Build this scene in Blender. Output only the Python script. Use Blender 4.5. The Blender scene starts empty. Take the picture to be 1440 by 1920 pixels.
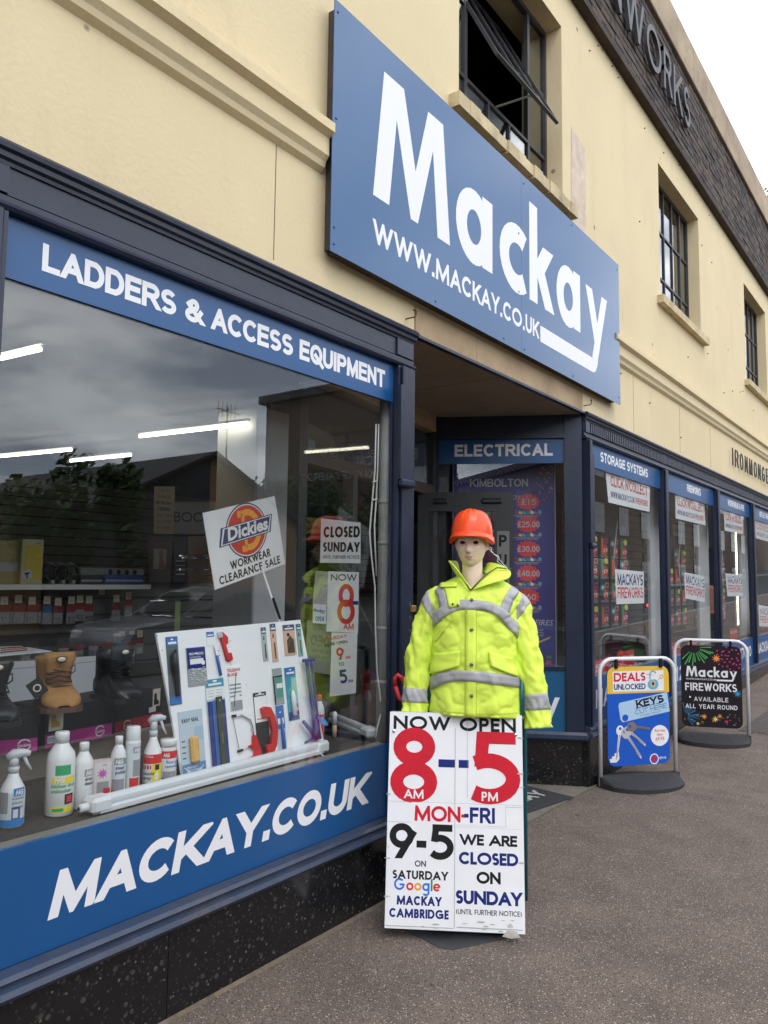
import bpy, math, random
from mathutils import Vector, Matrix, noise
random.seed(7)
PI = math.pi
S = bpy.context.scene
COL = S.collection

# ---------------------------------------------------------------- camera
CAM = Vector((0, -2.378, 1.6))
FPX = 1450.0                                   # focal length in pixels of the 1440 x 1920 photograph
def solve_axes():
    a = Vector((1078, 138, FPX)).normalized()  # direction of the street front (world X) in the camera
    up = a.cross(Vector((1, .012, 0))).normalized()
    if up.y > 0: up = -up
    yv = up.cross(a)
    M = Matrix((a, yv, up)).transposed()       # world -> camera
    return M[0].copy(), M[1].copy(), M[2].copy()
RX, DN, FW = solve_axes()
cam_d = bpy.data.cameras.new('camera'); cam = bpy.data.objects.new('camera', cam_d); COL.objects.link(cam)
cam.matrix_world = Matrix(((RX.x, -DN.x, -FW.x, CAM.x), (RX.y, -DN.y, -FW.y, CAM.y), (RX.z, -DN.z, -FW.z, CAM.z), (0, 0, 0, 1)))
cam_d.sensor_fit = 'VERTICAL'; cam_d.sensor_height = 36; cam_d.lens = 36 * FPX / 1920
cam_d.clip_start = .05; cam_d.clip_end = 800
S.camera = cam

# ---------------------------------------------------------------- sky, sun, exposure
EXPOSURE = 0.12
S.view_settings.view_transform = 'Standard'; S.view_settings.look = 'None'
S.view_settings.exposure = EXPOSURE; S.view_settings.gamma = 1; S.view_settings.use_curve_mapping = False
SUN_EL, SUN_AZ = math.radians(52), math.radians(215)
wd = bpy.data.worlds.new('World'); S.world = wd; wd.use_nodes = True
nt = wd.node_tree; nt.nodes.clear()
def N(t, nt, **kw):
    n = nt.nodes.new(t)
    for k, v in kw.items(): setattr(n, k, v)
    return n
out = N('ShaderNodeOutputWorld', nt)
sky = N('ShaderNodeTexSky', nt, sky_type='NISHITA', sun_disc=False, sun_elevation=SUN_EL, sun_rotation=SUN_AZ)
b1 = N('ShaderNodeBackground', nt); b1.inputs[1].default_value = .07
nt.links.new(sky.outputs[0], b1.inputs[0])
tc = N('ShaderNodeTexCoord', nt); mp = N('ShaderNodeMapping', nt); mp.inputs['Scale'].default_value = (1.6, 1.6, 5.5); mp.inputs['Location'].default_value = (2.7, 5.1, 1.3)
nt.links.new(tc.outputs['Generated'], mp.inputs[0])
n1 = N('ShaderNodeTexNoise', nt); n1.inputs['Scale'].default_value = 2.3; n1.inputs['Detail'].default_value = 7; n1.inputs['Roughness'].default_value = .55; n1.inputs['Distortion'].default_value = .4
nt.links.new(mp.outputs[0], n1.inputs[0])
cr = N('ShaderNodeValToRGB', nt)
cr.color_ramp.elements[0].position = .36; cr.color_ramp.elements[0].color = (.27, .29, .35, 1)
cr.color_ramp.elements[1].position = .62; cr.color_ramp.elements[1].color = (1, 1, 1, 1)
nt.links.new(n1.outputs[0], cr.inputs[0])
b2 = N('ShaderNodeBackground', nt); b2.inputs[1].default_value = 2.35
nt.links.new(cr.outputs[0], b2.inputs[0])
ad = N('ShaderNodeAddShader', nt)
nt.links.new(b1.outputs[0], ad.inputs[0]); nt.links.new(b2.outputs[0], ad.inputs[1]); nt.links.new(ad.outputs[0], out.inputs[0])
sun_d = bpy.data.lights.new('sun', 'SUN'); sun_d.energy = .8; sun_d.angle = math.radians(25); sun_d.color = (1, .96, .9)
sun = bpy.data.objects.new('sun', sun_d); COL.objects.link(sun)
sd = Vector((math.sin(SUN_AZ) * math.cos(SUN_EL), math.cos(SUN_AZ) * math.cos(SUN_EL), math.sin(SUN_EL)))
sun.rotation_euler = sd.to_track_quat('Z', 'Y').to_euler()
S.cycles.max_bounces = 7; S.cycles.transparent_max_bounces = 16; S.cycles.glossy_bounces = 4
S.cycles.sample_clamp_indirect = 6; S.cycles.caustics_reflective = False; S.cycles.caustics_refractive = False

# ---------------------------------------------------------------- measuring: a pixel of the photograph onto a real plane
def ray(px, py): return RX * (px - 720) + DN * (py - 960) + FW * FPX
def on_plane(px, py, p0, n):
    r = ray(px, py); n = Vector(n); return CAM + r * ((Vector(p0) - CAM).dot(n) / r.dot(n))
def at_y(px, py, y=0): return on_plane(px, py, (0, y, 0), (0, 1, 0))
def at_z(px, py, z=0): return on_plane(px, py, (0, 0, z), (0, 0, 1))
def at_d(px, py, d): r = ray(px, py); return CAM + r * (d / r.dot(FW))

# ---------------------------------------------------------------- frames and meshes
class Fr:
    def __init__(s, o, x, y, z=None):
        s.o = Vector(o); s.x = Vector(x).normalized(); y = Vector(y)
        s.y = (y - s.x * y.dot(s.x)).normalized(); s.z = s.x.cross(s.y)
    def p(s, x, y, z=0): return s.o + s.x * x + s.y * y + s.z * z
    def loc(s, P): d = P - s.o; return d.dot(s.x), d.dot(s.y), d.dot(s.z)
    def px(s, px, py, n=0):
        P = on_plane(px, py, s.p(0, 0, n), s.z); l = s.loc(P); return l[0], l[1]
    def sub(s, x, y, z=0, ang=0):
        c, q = math.cos(ang), math.sin(ang)
        return Fr(s.p(x, y, z), s.x * c + s.y * q, s.y * c - s.x * q)
    def mat(s):
        m = Matrix.Identity(4)
        for i, a in enumerate((s.x, s.y, s.z, s.o)):
            for j in range(3): m[j][i] = a[j]
        return m
W = Fr((0, 0, 0), (1, 0, 0), (0, 1, 0))
FF = Fr((0, 0, 0), (1, 0, 0), (0, 0, 1))       # the street front: x along it, y up, z towards the road
def front(y): return Fr((0, y, 0), (1, 0, 0), (0, 0, 1))

ROOTM = {}
class MB:
    def __init__(s): s.v = []; s.f = []; s.mi = []; s.mats = []
    def m(s, mat):
        if mat not in s.mats: s.mats.append(mat)
        return s.mats.index(mat)
    def face(s, pts, mat):
        i = len(s.v); s.v += [tuple(p) for p in pts]; s.f.append(list(range(i, i + len(pts)))); s.mi.append(s.m(mat)); return s
    def raw(s, vs, fs, mat):
        i = len(s.v); s.v += [tuple(p) for p in vs]; k = s.m(mat)
        for f in fs: s.f.append([a + i for a in f]); s.mi.append(k)
        return s
    def box(s, x0, x1, y0, y1, z0, z1, mat, F=W, bev=0):
        if bev <= 0:
            c = [F.p(x, y, z) for z in (z0, z1) for y in (y0, y1) for x in (x0, x1)]
            return s.raw(c, [(0, 2, 3, 1), (4, 5, 7, 6), (0, 1, 5, 4), (2, 6, 7, 3), (0, 4, 6, 2), (1, 3, 7, 5)], mat)
        b = min(bev, abs(x1 - x0) * .45, abs(y1 - y0) * .45, abs(z1 - z0) * .45)
        lo = [min(x0, x1), min(y0, y1), min(z0, z1)]; hi = [max(x0, x1), max(y0, y1), max(z0, z1)]
        vs = []; idx = {}
        for sx in (0, 1):
            for sy in (0, 1):
                for sz in (0, 1):
                    c = [(lo, hi)[q][i] for i, q in enumerate((sx, sy, sz))]
                    sg = [(1, -1)[q] for q in (sx, sy, sz)]
                    for a in range(3):
                        q = [c[i] + (0 if i == a else sg[i] * b) for i in range(3)]
                        idx[(sx, sy, sz, a)] = len(vs); vs.append(F.p(*q))
        fs = []
        for a in range(3):
            o = [i for i in range(3) if i != a]
            for q in (0, 1):
                k = []
                for e, g in ((0, 0), (1, 0), (1, 1), (0, 1)):
                    t = [0, 0, 0]; t[a] = q; t[o[0]] = e; t[o[1]] = g; k.append(idx[(*t, a)])
                fs.append(k)
            # edges along axis a
            for e in (0, 1):
                for g in (0, 1):
                    t0 = [0, 0, 0]; t1 = [0, 0, 0]; t0[a] = 0; t1[a] = 1
                    for t in (t0, t1): t[o[0]] = e; t[o[1]] = g
                    fs.append([idx[(*t0, o[0])], idx[(*t1, o[0])], idx[(*t1, o[1])], idx[(*t0, o[1])]])
        for sx in (0, 1):
            for sy in (0, 1):
                for sz in (0, 1): fs.append([idx[(sx, sy, sz, a)] for a in range(3)])
        return s.raw(vs, fs, mat)
    def prism(s, poly, z0, z1, mat, F=W):
        n = len(poly); vs = [F.p(x, y, z0) for x, y in poly] + [F.p(x, y, z1) for x, y in poly]
        fs = [list(range(n))[::-1], list(range(n, 2 * n))] + [(i, (i + 1) % n, n + (i + 1) % n, n + i) for i in range(n)]
        return s.raw(vs, fs, mat)
    def poly(s, poly, z, mat, F=W): return s.face([F.p(x, y, z) for x, y in poly], mat)
    def rect(s, x0, x1, y0, y1, z, mat, F=W): return s.poly([(x0, y0), (x1, y0), (x1, y1), (x0, y1)], z, mat, F)
    def disc(s, cx, cy, rx, ry, z, mat, F=W, n=24, a0=0, a1=2 * PI):
        return s.poly([(cx + rx * math.cos(a0 + (a1 - a0) * i / n), cy + ry * math.sin(a0 + (a1 - a0) * i / n)) for i in range(n)], z, mat, F)
    def star(s, cx, cy, r0, r1, n, z, mat, F=W, sx=1):
        return s.poly([(cx + sx * (r1, r0)[i % 2] * math.cos(PI * i / n), cy + (r1, r0)[i % 2] * math.sin(PI * i / n)) for i in range(2 * n)], z, mat, F)
    def tube(s, pts, r, mat, n=8, cap=True):
        pts = [Vector(p) for p in pts]; rs = r if isinstance(r, (list, tuple)) else [r] * len(pts)
        vs = []; prev = None
        for i, p in enumerate(pts):
            t = ((pts[min(i + 1, len(pts) - 1)] - p).normalized() + (p - pts[max(i - 1, 0)]).normalized())
            t = t.normalized() if t.length > 1e-6 else Vector((0, 0, 1))
            if prev is None:
                a = t.orthogonal().normalized()
            else:
                a = (prev - t * prev.dot(t)).normalized()
            prev = a; b = t.cross(a)
            for k in range(n):
                q = 2 * PI * k / n; vs.append(p + (a * math.cos(q) + b * math.sin(q)) * rs[i])
        fs = [(i * n + k, i * n + (k + 1) % n, (i + 1) * n + (k + 1) % n, (i + 1) * n + k) for i in range(len(pts) - 1) for k in range(n)]
        if cap: fs += [list(range(n))[::-1], list(range(len(vs) - n, len(vs)))]
        return s.raw(vs, fs, mat)
    def lathe(s, prof, mat, F=W, n=20, sx=1, sy=1):
        vs = [F.p(r * math.cos(2 * PI * k / n) * sx, r * math.sin(2 * PI * k / n) * sy, z) for r, z in prof for k in range(n)]
        m = len(prof)
        fs = [(i * n + k, i * n + (k + 1) % n, (i + 1) * n + (k + 1) % n, (i + 1) * n + k) for i in range(m - 1) for k in range(n)]
        fs += [list(range(n))[::-1], list(range((m - 1) * n, m * n))]
        return s.raw(vs, fs, mat)
    def grid(s, fn, nu, nv, mat, wrap=False):
        vs = [fn(i / (nu - (0 if wrap else 1)), j / (nv - 1)) for j in range(nv) for i in range(nu)]
        fs = []
        for j in range(nv - 1):
            for i in range(nu if wrap else nu - 1):
                k = (i + 1) % nu
                fs.append((j * nu + i, j * nu + k, (j + 1) * nu + k, (j + 1) * nu + i))
        return s.raw(vs, fs, mat)
    def build(s, name, parent=None, local=False, smooth=False, solid=0, bevel=0, **tags):
        me = bpy.data.meshes.new(name)
        vs = s.v
        rm = ROOTM.get(parent.name) if parent else None
        if rm is not None and not local:
            inv = rm.inverted(); vs = [tuple(inv @ Vector(v)) for v in vs]
        me.from_pydata(vs, [], s.f)
        for m in s.mats: me.materials.append(m)
        me.polygons.foreach_set('material_index', s.mi)
        if smooth: me.polygons.foreach_set('use_smooth', [True] * len(me.polygons))
        me.update()
        o = bpy.data.objects.new(name, me); COL.objects.link(o)
        if parent: o.parent = parent; ROOTM[o.name] = rm
        if solid:
            q = o.modifiers.new('s', 'SOLIDIFY'); q.thickness = solid; q.offset = 0
        if bevel:
            q = o.modifiers.new('b', 'BEVEL'); q.width = bevel; q.segments = 2; q.limit_method = 'ANGLE'
        if smooth:
            q = o.modifiers.new('w', 'WEIGHTED_NORMAL') if smooth == 'w' else None
        for k, v in tags.items(): o[k] = v
        return o

def thing(name, label, cat, loc=(0, 0, 0), frame=None, group=None):
    o = bpy.data.objects.new(name, None); COL.objects.link(o); o.empty_display_size = .1
    m = frame.mat() if frame else Matrix.Translation(Vector(loc))
    o.matrix_world = m; ROOTM[o.name] = m
    o['label'] = label; o['category'] = cat
    if group: o['group'] = group
    return o
def dup(root, frame, label, group=None):
    r = root.copy(); COL.objects.link(r); r.matrix_world = frame.mat(); ROOTM[r.name] = frame.mat(); r['label'] = label
    if group: r['group'] = group
    for ch in list(root.children):
        c = ch.copy(); COL.objects.link(c); c.parent = r
        for g in ch.children:
            d = g.copy(); COL.objects.link(d); d.parent = c
    return r

# ---------------------------------------------------------------- materials
MATS = {}
def lin(c):
    return tuple((x / 255 / 12.92) if x / 255 <= .04045 else ((x / 255 + .055) / 1.055) ** 2.4 for x in c)
def mat(name, col, rough=.6, metal=0, var=0, vscale=5, bump=0, bscale=60, coat=0, spec=None, tint=None, obj=True, emit=0, dirt=0, detail=6):
    """col: linear base colour. var: tone variation, bump: fine relief, dirt: patchy darker wear."""
    if name in MATS: return MATS[name]
    m = bpy.data.materials.new(name); m.use_nodes = True; t = m.node_tree; bs = t.nodes['Principled BSDF']
    bs.inputs['Roughness'].default_value = rough; bs.inputs['Metallic'].default_value = metal
    if coat: bs.inputs['Coat Weight'].default_value = coat; bs.inputs['Coat Roughness'].default_value = .08
    if spec is not None: bs.inputs['Specular IOR Level'].default_value = spec
    bs.inputs['Base Color'].default_value = (*col, 1)
    if emit: bs.inputs['Emission Color'].default_value = (*col, 1); bs.inputs['Emission Strength'].default_value = emit
    if var or bump or dirt:
        ge = N('ShaderNodeNewGeometry', t)
        if var or dirt:
            no = N('ShaderNodeTexNoise', t); no.inputs['Scale'].default_value = vscale; no.inputs['Detail'].default_value = detail; no.inputs['Roughness'].default_value = .62
            t.links.new(ge.outputs['Position'], no.inputs['Vector'])
            r = N('ShaderNodeMapRange', t); r.inputs[1].default_value = .3; r.inputs[2].default_value = .7; r.inputs[3].default_value = 1 - max(var, 0); r.inputs[4].default_value = 1 + var * .6
            t.links.new(no.outputs[0], r.inputs[0])
            mx = N('ShaderNodeMix', t, data_type='RGBA', blend_type='MULTIPLY'); mx.inputs[0].default_value = 1; mx.inputs[6].default_value = (*col, 1)
            t.links.new(r.outputs[0], mx.inputs[7]); src = mx.outputs[2]
            if dirt:
                n2 = N('ShaderNodeTexNoise', t); n2.inputs['Scale'].default_value = vscale * .45; n2.inputs['Detail'].default_value = 9; n2.inputs['Roughness'].default_value = .7
                t.links.new(ge.outputs['Position'], n2.inputs['Vector'])
                r2 = N('ShaderNodeMapRange', t); r2.inputs[1].default_value = .52; r2.inputs[2].default_value = .72; r2.inputs[3].default_value = 0; r2.inputs[4].default_value = dirt
                t.links.new(n2.outputs[0], r2.inputs[0])
                m2 = N('ShaderNodeMix', t, data_type='RGBA'); t.links.new(r2.outputs[0], m2.inputs[0]); t.links.new(src, m2.inputs[6])
                tt = tint or tuple(c * .35 for c in col); m2.inputs[7].default_value = (*tt, 1); src = m2.outputs[2]
            t.links.new(src, bs.inputs['Base Color'])
        if bump:
            nb = N('ShaderNodeTexNoise', t); nb.inputs['Scale'].default_value = bscale; nb.inputs['Detail'].default_value = 5
            t.links.new(ge.outputs['Position'], nb.inputs['Vector'])
            bp = N('ShaderNodeBump', t); bp.inputs['Strength'].default_value = bump; bp.inputs['Distance'].default_value = .01
            t.links.new(nb.outputs[0], bp.inputs['Height']); t.links.new(bp.outputs[0], bs.inputs['Normal'])
    MATS[name] = m; return m
def s(*c): return lin(c)

def glass_mat(name='pane_glass', base=.115, k=.9, tint=(.975, .988, .985)):
    m = bpy.data.materials.new(name); m.use_nodes = True; t = m.node_tree; t.nodes.clear()
    o = N('ShaderNodeOutputMaterial', t); tr = N('ShaderNodeBsdfTransparent', t); gl = N('ShaderNodeBsdfGlossy', t); mx = N('ShaderNodeMixShader', t)
    tr.inputs[0].default_value = (*tint, 1); gl.inputs['Roughness'].default_value = .003; gl.inputs[0].default_value = (.96, .98, 1, 1)
    ge = N('ShaderNodeNewGeometry', t); dt = N('ShaderNodeVectorMath', t, operation='DOT_PRODUCT')
    t.links.new(ge.outputs['Normal'], dt.inputs[0]); t.links.new(ge.outputs['Incoming'], dt.inputs[1])
    ab = N('ShaderNodeMath', t, operation='ABSOLUTE'); t.links.new(dt.outputs['Value'], ab.inputs[0])
    su = N('ShaderNodeMath', t, operation='SUBTRACT'); su.inputs[0].default_value = 1; t.links.new(ab.outputs[0], su.inputs[1])
    pw = N('ShaderNodeMath', t, operation='POWER'); t.links.new(su.outputs[0], pw.inputs[0]); pw.inputs[1].default_value = 4
    ma = N('ShaderNodeMath', t, operation='MULTIPLY_ADD'); t.links.new(pw.outputs[0], ma.inputs[0]); ma.inputs[1].default_value = k * .5; ma.inputs[2].default_value = base * .5
    t.links.new(ma.outputs[0], mx.inputs[0]); t.links.new(tr.outputs[0], mx.inputs[1]); t.links.new(gl.outputs[0], mx.inputs[2]); t.links.new(mx.outputs[0], o.inputs[0])
    MATS[name] = m; return m
GLASS = glass_mat()
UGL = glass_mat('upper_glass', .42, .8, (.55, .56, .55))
CLEAR = glass_mat('clear_plastic', .05, .5, (.95, .97, .98))

# cream render: tone patches, rain streaks under the courses, small chips
def render_wall():
    m = mat('cream_render', s(223, 206, 166), .88, var=.06, vscale=1.1, bump=.25, bscale=45)
    t = m.node_tree; bs = t.nodes['Principled BSDF']; src = bs.inputs['Base Color'].links[0].from_socket
    ge = N('ShaderNodeNewGeometry', t); mp = N('ShaderNodeMapping', t); mp.inputs['Scale'].default_value = (3.2, 3.2, .9)
    t.links.new(ge.outputs['Position'], mp.inputs[0])
    no = N('ShaderNodeTexNoise', t); no.inputs['Scale'].default_value = 1; no.inputs['Detail'].default_value = 8; no.inputs['Roughness'].default_value = .7; t.links.new(mp.outputs[0], no.inputs[0])
    r = N('ShaderNodeMapRange', t); r.inputs[1].default_value = .55; r.inputs[2].default_value = .85; r.inputs[4].default_value = .28; t.links.new(no.outputs[0], r.inputs[0])
    m1 = N('ShaderNodeMix', t, data_type='RGBA'); m1.inputs[7].default_value = (*s(150, 132, 98), 1); t.links.new(r.outputs[0], m1.inputs[0]); t.links.new(src, m1.inputs[6])
    vo = N('ShaderNodeTexVoronoi', t); vo.inputs['Scale'].default_value = 2.3; t.links.new(ge.outputs['Position'], vo.inputs['Vector'])
    r3 = N('ShaderNodeMapRange', t); r3.inputs[1].default_value = .035; r3.inputs[2].default_value = .05; r3.inputs[3].default_value = .75; r3.inputs[4].default_value = 0; t.links.new(vo.outputs['Distance'], r3.inputs[0])
    m3 = N('ShaderNodeMix', t, data_type='RGBA'); m3.inputs[7].default_value = (*s(120, 100, 74), 1); t.links.new(r3.outputs[0], m3.inputs[0]); t.links.new(m1.outputs[2], m3.inputs[6])
    t.links.new(m3.outputs[2], bs.inputs['Base Color']); return m
CREAM = render_wall()

def speckle(name, base, chips, scale, amount, rough, bump=.3, size=.32, var=.15, coat=0):
    m = mat(name, base, rough, var=var, vscale=3, coat=coat); t = m.node_tree; bs = t.nodes['Principled BSDF']; src = bs.inputs['Base Color'].links[0].from_socket
    ge = N('ShaderNodeNewGeometry', t)
    for k, (c, sc, am) in enumerate(chips):
        vo = N('ShaderNodeTexVoronoi', t); vo.inputs['Scale'].default_value = scale * sc; vo.inputs['Randomness'].default_value = 1
        dn = N('ShaderNodeTexNoise', t); dn.inputs['Scale'].default_value = scale * .7; t.links.new(ge.outputs['Position'], dn.inputs['Vector'])
        mxv = N('ShaderNodeMix', t, data_type='VECTOR'); mxv.inputs[0].default_value = .35 / scale; t.links.new(ge.outputs['Position'], mxv.inputs[4]); t.links.new(dn.outputs['Color'], mxv.inputs[5])
        t.links.new(mxv.outputs[1], vo.inputs['Vector'])
        sp = N('ShaderNodeSeparateColor', t); t.links.new(vo.outputs['Color'], sp.inputs[0])
        gt = N('ShaderNodeMath', t, operation='LESS_THAN'); t.links.new(sp.outputs[k % 3], gt.inputs[0]); gt.inputs[1].default_value = am
        dl = N('ShaderNodeMath', t, operation='LESS_THAN'); t.links.new(vo.outputs['Distance'], dl.inputs[0]); dl.inputs[1].default_value = size
        mu = N('ShaderNodeMath', t, operation='MULTIPLY'); t.links.new(gt.outputs[0], mu.inputs[0]); t.links.new(dl.outputs[0], mu.inputs[1])
        mx = N('ShaderNodeMix', t, data_type='RGBA'); t.links.new(mu.outputs[0], mx.inputs[0]); t.links.new(src, mx.inputs[6]); mx.inputs[7].default_value = (*c, 1); src = mx.outputs[2]
    t.links.new(src, bs.inputs['Base Color'])
    if bump:
        vo = N('ShaderNodeTexVoronoi', t); vo.inputs['Scale'].default_value = scale; t.links.new(ge.outputs['Position'], vo.inputs['Vector'])
        bp = N('ShaderNodeBump', t); bp.inputs['Strength'].default_value = bump; bp.inputs['Distance'].default_value = .004; t.links.new(vo.outputs['Distance'], bp.inputs['Height']); t.links.new(bp.outputs[0], bs.inputs['Normal'])
    return m
ASPHALT = speckle('pavement_asphalt', s(104, 92, 83), [((.42, .37, .31), 1, .12), ((.2, .13, .10), 1.3, .2), ((.03, .026, .025), 1.1, .22), ((.5, .46, .4), 2.2, .05)], 130, 0, .85, .5, .40, var=.3)
GRANITE = speckle('black_granite', (.012, .012, .013), [((.055, .05, .042), 1, .12), ((.03, .03, .03), 1.7, .3), ((.12, .11, .10), 2.0, .04)], 42, 0, .14, 0, .40, var=.3)
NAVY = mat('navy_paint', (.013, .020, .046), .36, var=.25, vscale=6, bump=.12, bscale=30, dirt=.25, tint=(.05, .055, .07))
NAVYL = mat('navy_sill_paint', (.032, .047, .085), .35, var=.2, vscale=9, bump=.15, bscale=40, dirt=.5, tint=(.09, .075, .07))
BLUE = mat('blue_sign_face', (.012, .096, .25), .24, var=.06, vscale=1.4, coat=.12, dirt=.12, tint=(.06, .12, .24))
BLUEV = mat('blue_window_vinyl', (.010, .082, .24), .3, var=.04, vscale=4)
WHITE = mat('white_vinyl', (.80, .81, .82), .35)
BLACKP = mat('black_print', (.010, .010, .012), .6, spec=.25)
NAVYP = mat('navy_print', (.010, .022, .17), .55, spec=.25)
REDP = mat('red_print', (.62, .010, .028), .5, var=.12, vscale=14, spec=.3)
BEAM = mat('lintel_stone', s(176, 152, 120), .8, var=.25, vscale=3, bump=.3, bscale=20, dirt=.6, tint=s(95, 75, 60))
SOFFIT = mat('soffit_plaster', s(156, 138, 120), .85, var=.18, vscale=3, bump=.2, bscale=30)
STONE = mat('parapet_stone', s(170, 152, 128), .9, var=.3, vscale=2.2, bump=.5, bscale=18, dirt=.7, tint=s(92, 82, 70))
BRICK = mat('sooty_brick', s(80, 70, 64), .9, var=.35, vscale=9, bump=.4, bscale=60, dirt=.5, tint=s(40, 36, 34))
MORTAR = mat('dark_mortar', s(58, 50, 46), .95, var=.3, vscale=6)
STEEL = mat('window_steel', s(62, 62, 66), .5, var=.3, vscale=12)
WMET = mat('white_powder_coat', (.72, .73, .74), .3, var=.05, vscale=20, dirt=.15, tint=(.4, .38, .36))
RUBBER = mat('black_rubber', (.03, .03, .033), .75, var=.3, vscale=25, bump=.4, bscale=150)
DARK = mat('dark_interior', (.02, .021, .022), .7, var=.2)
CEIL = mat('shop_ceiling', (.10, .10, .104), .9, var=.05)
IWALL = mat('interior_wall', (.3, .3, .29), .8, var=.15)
COLM = mat('column_paint', (.50, .51, .52), .6, var=.06, vscale=3)
CARPET = mat('window_carpet', (.045, .043, .04), .95, var=.3, vscale=40, bump=.5, bscale=200)
PAPER = mat('white_paper', (.83, .84, .85), .6, var=.04, vscale=8, dirt=.12, tint=(.58, .57, .56))
BOARDW = mat('white_board', (.84, .85, .87), .45, var=.03, vscale=5)
CHROME = mat('chrome', (.7, .7, .72), .18, metal=1)
GALV = mat('grey_pipe_paint', (.36, .36, .34), .5, var=.2, vscale=8, dirt=.6, tint=(.12, .12, .12))
HIVIS = mat('hi_vis_fabric', (.74, .93, .10), .62, var=.10, vscale=9, bump=.28, bscale=16, dirt=.22, tint=(.35, .42, .10))
HIVISD = mat('hi_vis_seam', (.48, .60, .03), .7)
TAPE = mat('reflective_tape', (.40, .40, .41), .38, metal=.0, var=.1, vscale=15, bump=.1, bscale=200)
SKIN = mat('mannequin_skin', s(244, 218, 194), .45, var=.05, vscale=10)
HELMET = mat('orange_helmet', (.95, .085, .012), .28)
def plain(name, col, rough=.45, **k): return mat(name, col, rough, **k)

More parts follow.
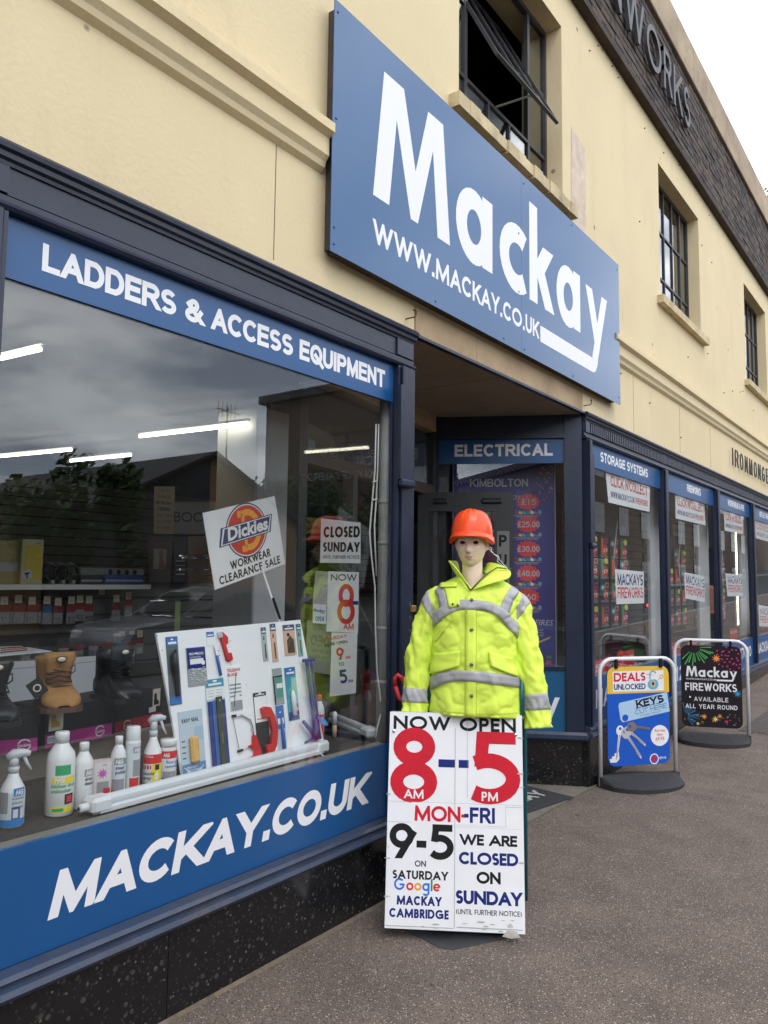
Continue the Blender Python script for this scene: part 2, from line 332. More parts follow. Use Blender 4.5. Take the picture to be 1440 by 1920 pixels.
# ---------------------------------------------------------------- stroke lettering
GL = {
 'A': [('l', [(0, 0), (.5, 1), (1, 0)]), ('b', [(.2, .3), (.8, .3)])],
 'B': [('l', [(0, 0), (0, 1)]), ('b', [(0, 1), (.55, 1)]), ('a', .55, .76, .36, .24, 90, -90), ('b', [(0, .52), (.6, .52)]), ('a', .6, .26, .4, .26, 90, -90), ('b', [(0, 0), (.6, 0)])],
 'C': [('a', .56, .5, .56, .5, 40, 320)],
 'D': [('l', [(0, 0), (0, 1)]), ('b', [(0, 1), (.45, 1)]), ('a', .45, .5, .55, .5, 90, -90), ('b', [(0, 0), (.45, 0)])],
 'E': [('l', [(0, 0), (0, 1)]), ('b', [(0, 1), (1, 1)]), ('b', [(0, .52), (.9, .52)]), ('b', [(0, 0), (1, 0)])],
 'F': [('l', [(0, 0), (0, 1)]), ('b', [(0, 1), (1, 1)]), ('b', [(0, .5), (.88, .5)])],
 'G': [('a', .52, .5, .52, .5, 42, 335), ('l', [(.98, .08), (.98, .48)]), ('b', [(.58, .46), (.98, .46)])],
 'H': [('l', [(0, 0), (0, 1)]), ('l', [(1, 0), (1, 1)]), ('b', [(0, .52), (1, .52)])],
 'I': [('l', [(.5, 0), (.5, 1)])],
 'J': [('l', [(1, .3), (1, 1)]), ('a', .5, .3, .5, .3, 0, -170)],
 'K': [('l', [(0, 0), (0, 1)]), ('l', [(.98, 1), (.05, .36)]), ('l', [(.34, .58), (1, 0)])],
 'L': [('l', [(0, 0), (0, 1)]), ('b', [(0, 0), (1, 0)])],
 'M': [('l', [(0, 0), (.04, 1), (.5, .06), (.96, 1), (1, 0)])],
 'N': [('l', [(0, 0), (0, 1), (1, 0), (1, 1)])],
 'O': [('a', .5, .5, .5, .5, 0, 360)],
 'P': [('l', [(0, 0), (0, 1)]), ('b', [(0, 1), (.6, 1)]), ('a', .6, .73, .4, .27, 90, -90), ('b', [(0, .46), (.6, .46)])],
 'Q': [('a', .5, .5, .5, .5, 0, 360), ('l', [(.6, .3), (1, -.02)])],
 'R': [('l', [(0, 0), (0, 1)]), ('b', [(0, 1), (.58, 1)]), ('a', .58, .74, .38, .26, 90, -90), ('b', [(0, .48), (.58, .48)]), ('l', [(.5, .48), (1, 0)])],
 'S': [('s', [('a', .5, .745, .46, .255, 28, 250), ('a', .5, .255, .5, .255, 70, -150)])],
 'T': [('l', [(.5, 0), (.5, 1)]), ('b', [(0, 1), (1, 1)])],
 'U': [('s', [('p', (0, 1)), ('a', .5, .36, .5, .36, 180, 360), ('p', (1, 1))])],
 'V': [('l', [(0, 1), (.5, 0), (1, 1)])],
 'W': [('l', [(0, 1), (.26, 0), (.5, 1), (.74, 0), (1, 1)])],
 'X': [('l', [(0, 0), (1, 1)]), ('l', [(0, 1), (1, 0)])],
 'Y': [('l', [(0, 1), (.5, .42)]), ('l', [(1, 1), (.5, .42)]), ('l', [(.5, .5), (.5, 0)])],
 'Z': [('l', [(0, 1), (1, 1), (0, 0), (1, 0)])],
 '0': [('a', .5, .5, .5, .5, 0, 360)],
 '1': [('l', [(.6, 0), (.6, 1)]), ('l', [(.6, .95), (.2, .72)])],
 '2': [('s', [('a', .5, .7, .47, .3, 165, -35), ('p', (0, 0))]), ('b', [(0, 0), (1, 0)])],
 '3': [('a', .45, .75, .45, .25, 150, -90), ('a', .45, .27, .53, .27, 90, -150)],
 '4': [('l', [(.75, 0), (.75, 1)]), ('l', [(.75, 1), (0, .28)]), ('b', [(0, .26), (1, .26)])],
 '5': [('b', [(.18, 1), (.92, 1)]), ('l', [(.2, 1), (.1, .5)]), ('a', .42, .32, .58, .32, 118, -140)],
 '6': [('a', .5, .32, .5, .32, 0, 360), ('l', [(.03, .4), (.6, 1.05)])],
 '7': [('l', [(0, 1), (1, 1), (.3, 0)])],
 '8': [('a', .5, .74, .42, .26, 0, 360), ('a', .5, .27, .5, .28, 0, 360)],
 '9': [('a', .5, .68, .5, .32, 0, 360), ('l', [(.97, .6), (.4, -.05)])],
 '&': [('l', [(1.0, 0), (.25, .66)]), ('s', [('p', (.25, .66)), ('a', .45, .8, .23, .2, 190, -60)]), ('s', [('p', (.56, .62)), ('p', (.2, .42)), ('a', .38, .25, .38, .25, 130, 330), ('p', (.95, .48))])],
 '-': [('b', [(0, .4), (1, .4)])], "'": [('l', [(.5, .75), (.5, 1)])], '.': [('dot', .5, 0)], ',': [('dot', .5, 0)], '!': [('l', [(.5, .35), (.5, 1)]), ('dot', .5, 0)],
 '(': [('a', 1.0, .45, .9, .65, 130, 230)], ')': [('a', 0, .45, .9, .65, 50, -50)],
 '£': [('s', [('a', .6, .74, .33, .26, 20, 200), ('p', (.3, .05))]), ('b', [(0, 0), (1, 0)]), ('b', [(.05, .45), (.75, .45)])],
 '/': [('l', [(0, 0), (1, 1)])],
}
WA = dict(A=.74, B=.68, C=.73, D=.70, E=.62, F=.58, G=.76, H=.68, I=.20, J=.52, K=.72, L=.58, M=.82, N=.68, O=.78, P=.64, Q=.78, R=.72, S=.66, T=.64, U=.68, V=.74, W=1.06, X=.72, Y=.74, Z=.66)
WF = dict(A=.84, B=.58, C=.80, D=.80, E=.50, F=.48, G=.98, H=.74, I=.18, J=.4, K=.68, L=.46, M=1.02, N=.82, O=1.02, P=.55, Q=1.02, R=.58, S=.52, T=.52, U=.70, V=.78, W=1.2, X=.7, Y=.72, Z=.68)
for d_ in (WA, WF):
    for ch_ in '023456789': d_[ch_] = .58
    d_.update({'1': .45, '7': .54, '&': .82, '-': .3, "'": .18, '.': .2, ',': .2, '!': .2, '(': .26, ')': .26, '£': .6, '/': .4, ' ': .32})
def arc(cx, cy, rx, ry, a0, a1):
    n = max(4, int(abs(a1 - a0) / 14)); return [(cx + rx * math.cos(math.radians(a0 + (a1 - a0) * i / n)), cy + ry * math.sin(math.radians(a0 + (a1 - a0) * i / n))) for i in range(n + 1)]
def clip(poly, y0, y1):
    for lim, sg in ((y0, 1), (y1, -1)):
        o = []
        for i, a in enumerate(poly):
            b = poly[(i + 1) % len(poly)]; da = (a[1] - lim) * sg; db = (b[1] - lim) * sg
            if da >= 0: o.append(a)
            if da * db < 0: t = da / (da - db); o.append((a[0] + (b[0] - a[0]) * t, lim))
        poly = o
        if len(poly) < 3: return None
    return poly
def strip(pts, w, ext0=0, ext1=0, closed=False):
    P = [Vector(p) for p in pts]
    if closed: P = P[:-1]
    n = len(P)
    if not closed:
        P[0] = P[0] + (P[0] - P[1]).normalized() * ext0; P[-1] = P[-1] + (P[-1] - P[-2]).normalized() * ext1
    L = []; R = []
    for i in range(n):
        a = P[i - 1] if (i or closed) else None; b = P[(i + 1) % n] if (i < n - 1 or closed) else None
        if a is None: d = (b - P[i]).normalized(); nn = Vector((-d.y, d.x)); k = 1
        elif b is None: d = (P[i] - a).normalized(); nn = Vector((-d.y, d.x)); k = 1
        else:
            d1 = (P[i] - a).normalized(); d2 = (b - P[i]).normalized(); n1 = Vector((-d1.y, d1.x)); n2 = Vector((-d2.y, d2.x))
            nn = n1 + n2; nn = nn.normalized() if nn.length > 1e-5 else n1; k = min(6, 1 / max(.15, nn.dot(n1)))
        L.append(P[i] + nn * w * .5 * k); R.append(P[i] - nn * w * .5 * k)
    m = n if closed else n - 1
    return [[R[i], R[(i + 1) % n], L[(i + 1) % n], L[i]] for i in range(m)]
def glyph(ch, gw, h, w):
    """list of strokes, each a list of polygons, in letter space 0..gw x 0..h"""
    out = []
    mx = lambda p: (w / 2 + p[0] * (gw - w), w / 2 + p[1] * (h - w))
    for st in GL.get(ch, []):
        k = st[0]
        if k == 'dot': out.append([[(gw / 2 - w * .55, 0), (gw / 2 + w * .55, 0), (gw / 2 + w * .55, w * 1.1), (gw / 2 - w * .55, w * 1.1)]]); continue
        if k in 'lb': pts = [mx(p) for p in st[1]]; e = w * (1.2 if k == 'l' else .5); cl = False
        elif k == 'a':
            pts = [mx(p) for p in arc(*st[1:])]; e = 0; cl = abs(st[6] - st[5]) == 360
        else:
            raw = []
            for q in st[1]: raw += [q[1]] if q[0] == 'p' else arc(*q[1:])
            pts = [mx(p) for p in raw]; e = w * .5 if st[1][0][0] == 'p' else 0; cl = False
        polys = []
        e0 = e1 = e
        if k == 'l' and ch in 'K' and len(pts) == 2 and st[1][0][0] > 0: e1 = 0; e0 = w * 1.2 if st[1][0][1] == 1 else 0; e1 = w * 1.2 if st[1][1][1] == 0 else 0
        if k == 'l' and ch in 'R1Y4X' and st[1][0][0] != st[1][1][0]:
            e0 = w * 1.2 if st[1][0][1] in (0, 1) else 0; e1 = w * 1.2 if st[1][1][1] in (0, 1) else 0
        if k == 'l' and st[1][0][0] == st[1][-1][0] and len(pts) == 2: e0 = e1 = w * .5
        if ch == '5' and k == 'l': e0, e1 = w * .5, 0
        for q in strip(pts, w, e0, e1, cl):
            q = [tuple(p) for p in q]
            if ch not in 'Q(),': q = clip(q, 0, h)
            if q: polys.append(q)
        out.append(polys)
    return out
def text(mb, F, txt, x, y, h, w, m, width=None, fit=None, style='A', slant=0, z=.0006, gap=None, align='l', rot=0, depth=0, each=None):
    """Stroke lettering: cap height h, stroke w*h, lower left corner x,y in frame F. fit: total width in metres."""
    T = WA if style == 'A' else WF; w = w * h; gap = (.07 if style == 'A' else .10) * h if gap is None else gap * h * .6
    nat = sum(T.get(c, .6) * h for c in txt) + gap * (len(txt) - 1); k = 1
    if fit: k = fit / nat
    tot = nat * k
    if align == 'c': x -= tot / 2
    if align == 'r': x -= tot
    cr_, sr = math.cos(rot), math.sin(rot); ox, oy = x, y; cx = 0
    ms = m if isinstance(m, (list, tuple)) else [m]; li = 0
    for i, c in enumerate(txt):
        gw = T.get(c, .6) * h * k
        if c != ' ':
            mm = ms[li % len(ms)]; li += 1
            tgt = MB() if each is not None else mb
            for j, st in enumerate(glyph(c, max(gw, w * 1.0), h, w)):
                for q in st:
                    pts = []
                    for px, py in q:
                        X = cx + px + py * slant; Y = py
                        pts.append((ox + X * cr_ - Y * sr, oy + X * sr + Y * cr_))
                    if depth: tgt.prism(pts, z + j * .0007, z + depth + j * .0011, mm, F)
                    else: tgt.poly(pts, z + j * .00012, mm, F)
            if each is not None: each.append(tgt)
        cx += gw + gap * k
    return tot
BT = {}
def small(mb, F, txt, x, y, h, m, z=.0006, bold=.0, align='l', fit=None, slant=0, rot=0):
    """Fine mixed-case lettering from the built-in face; h is the cap height."""
    key = (txt, bold)
    if key not in BT:
        c = bpy.data.curves.new('lettering', 'FONT'); c.body = txt; c.offset = bold; c.resolution_u = 2
        o = bpy.data.objects.new('lettering', c); me = bpy.data.meshes.new_from_object(o)
        BT[key] = ([tuple(v.co) for v in me.vertices], [list(p.vertices) for p in me.polygons])
        bpy.data.objects.remove(o); bpy.data.curves.remove(c); bpy.data.meshes.remove(me)
    vs, fs = BT[key]
    if not vs: return
    k = h / .69; x1 = max(v[0] for v in vs); kx = k if not fit else fit / x1
    off = {'l': 0, 'c': -x1 * kx / 2, 'r': -x1 * kx}[align]; c_, s_ = math.cos(rot), math.sin(rot)
    P = []
    for v in vs:
        X = v[0] * kx + off + v[1] * k * slant; Y = v[1] * k
        P.append(F.p(x + X * c_ - Y * s_, y + X * s_ + Y * c_, z))
    mb.raw(P, fs, m)
def logo(mb, F, x, y, k, m, z=.0006):
    """The shop's own lettering: capital M, round lower-case letters, long y tail folded back under the word."""
    def P(pts, d=0): mb.poly([(x + a * k, y + b * k) for a, b in pts], z + d, m, F)
    def Q(pts, w, e0=0, e1=0, cl=False, d=0, y0=-9, y1=9):
        for q in strip(pts, w, e0, e1, cl):
            q = clip([tuple(p) for p in q], y0, y1)
            if q: P(q, d)
    P([(0, 0), (.08, .69), (.21, .69), (.194, .486), (.136, 0)]); P([(.21, .69), (.257, .69), (.372, .285), (.398, .004), (.33, .004), (.194, .486)], .0001)
    P([(.372, .285), (.49, .685), (.56, .685), (.541, .48), (.398, .004)], .0002); P([(.56, .685), (.645, .685), (.725, 0), (.593, 0), (.541, .48)], .0003)
    for dx in (0, 1.402):
        Q(arc(1.0 + dx, .216, .148, .17, 0, 360), .125, cl=True, d=.0001); Q([(1.163 + dx, 0), (1.163 + dx, .45)], .13, d=.0003)
    Q(arc(1.565, .216, .178, .17, 52, 308), .128)
    Q([(1.812, 0), (1.812, .69)], .125); Q([(2.06, .45), (1.86, .2)], .135, .06, 0, d=.0002, y1=.44); Q([(1.9, .28), (2.085, -.02)], .135, 0, .06, d=.0003, y0=0)
    Q([(2.795, .46), (2.975, .02)], .125, .05, 0, d=.0001, y1=.425)
    Q([(3.155, .46), (2.925, -.13)] + arc(2.87, -.105, .06, .09, -20, -90)[0:] + [(1.915, -.195)], .115, .05, 0, d=.0003, y1=.425)

# ================================================================ SETTING
def gz(x): return 0 if x < 6 else .035 * (x - 6)
g = MB(); xs = [-90, -20, 6, 12, 20, 90]
for a, b in zip(xs, xs[1:]): g.face([(a, -4.4, gz(a)), (b, -4.4, gz(b)), (b, 7.5, gz(b)), (a, 7.5, gz(a))], ASPHALT)
g.build('pavement', kind='structure')
PATCHM = speckle('patch_asphalt', s(82, 75, 71), [((.3, .27, .24), 1, .12), ((.02, .018, .018), 1.1, .3)], 120, 0, .9, .5, .42)
g = MB()
for poly_ in ([(8.6, -1.5), (9.9, -1.55), (9.95, -.55), (8.65, -.5)], [(5.2, -3.6), (6.9, -3.7), (6.9, -2.5), (5.25, -2.45)]):
    g.face([(x_, y_, gz(x_) + .004) for x_, y_ in poly_], PATCHM)
g.build('pavement_patch', kind='structure')
DUST = mat('wall_foot_grit', s(112, 99, 84), .95, var=.4, vscale=14, bump=.5, bscale=120)
g = MB(); x_ = -4.6
while x_ < 14:
    if not 3.45 < x_ < 5.85:
        w0, w1 = .004 + .014 * noise.noise(Vector((x_ * 3, 0, 0))), .004 + .014 * noise.noise(Vector((x_ * 3 + .3, 0, 0)))
        g.face([(x_, -.0205, gz(x_) + .012), (x_, -.0205 - w0 - .012, gz(x_) + .0015), (x_ + .1, -.0205 - w1 - .012, gz(x_ + .1) + .0015), (x_ + .1, -.0205, gz(x_ + .1) + .012)], DUST)
    x_ += .1
g.build('wall_foot_grit', kind='stuff')
g = MB(); GUM = plain_gum = None
for k in range(60):
    x_, y_ = random.uniform(1.5, 9), random.uniform(-2.6, -.1); r_ = random.uniform(.006, .016); n_ = 9
    g.face([(x_ + r_ * random.uniform(.7, 1.2) * math.cos(2 * PI * i / n_), y_ + r_ * random.uniform(.7, 1.2) * math.sin(2 * PI * i / n_), gz(x_) + .0015) for i in range(n_)], mat('chewing_gum', (.20, .18, .165), .8) if k % 3 else mat('dark_spot', (.035, .03, .03), .7))
g.build('gum_spots', kind='stuff')
ROADM = mat('road_asphalt', (.05, .05, .052), .9, var=.2, vscale=4, bump=.4, bscale=90)
g = MB()
for a, b in zip(xs, xs[1:]): g.face([(a, -11.2, gz(a) - .12), (b, -11.2, gz(b) - .12), (b, -4.55, gz(b) - .12), (a, -4.55, gz(a) - .12)], ROADM)
g.build('road', kind='structure')
KERB = mat('kerb_stone', (.28, .27, .25), .85, var=.2, vscale=3)
g = MB()
for y in (-4.55, -11.35):
    for a, b in zip(xs, xs[1:]):
        q = [(a, y, gz(a) + .003), (b, y, gz(b) + .003), (b, y + .15, gz(b) + .003), (a, y + .15, gz(a) + .003)]
        g.raw(q + [(p[0], p[1], p[2] - .3) for p in q], [(0, 1, 2, 3), (0, 4, 5, 1), (2, 6, 7, 3), (4, 7, 6, 5), (0, 3, 7, 4), (1, 5, 6, 2)], KERB)
g.build('kerb', kind='structure')
g = MB()
for a, b in zip(xs, xs[1:]): g.face([(a, -300, gz(a)), (b, -300, gz(b)), (b, -11.35, gz(b)), (a, -11.35, gz(a))], mat('far_ground', (.10, .10, .085), .95, var=.3, vscale=.6))
g.build('far_side_ground', kind='structure')
g = MB(); LINEM = mat('road_paint', (.55, .42, .06), .7, var=.2, vscale=20)
for y in (-4.85, -5.0): g.box(-30, 40, y, y + .06, -.116, -.112, LINEM)
g.build('road_markings', kind='structure')
# concrete threshold strip in the lobby
THR = mat('threshold_concrete', (.17, .15, .12), .85, var=.25, vscale=7, bump=.3, bscale=60)
g = MB(); g.prism([(3.46, -.03), (5.90, -.03), (5.40, .98), (3.35, .62)], .004, .016, THR); g.build('entrance_threshold', kind='structure')

# ================================================================ THE SHOP BUILDING
bld = thing('shop_building', 'long two-storey cream rendered shop building with navy shopfront, brick band and stone parapet', 'building', (3.4, .3, 0))
X0, X1 = -5.0, 27.0
WZ0, WZ1, WH0 = 4.55, 6.03, 3.935
wins = [(WH0 + 4.07 * k, WH0 + 4.07 * k + 1.58) for k in range(-2, 6)]
m = MB()
m.box(X0, X1, 0, .35, 3.118, WZ0, CREAM); m.box(X0, 3.468, 0, .35, 2.957, 3.118, CREAM); m.box(5.86, X1, 0, .35, 2.957, 3.118, CREAM); m.box(X0, X1, 0, .35, WZ1, 6.44, CREAM)
xx = X0
for a, b in wins: m.box(xx, a, 0, .35, WZ0, WZ1, CREAM); xx = b
m.box(xx, X1, 0, .35, WZ0, WZ1, CREAM)
m.build('rendered_wall', bld)
m = MB()   # string course
pr = [(0, 3.53), (.028, 3.55), (.035, 3.575), (.055, 3.60), (.055, 3.685), (.09, 3.705), (.09, 3.75), (.05, 3.775), (0, 3.79)]
for a, b in ((X0, 2.66), (6.46, X1)):
    n = len(pr); vs = [(x, -y, z) for x in (a, b) for y, z in pr]
    m.raw(vs, [(i, i + 1, n + i + 1, n + i) for i in range(n - 1)] + [tuple(range(n)), tuple(range(2 * n - 1, n - 1, -1))], CREAM)
m.build('string_course', bld)
PATCH = mat('repair_plaster', s(214, 196, 178), .9, var=.25, vscale=7, bump=.4, bscale=25, dirt=.5, tint=s(170, 140, 124))
pa = at_y(1069, 240, 0); pb = at_y(1098, 430, 0)
m = MB(); m.poly([(pa.x, 4.5), (pa.x + .02, 5.28), (pa.x + .3, 5.22), (pb.x, 5.0), (pb.x, 4.36), (pa.x + .1, 4.40)], .0025, PATCH, FF); m.build('plaster_patch', bld)
# plaster joints, small fixings and hooks on the wall
m = MB(); CRK = mat('joint_brown', (.16, .13, .09), .95)  # CRK: brown tone of the joint lines
for x, a, b in ((2.36, 3.0, 3.53), (7.1, 3.0, 3.52), (8.6, 3.0, 3.52), (9.9, 3.0, 3.5)): m.box(x, x + .004, a, b, 0, .0015, CRK, FF)
m.build('render_joint', bld)
def hook(x, z):
    m = MB(); o = Vector((x, -.0, z))
    m.tube([o, o + Vector((0, -.05, 0))] + [o + Vector((.022 * math.sin(a), -.05 - .0, .022 - .022 * math.cos(a))) + Vector((0, -.012 * a / 3, 0)) for a in (.6, 1.4, 2.2, 3.0, 3.8, 4.4)], .004, mat('rusty_iron', (.12, .06, .035), .8, var=.3), 6)
    m.build('iron_hook', bld, smooth=True)
h1 = at_y(766, 597, -.02); hook(h1.x, h1.z); h2 = at_y(1099, 760, -.02); hook(h2.x, h2.z)
for k in range(26):
    x = random.uniform(6, 14); z = random.choice([random.uniform(3.1, 3.5), random.uniform(3.9, 4.5), random.uniform(6.1, 6.4), random.uniform(5, 6)])
    if any(a - .1 < x < b + .1 for a, b in wins) and 4.4 < z < 6.1: continue
    if z < 4.5 and x < 6.5: continue
    m = MB(); m.lathe([(.006, 0), (.006, .012), (.003, .014)], mat('rusty_iron', (.12, .06, .035), .8), Fr((x, 0, z), (1, 0, 0), (0, 0, 1)), 6); m.build('old_fixing', bld)
# brick band
m = MB(); m.box(X0, X1, -.035, .35, 6.44, 7.5, MORTAR); m.build('brick_backing', bld)
BZ = [6.45 + .075 * i for i in range(14)]
tones = [BRICK, mat('sooty_brick_brown', s(90, 77, 68), .9, var=.3, vscale=10, bump=.4, bscale=60), mat('sooty_brick_grey', s(74, 68, 66), .9, var=.4, vscale=10, bump=.4, bscale=60), mat('sooty_brick_dark', s(56, 48, 46), .9, var=.4, vscale=10, bump=.4)]
bm_ = []
for t in tones:
    q = MB(); q.box(0, .215, -.03, 0, 0, .065, t, bev=.004); o = q.build('brick', bld, local=True); bm_.append(o.data); bpy.data.objects.remove(o)
st = MB(); nb = 0
for r, z in enumerate(BZ):
    x = X0 + (r % 2) * .1125
    while x < X1 - .22:
        if 5.55 < x < 8.9:
            o = bpy.data.objects.new('brick', random.choice(bm_)); COL.objects.link(o); o.parent = bld; nb += 1
            o.location = (x - 3.4, -.032 - .3 + random.uniform(-.004, .004), z)
        else:
            d = random.uniform(-.004, .004); st.box(x, x + .215, -.062 + d, -.03, z, z + .065, random.choice(tones))
        x += .225
st.build('brickwork', bld, kind='stuff')
m = MB(); m.box(X0, X1, -.085, -.001, 6.385, 6.437, mat('brick_ledge', s(66, 56, 50), .9, var=.4, vscale=5, bump=.4)); m.build('brick_ledge', bld)
# stone parapet in blocks
x = X0; k = 0
while x < X1:
    L = 1.55 + .25 * ((k * 7) % 3); e = min(x + L, X1)
    m = MB(); m.box(x + .003, e - .003, -.10, .35, 7.505, 7.97, STONE, bev=.008); m.build('stone_block', bld)
    m = MB(); m.box(x + .2, e + .197, -.06, .35, 7.973, 8.09 if x < 11 else 8.03, mat('coping_stone', s(120, 108, 96), .95, var=.45, vscale=3, bump=.6, bscale=14, dirt=.8, tint=s(60, 56, 50)), bev=.02); m.build('coping_stone', bld)
    x = e; k += 1
# upper room behind the windows
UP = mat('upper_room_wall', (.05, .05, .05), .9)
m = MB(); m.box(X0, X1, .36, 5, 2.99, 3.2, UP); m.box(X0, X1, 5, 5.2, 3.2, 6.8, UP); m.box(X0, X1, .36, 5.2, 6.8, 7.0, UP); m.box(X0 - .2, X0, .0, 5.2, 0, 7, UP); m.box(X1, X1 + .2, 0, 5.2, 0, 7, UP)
m.build('upper_room', bld)
SILL = mat('sill_render', s(204, 188, 150), .9, var=.25, vscale=6, bump=.6, bscale=25, dirt=.6, tint=s(110, 92, 66))
YW = .15
for wi, (a, b) in enumerate(wins):
    f = MB(); op = wi == 2
    f.box(a, a + .03, YW - .02, YW + .025, WZ0, WZ1, STEEL); f.box(b - .03, b, YW - .02, YW + .025, WZ0, WZ1, STEEL)
    f.box(a + .03, b - .03, YW - .02, YW + .025, WZ0, WZ0 + .04, STEEL); f.box(a + .03, b - .03, YW - .02, YW + .025, WZ1 - .035, WZ1, STEEL)
    cw = (b - a) / 5; zs = [WZ0, 4.95, 5.48, WZ1]
    for c in range(1, 5):
        x = a + c * cw
        t = .018 if c in (1, 4) else .010
        if op and c in (2, 3): f.box(x - t, x + t, YW - .015, YW + .02, WZ0 + .04, zs[1] - .012, STEEL)
        else: f.box(x - t, x + t, YW - .015, YW + .02, WZ0 + .04, WZ1 - .035, STEEL)
    for z in zs[1:3]:
        if op and z > 5: f.box(a + .03, a + cw, YW - .012, YW + .018, z - .01, z + .01, STEEL); f.box(b - cw, b - .03, YW - .012, YW + .018, z - .01, z + .01, STEEL)
        else: f.box(a + .03, b - .03, YW - .012 - .002, YW + .018 + .002, z - .012, z + .012, STEEL)
    w = f.build('upper_window', bld)
    for c in range(5):
        for r in range(3):
            if op and 1 <= c <= 3 and r > 0: continue
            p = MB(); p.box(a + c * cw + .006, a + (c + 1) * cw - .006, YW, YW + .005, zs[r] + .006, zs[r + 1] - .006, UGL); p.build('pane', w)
    q = MB(); nseg = 14    # rough-edged rendered sill
    for i in range(nseg):
        u0, u1 = a - .12 + (b - a + .24) * i / nseg, a - .12 + (b - a + .24) * (i + 1) / nseg
        j = random.uniform(-.012, .012) if op else 0
        q.box(u0, u1, -.07 + j, .128, WZ0 - .085 + j, WZ0 - .002, SILL)
    q.build('window_sill', w)
    if op:   # top-hung vent pushed open on its stay
        ang = math.radians(27); VF = Fr((a + cw, YW - .01, 5.485), (1, 0, 0), (0, math.sin(ang), math.cos(ang))); H = .525; Wd = 3 * cw
        v = MB()
        for x0, x1, y0, y1 in ((0, .022, -H, H), (Wd - .022, Wd, -H, H), (.022, Wd - .022, -H, -H + .035), (.022, Wd - .022, H - .025, H), (cw - .008, cw + .008, -H + .035, H - .025), (2 * cw - .008, 2 * cw + .008, -H + .035, H - .025)): v.box(x0, x1, y0, y1, -.010, .014, STEEL, VF)
        v.build('open_vent', w)
        for c in range(3):
            p = MB(); p.box(c * cw + .012, (c + 1) * cw - .012, -H + .037, H - .027, 0, .005, UGL, VF); p.build('pane', w)
        p = MB(); p.tube([VF.p(Wd * .62, -H + .06, -.01), (a + cw * 2.4, YW, WZ0 + .43)], .008, mat('stay_metal', (.3, .29, .28), .4), 6); p.build('stay_bar', w)

# ---------------- shopfront
def course(mb, x0, x1, prof, mt):
    n = len(prof); vs = [(x, -y, z) for x in (x0, x1) for y, z in prof]
    mb.raw(vs, [(i, (i + 1) % n, n + (i + 1) % n, n + i) for i in range(n)] + [tuple(range(n)), tuple(range(2 * n - 1, n - 1, -1))], mt)
CORN = [(0, 2.886), (.020, 2.886), (.022, 2.898), (.034, 2.905), (.036, 2.921), (.050, 2.928), (.053, 2.943), (.043, 2.956), (0, 2.956)]
BEAD = [(0, 2.738), (.026, 2.741), (.034, 2.752), (.026, 2.764), (.015, 2.771), (.015, 2.79), (0, 2.795)]
segs = [(X0, 3.445), (5.86, X1)]
for a, b in segs:
    m = MB(); course(m, a, b, CORN, NAVY); m.build('cornice', bld)
    m = MB(); m.box(a, b, -.012, .04, 2.795, 2.885, NAVY); m.build('frieze_board', bld)
    m = MB(); course(m, a, b, BEAD, NAVY); m.build('bead_moulding', bld)
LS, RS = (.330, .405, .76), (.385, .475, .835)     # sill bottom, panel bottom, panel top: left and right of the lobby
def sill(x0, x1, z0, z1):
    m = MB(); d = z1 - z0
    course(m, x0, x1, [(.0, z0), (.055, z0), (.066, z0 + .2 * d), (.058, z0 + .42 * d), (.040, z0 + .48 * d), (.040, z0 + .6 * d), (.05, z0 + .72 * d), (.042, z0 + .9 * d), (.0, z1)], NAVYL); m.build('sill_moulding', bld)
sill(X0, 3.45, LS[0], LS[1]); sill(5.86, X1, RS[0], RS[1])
# stallriser slabs
for a, b in [(-4.6, -2.5), (-2.5, -.3), (-.3, 1.9), (1.9, 3.44), (5.87, 7.95), (7.95, 10.05), (10.05, 12.1), (12.1, 14.2), (14.2, 16.3), (16.3, 18.4)]:
    m = MB(); m.box(a + .0015, b - .0015, -.02, .06, -.05, .329 if b < 5 else .384, GRANITE); m.build('stallriser_slab', bld)
RP = [5.905, 7.95, 10.06, 12.1, 14.2, 16.3, 18.4, 20.5, 22.6, 24.7, 26.8]
LPX = [-3.0, -.98, 1.10, 3.355]
def post(x, w, z0, z1=2.735, d=.05):
    m = MB(); m.box(x - w / 2, x + w / 2, -.03, .026, z0, z1, NAVY); m.box(x - w / 2 + .02, x + w / 2 - .02, -d, -.03, z0, z1, NAVY, bev=.006)
    m.box(x - w / 2, x + w / 2, -.022, -.012, 2.796, 2.884, NAVY)
    m.build('window_post', bld)
for x in LPX[:-1]: post(x, .14, .405)
post(3.357, .15, .405)
post(5.93, .09, .475)
for x in RP[1:]: post(x, .12, .475)
m = MB(); m.box(5.885, 5.975, -.055, -.03, 1.9, 2.62, NAVY); m.box(5.90, 5.99, -.07, -.03, 1.86, 1.9, NAVY, bev=.01); m.build('shutter_guide', bld)
m = MB(); a = at_y(757, 760, -.06); m.box(a.x - .03, a.x + .03, -.065, -.045, 2.12, 2.62, NAVY); m.box(a.x - .03, a.x + .09, -.085, -.045, 2.08, 2.12, NAVY, bev=.01); m.build('shutter_guide', bld)
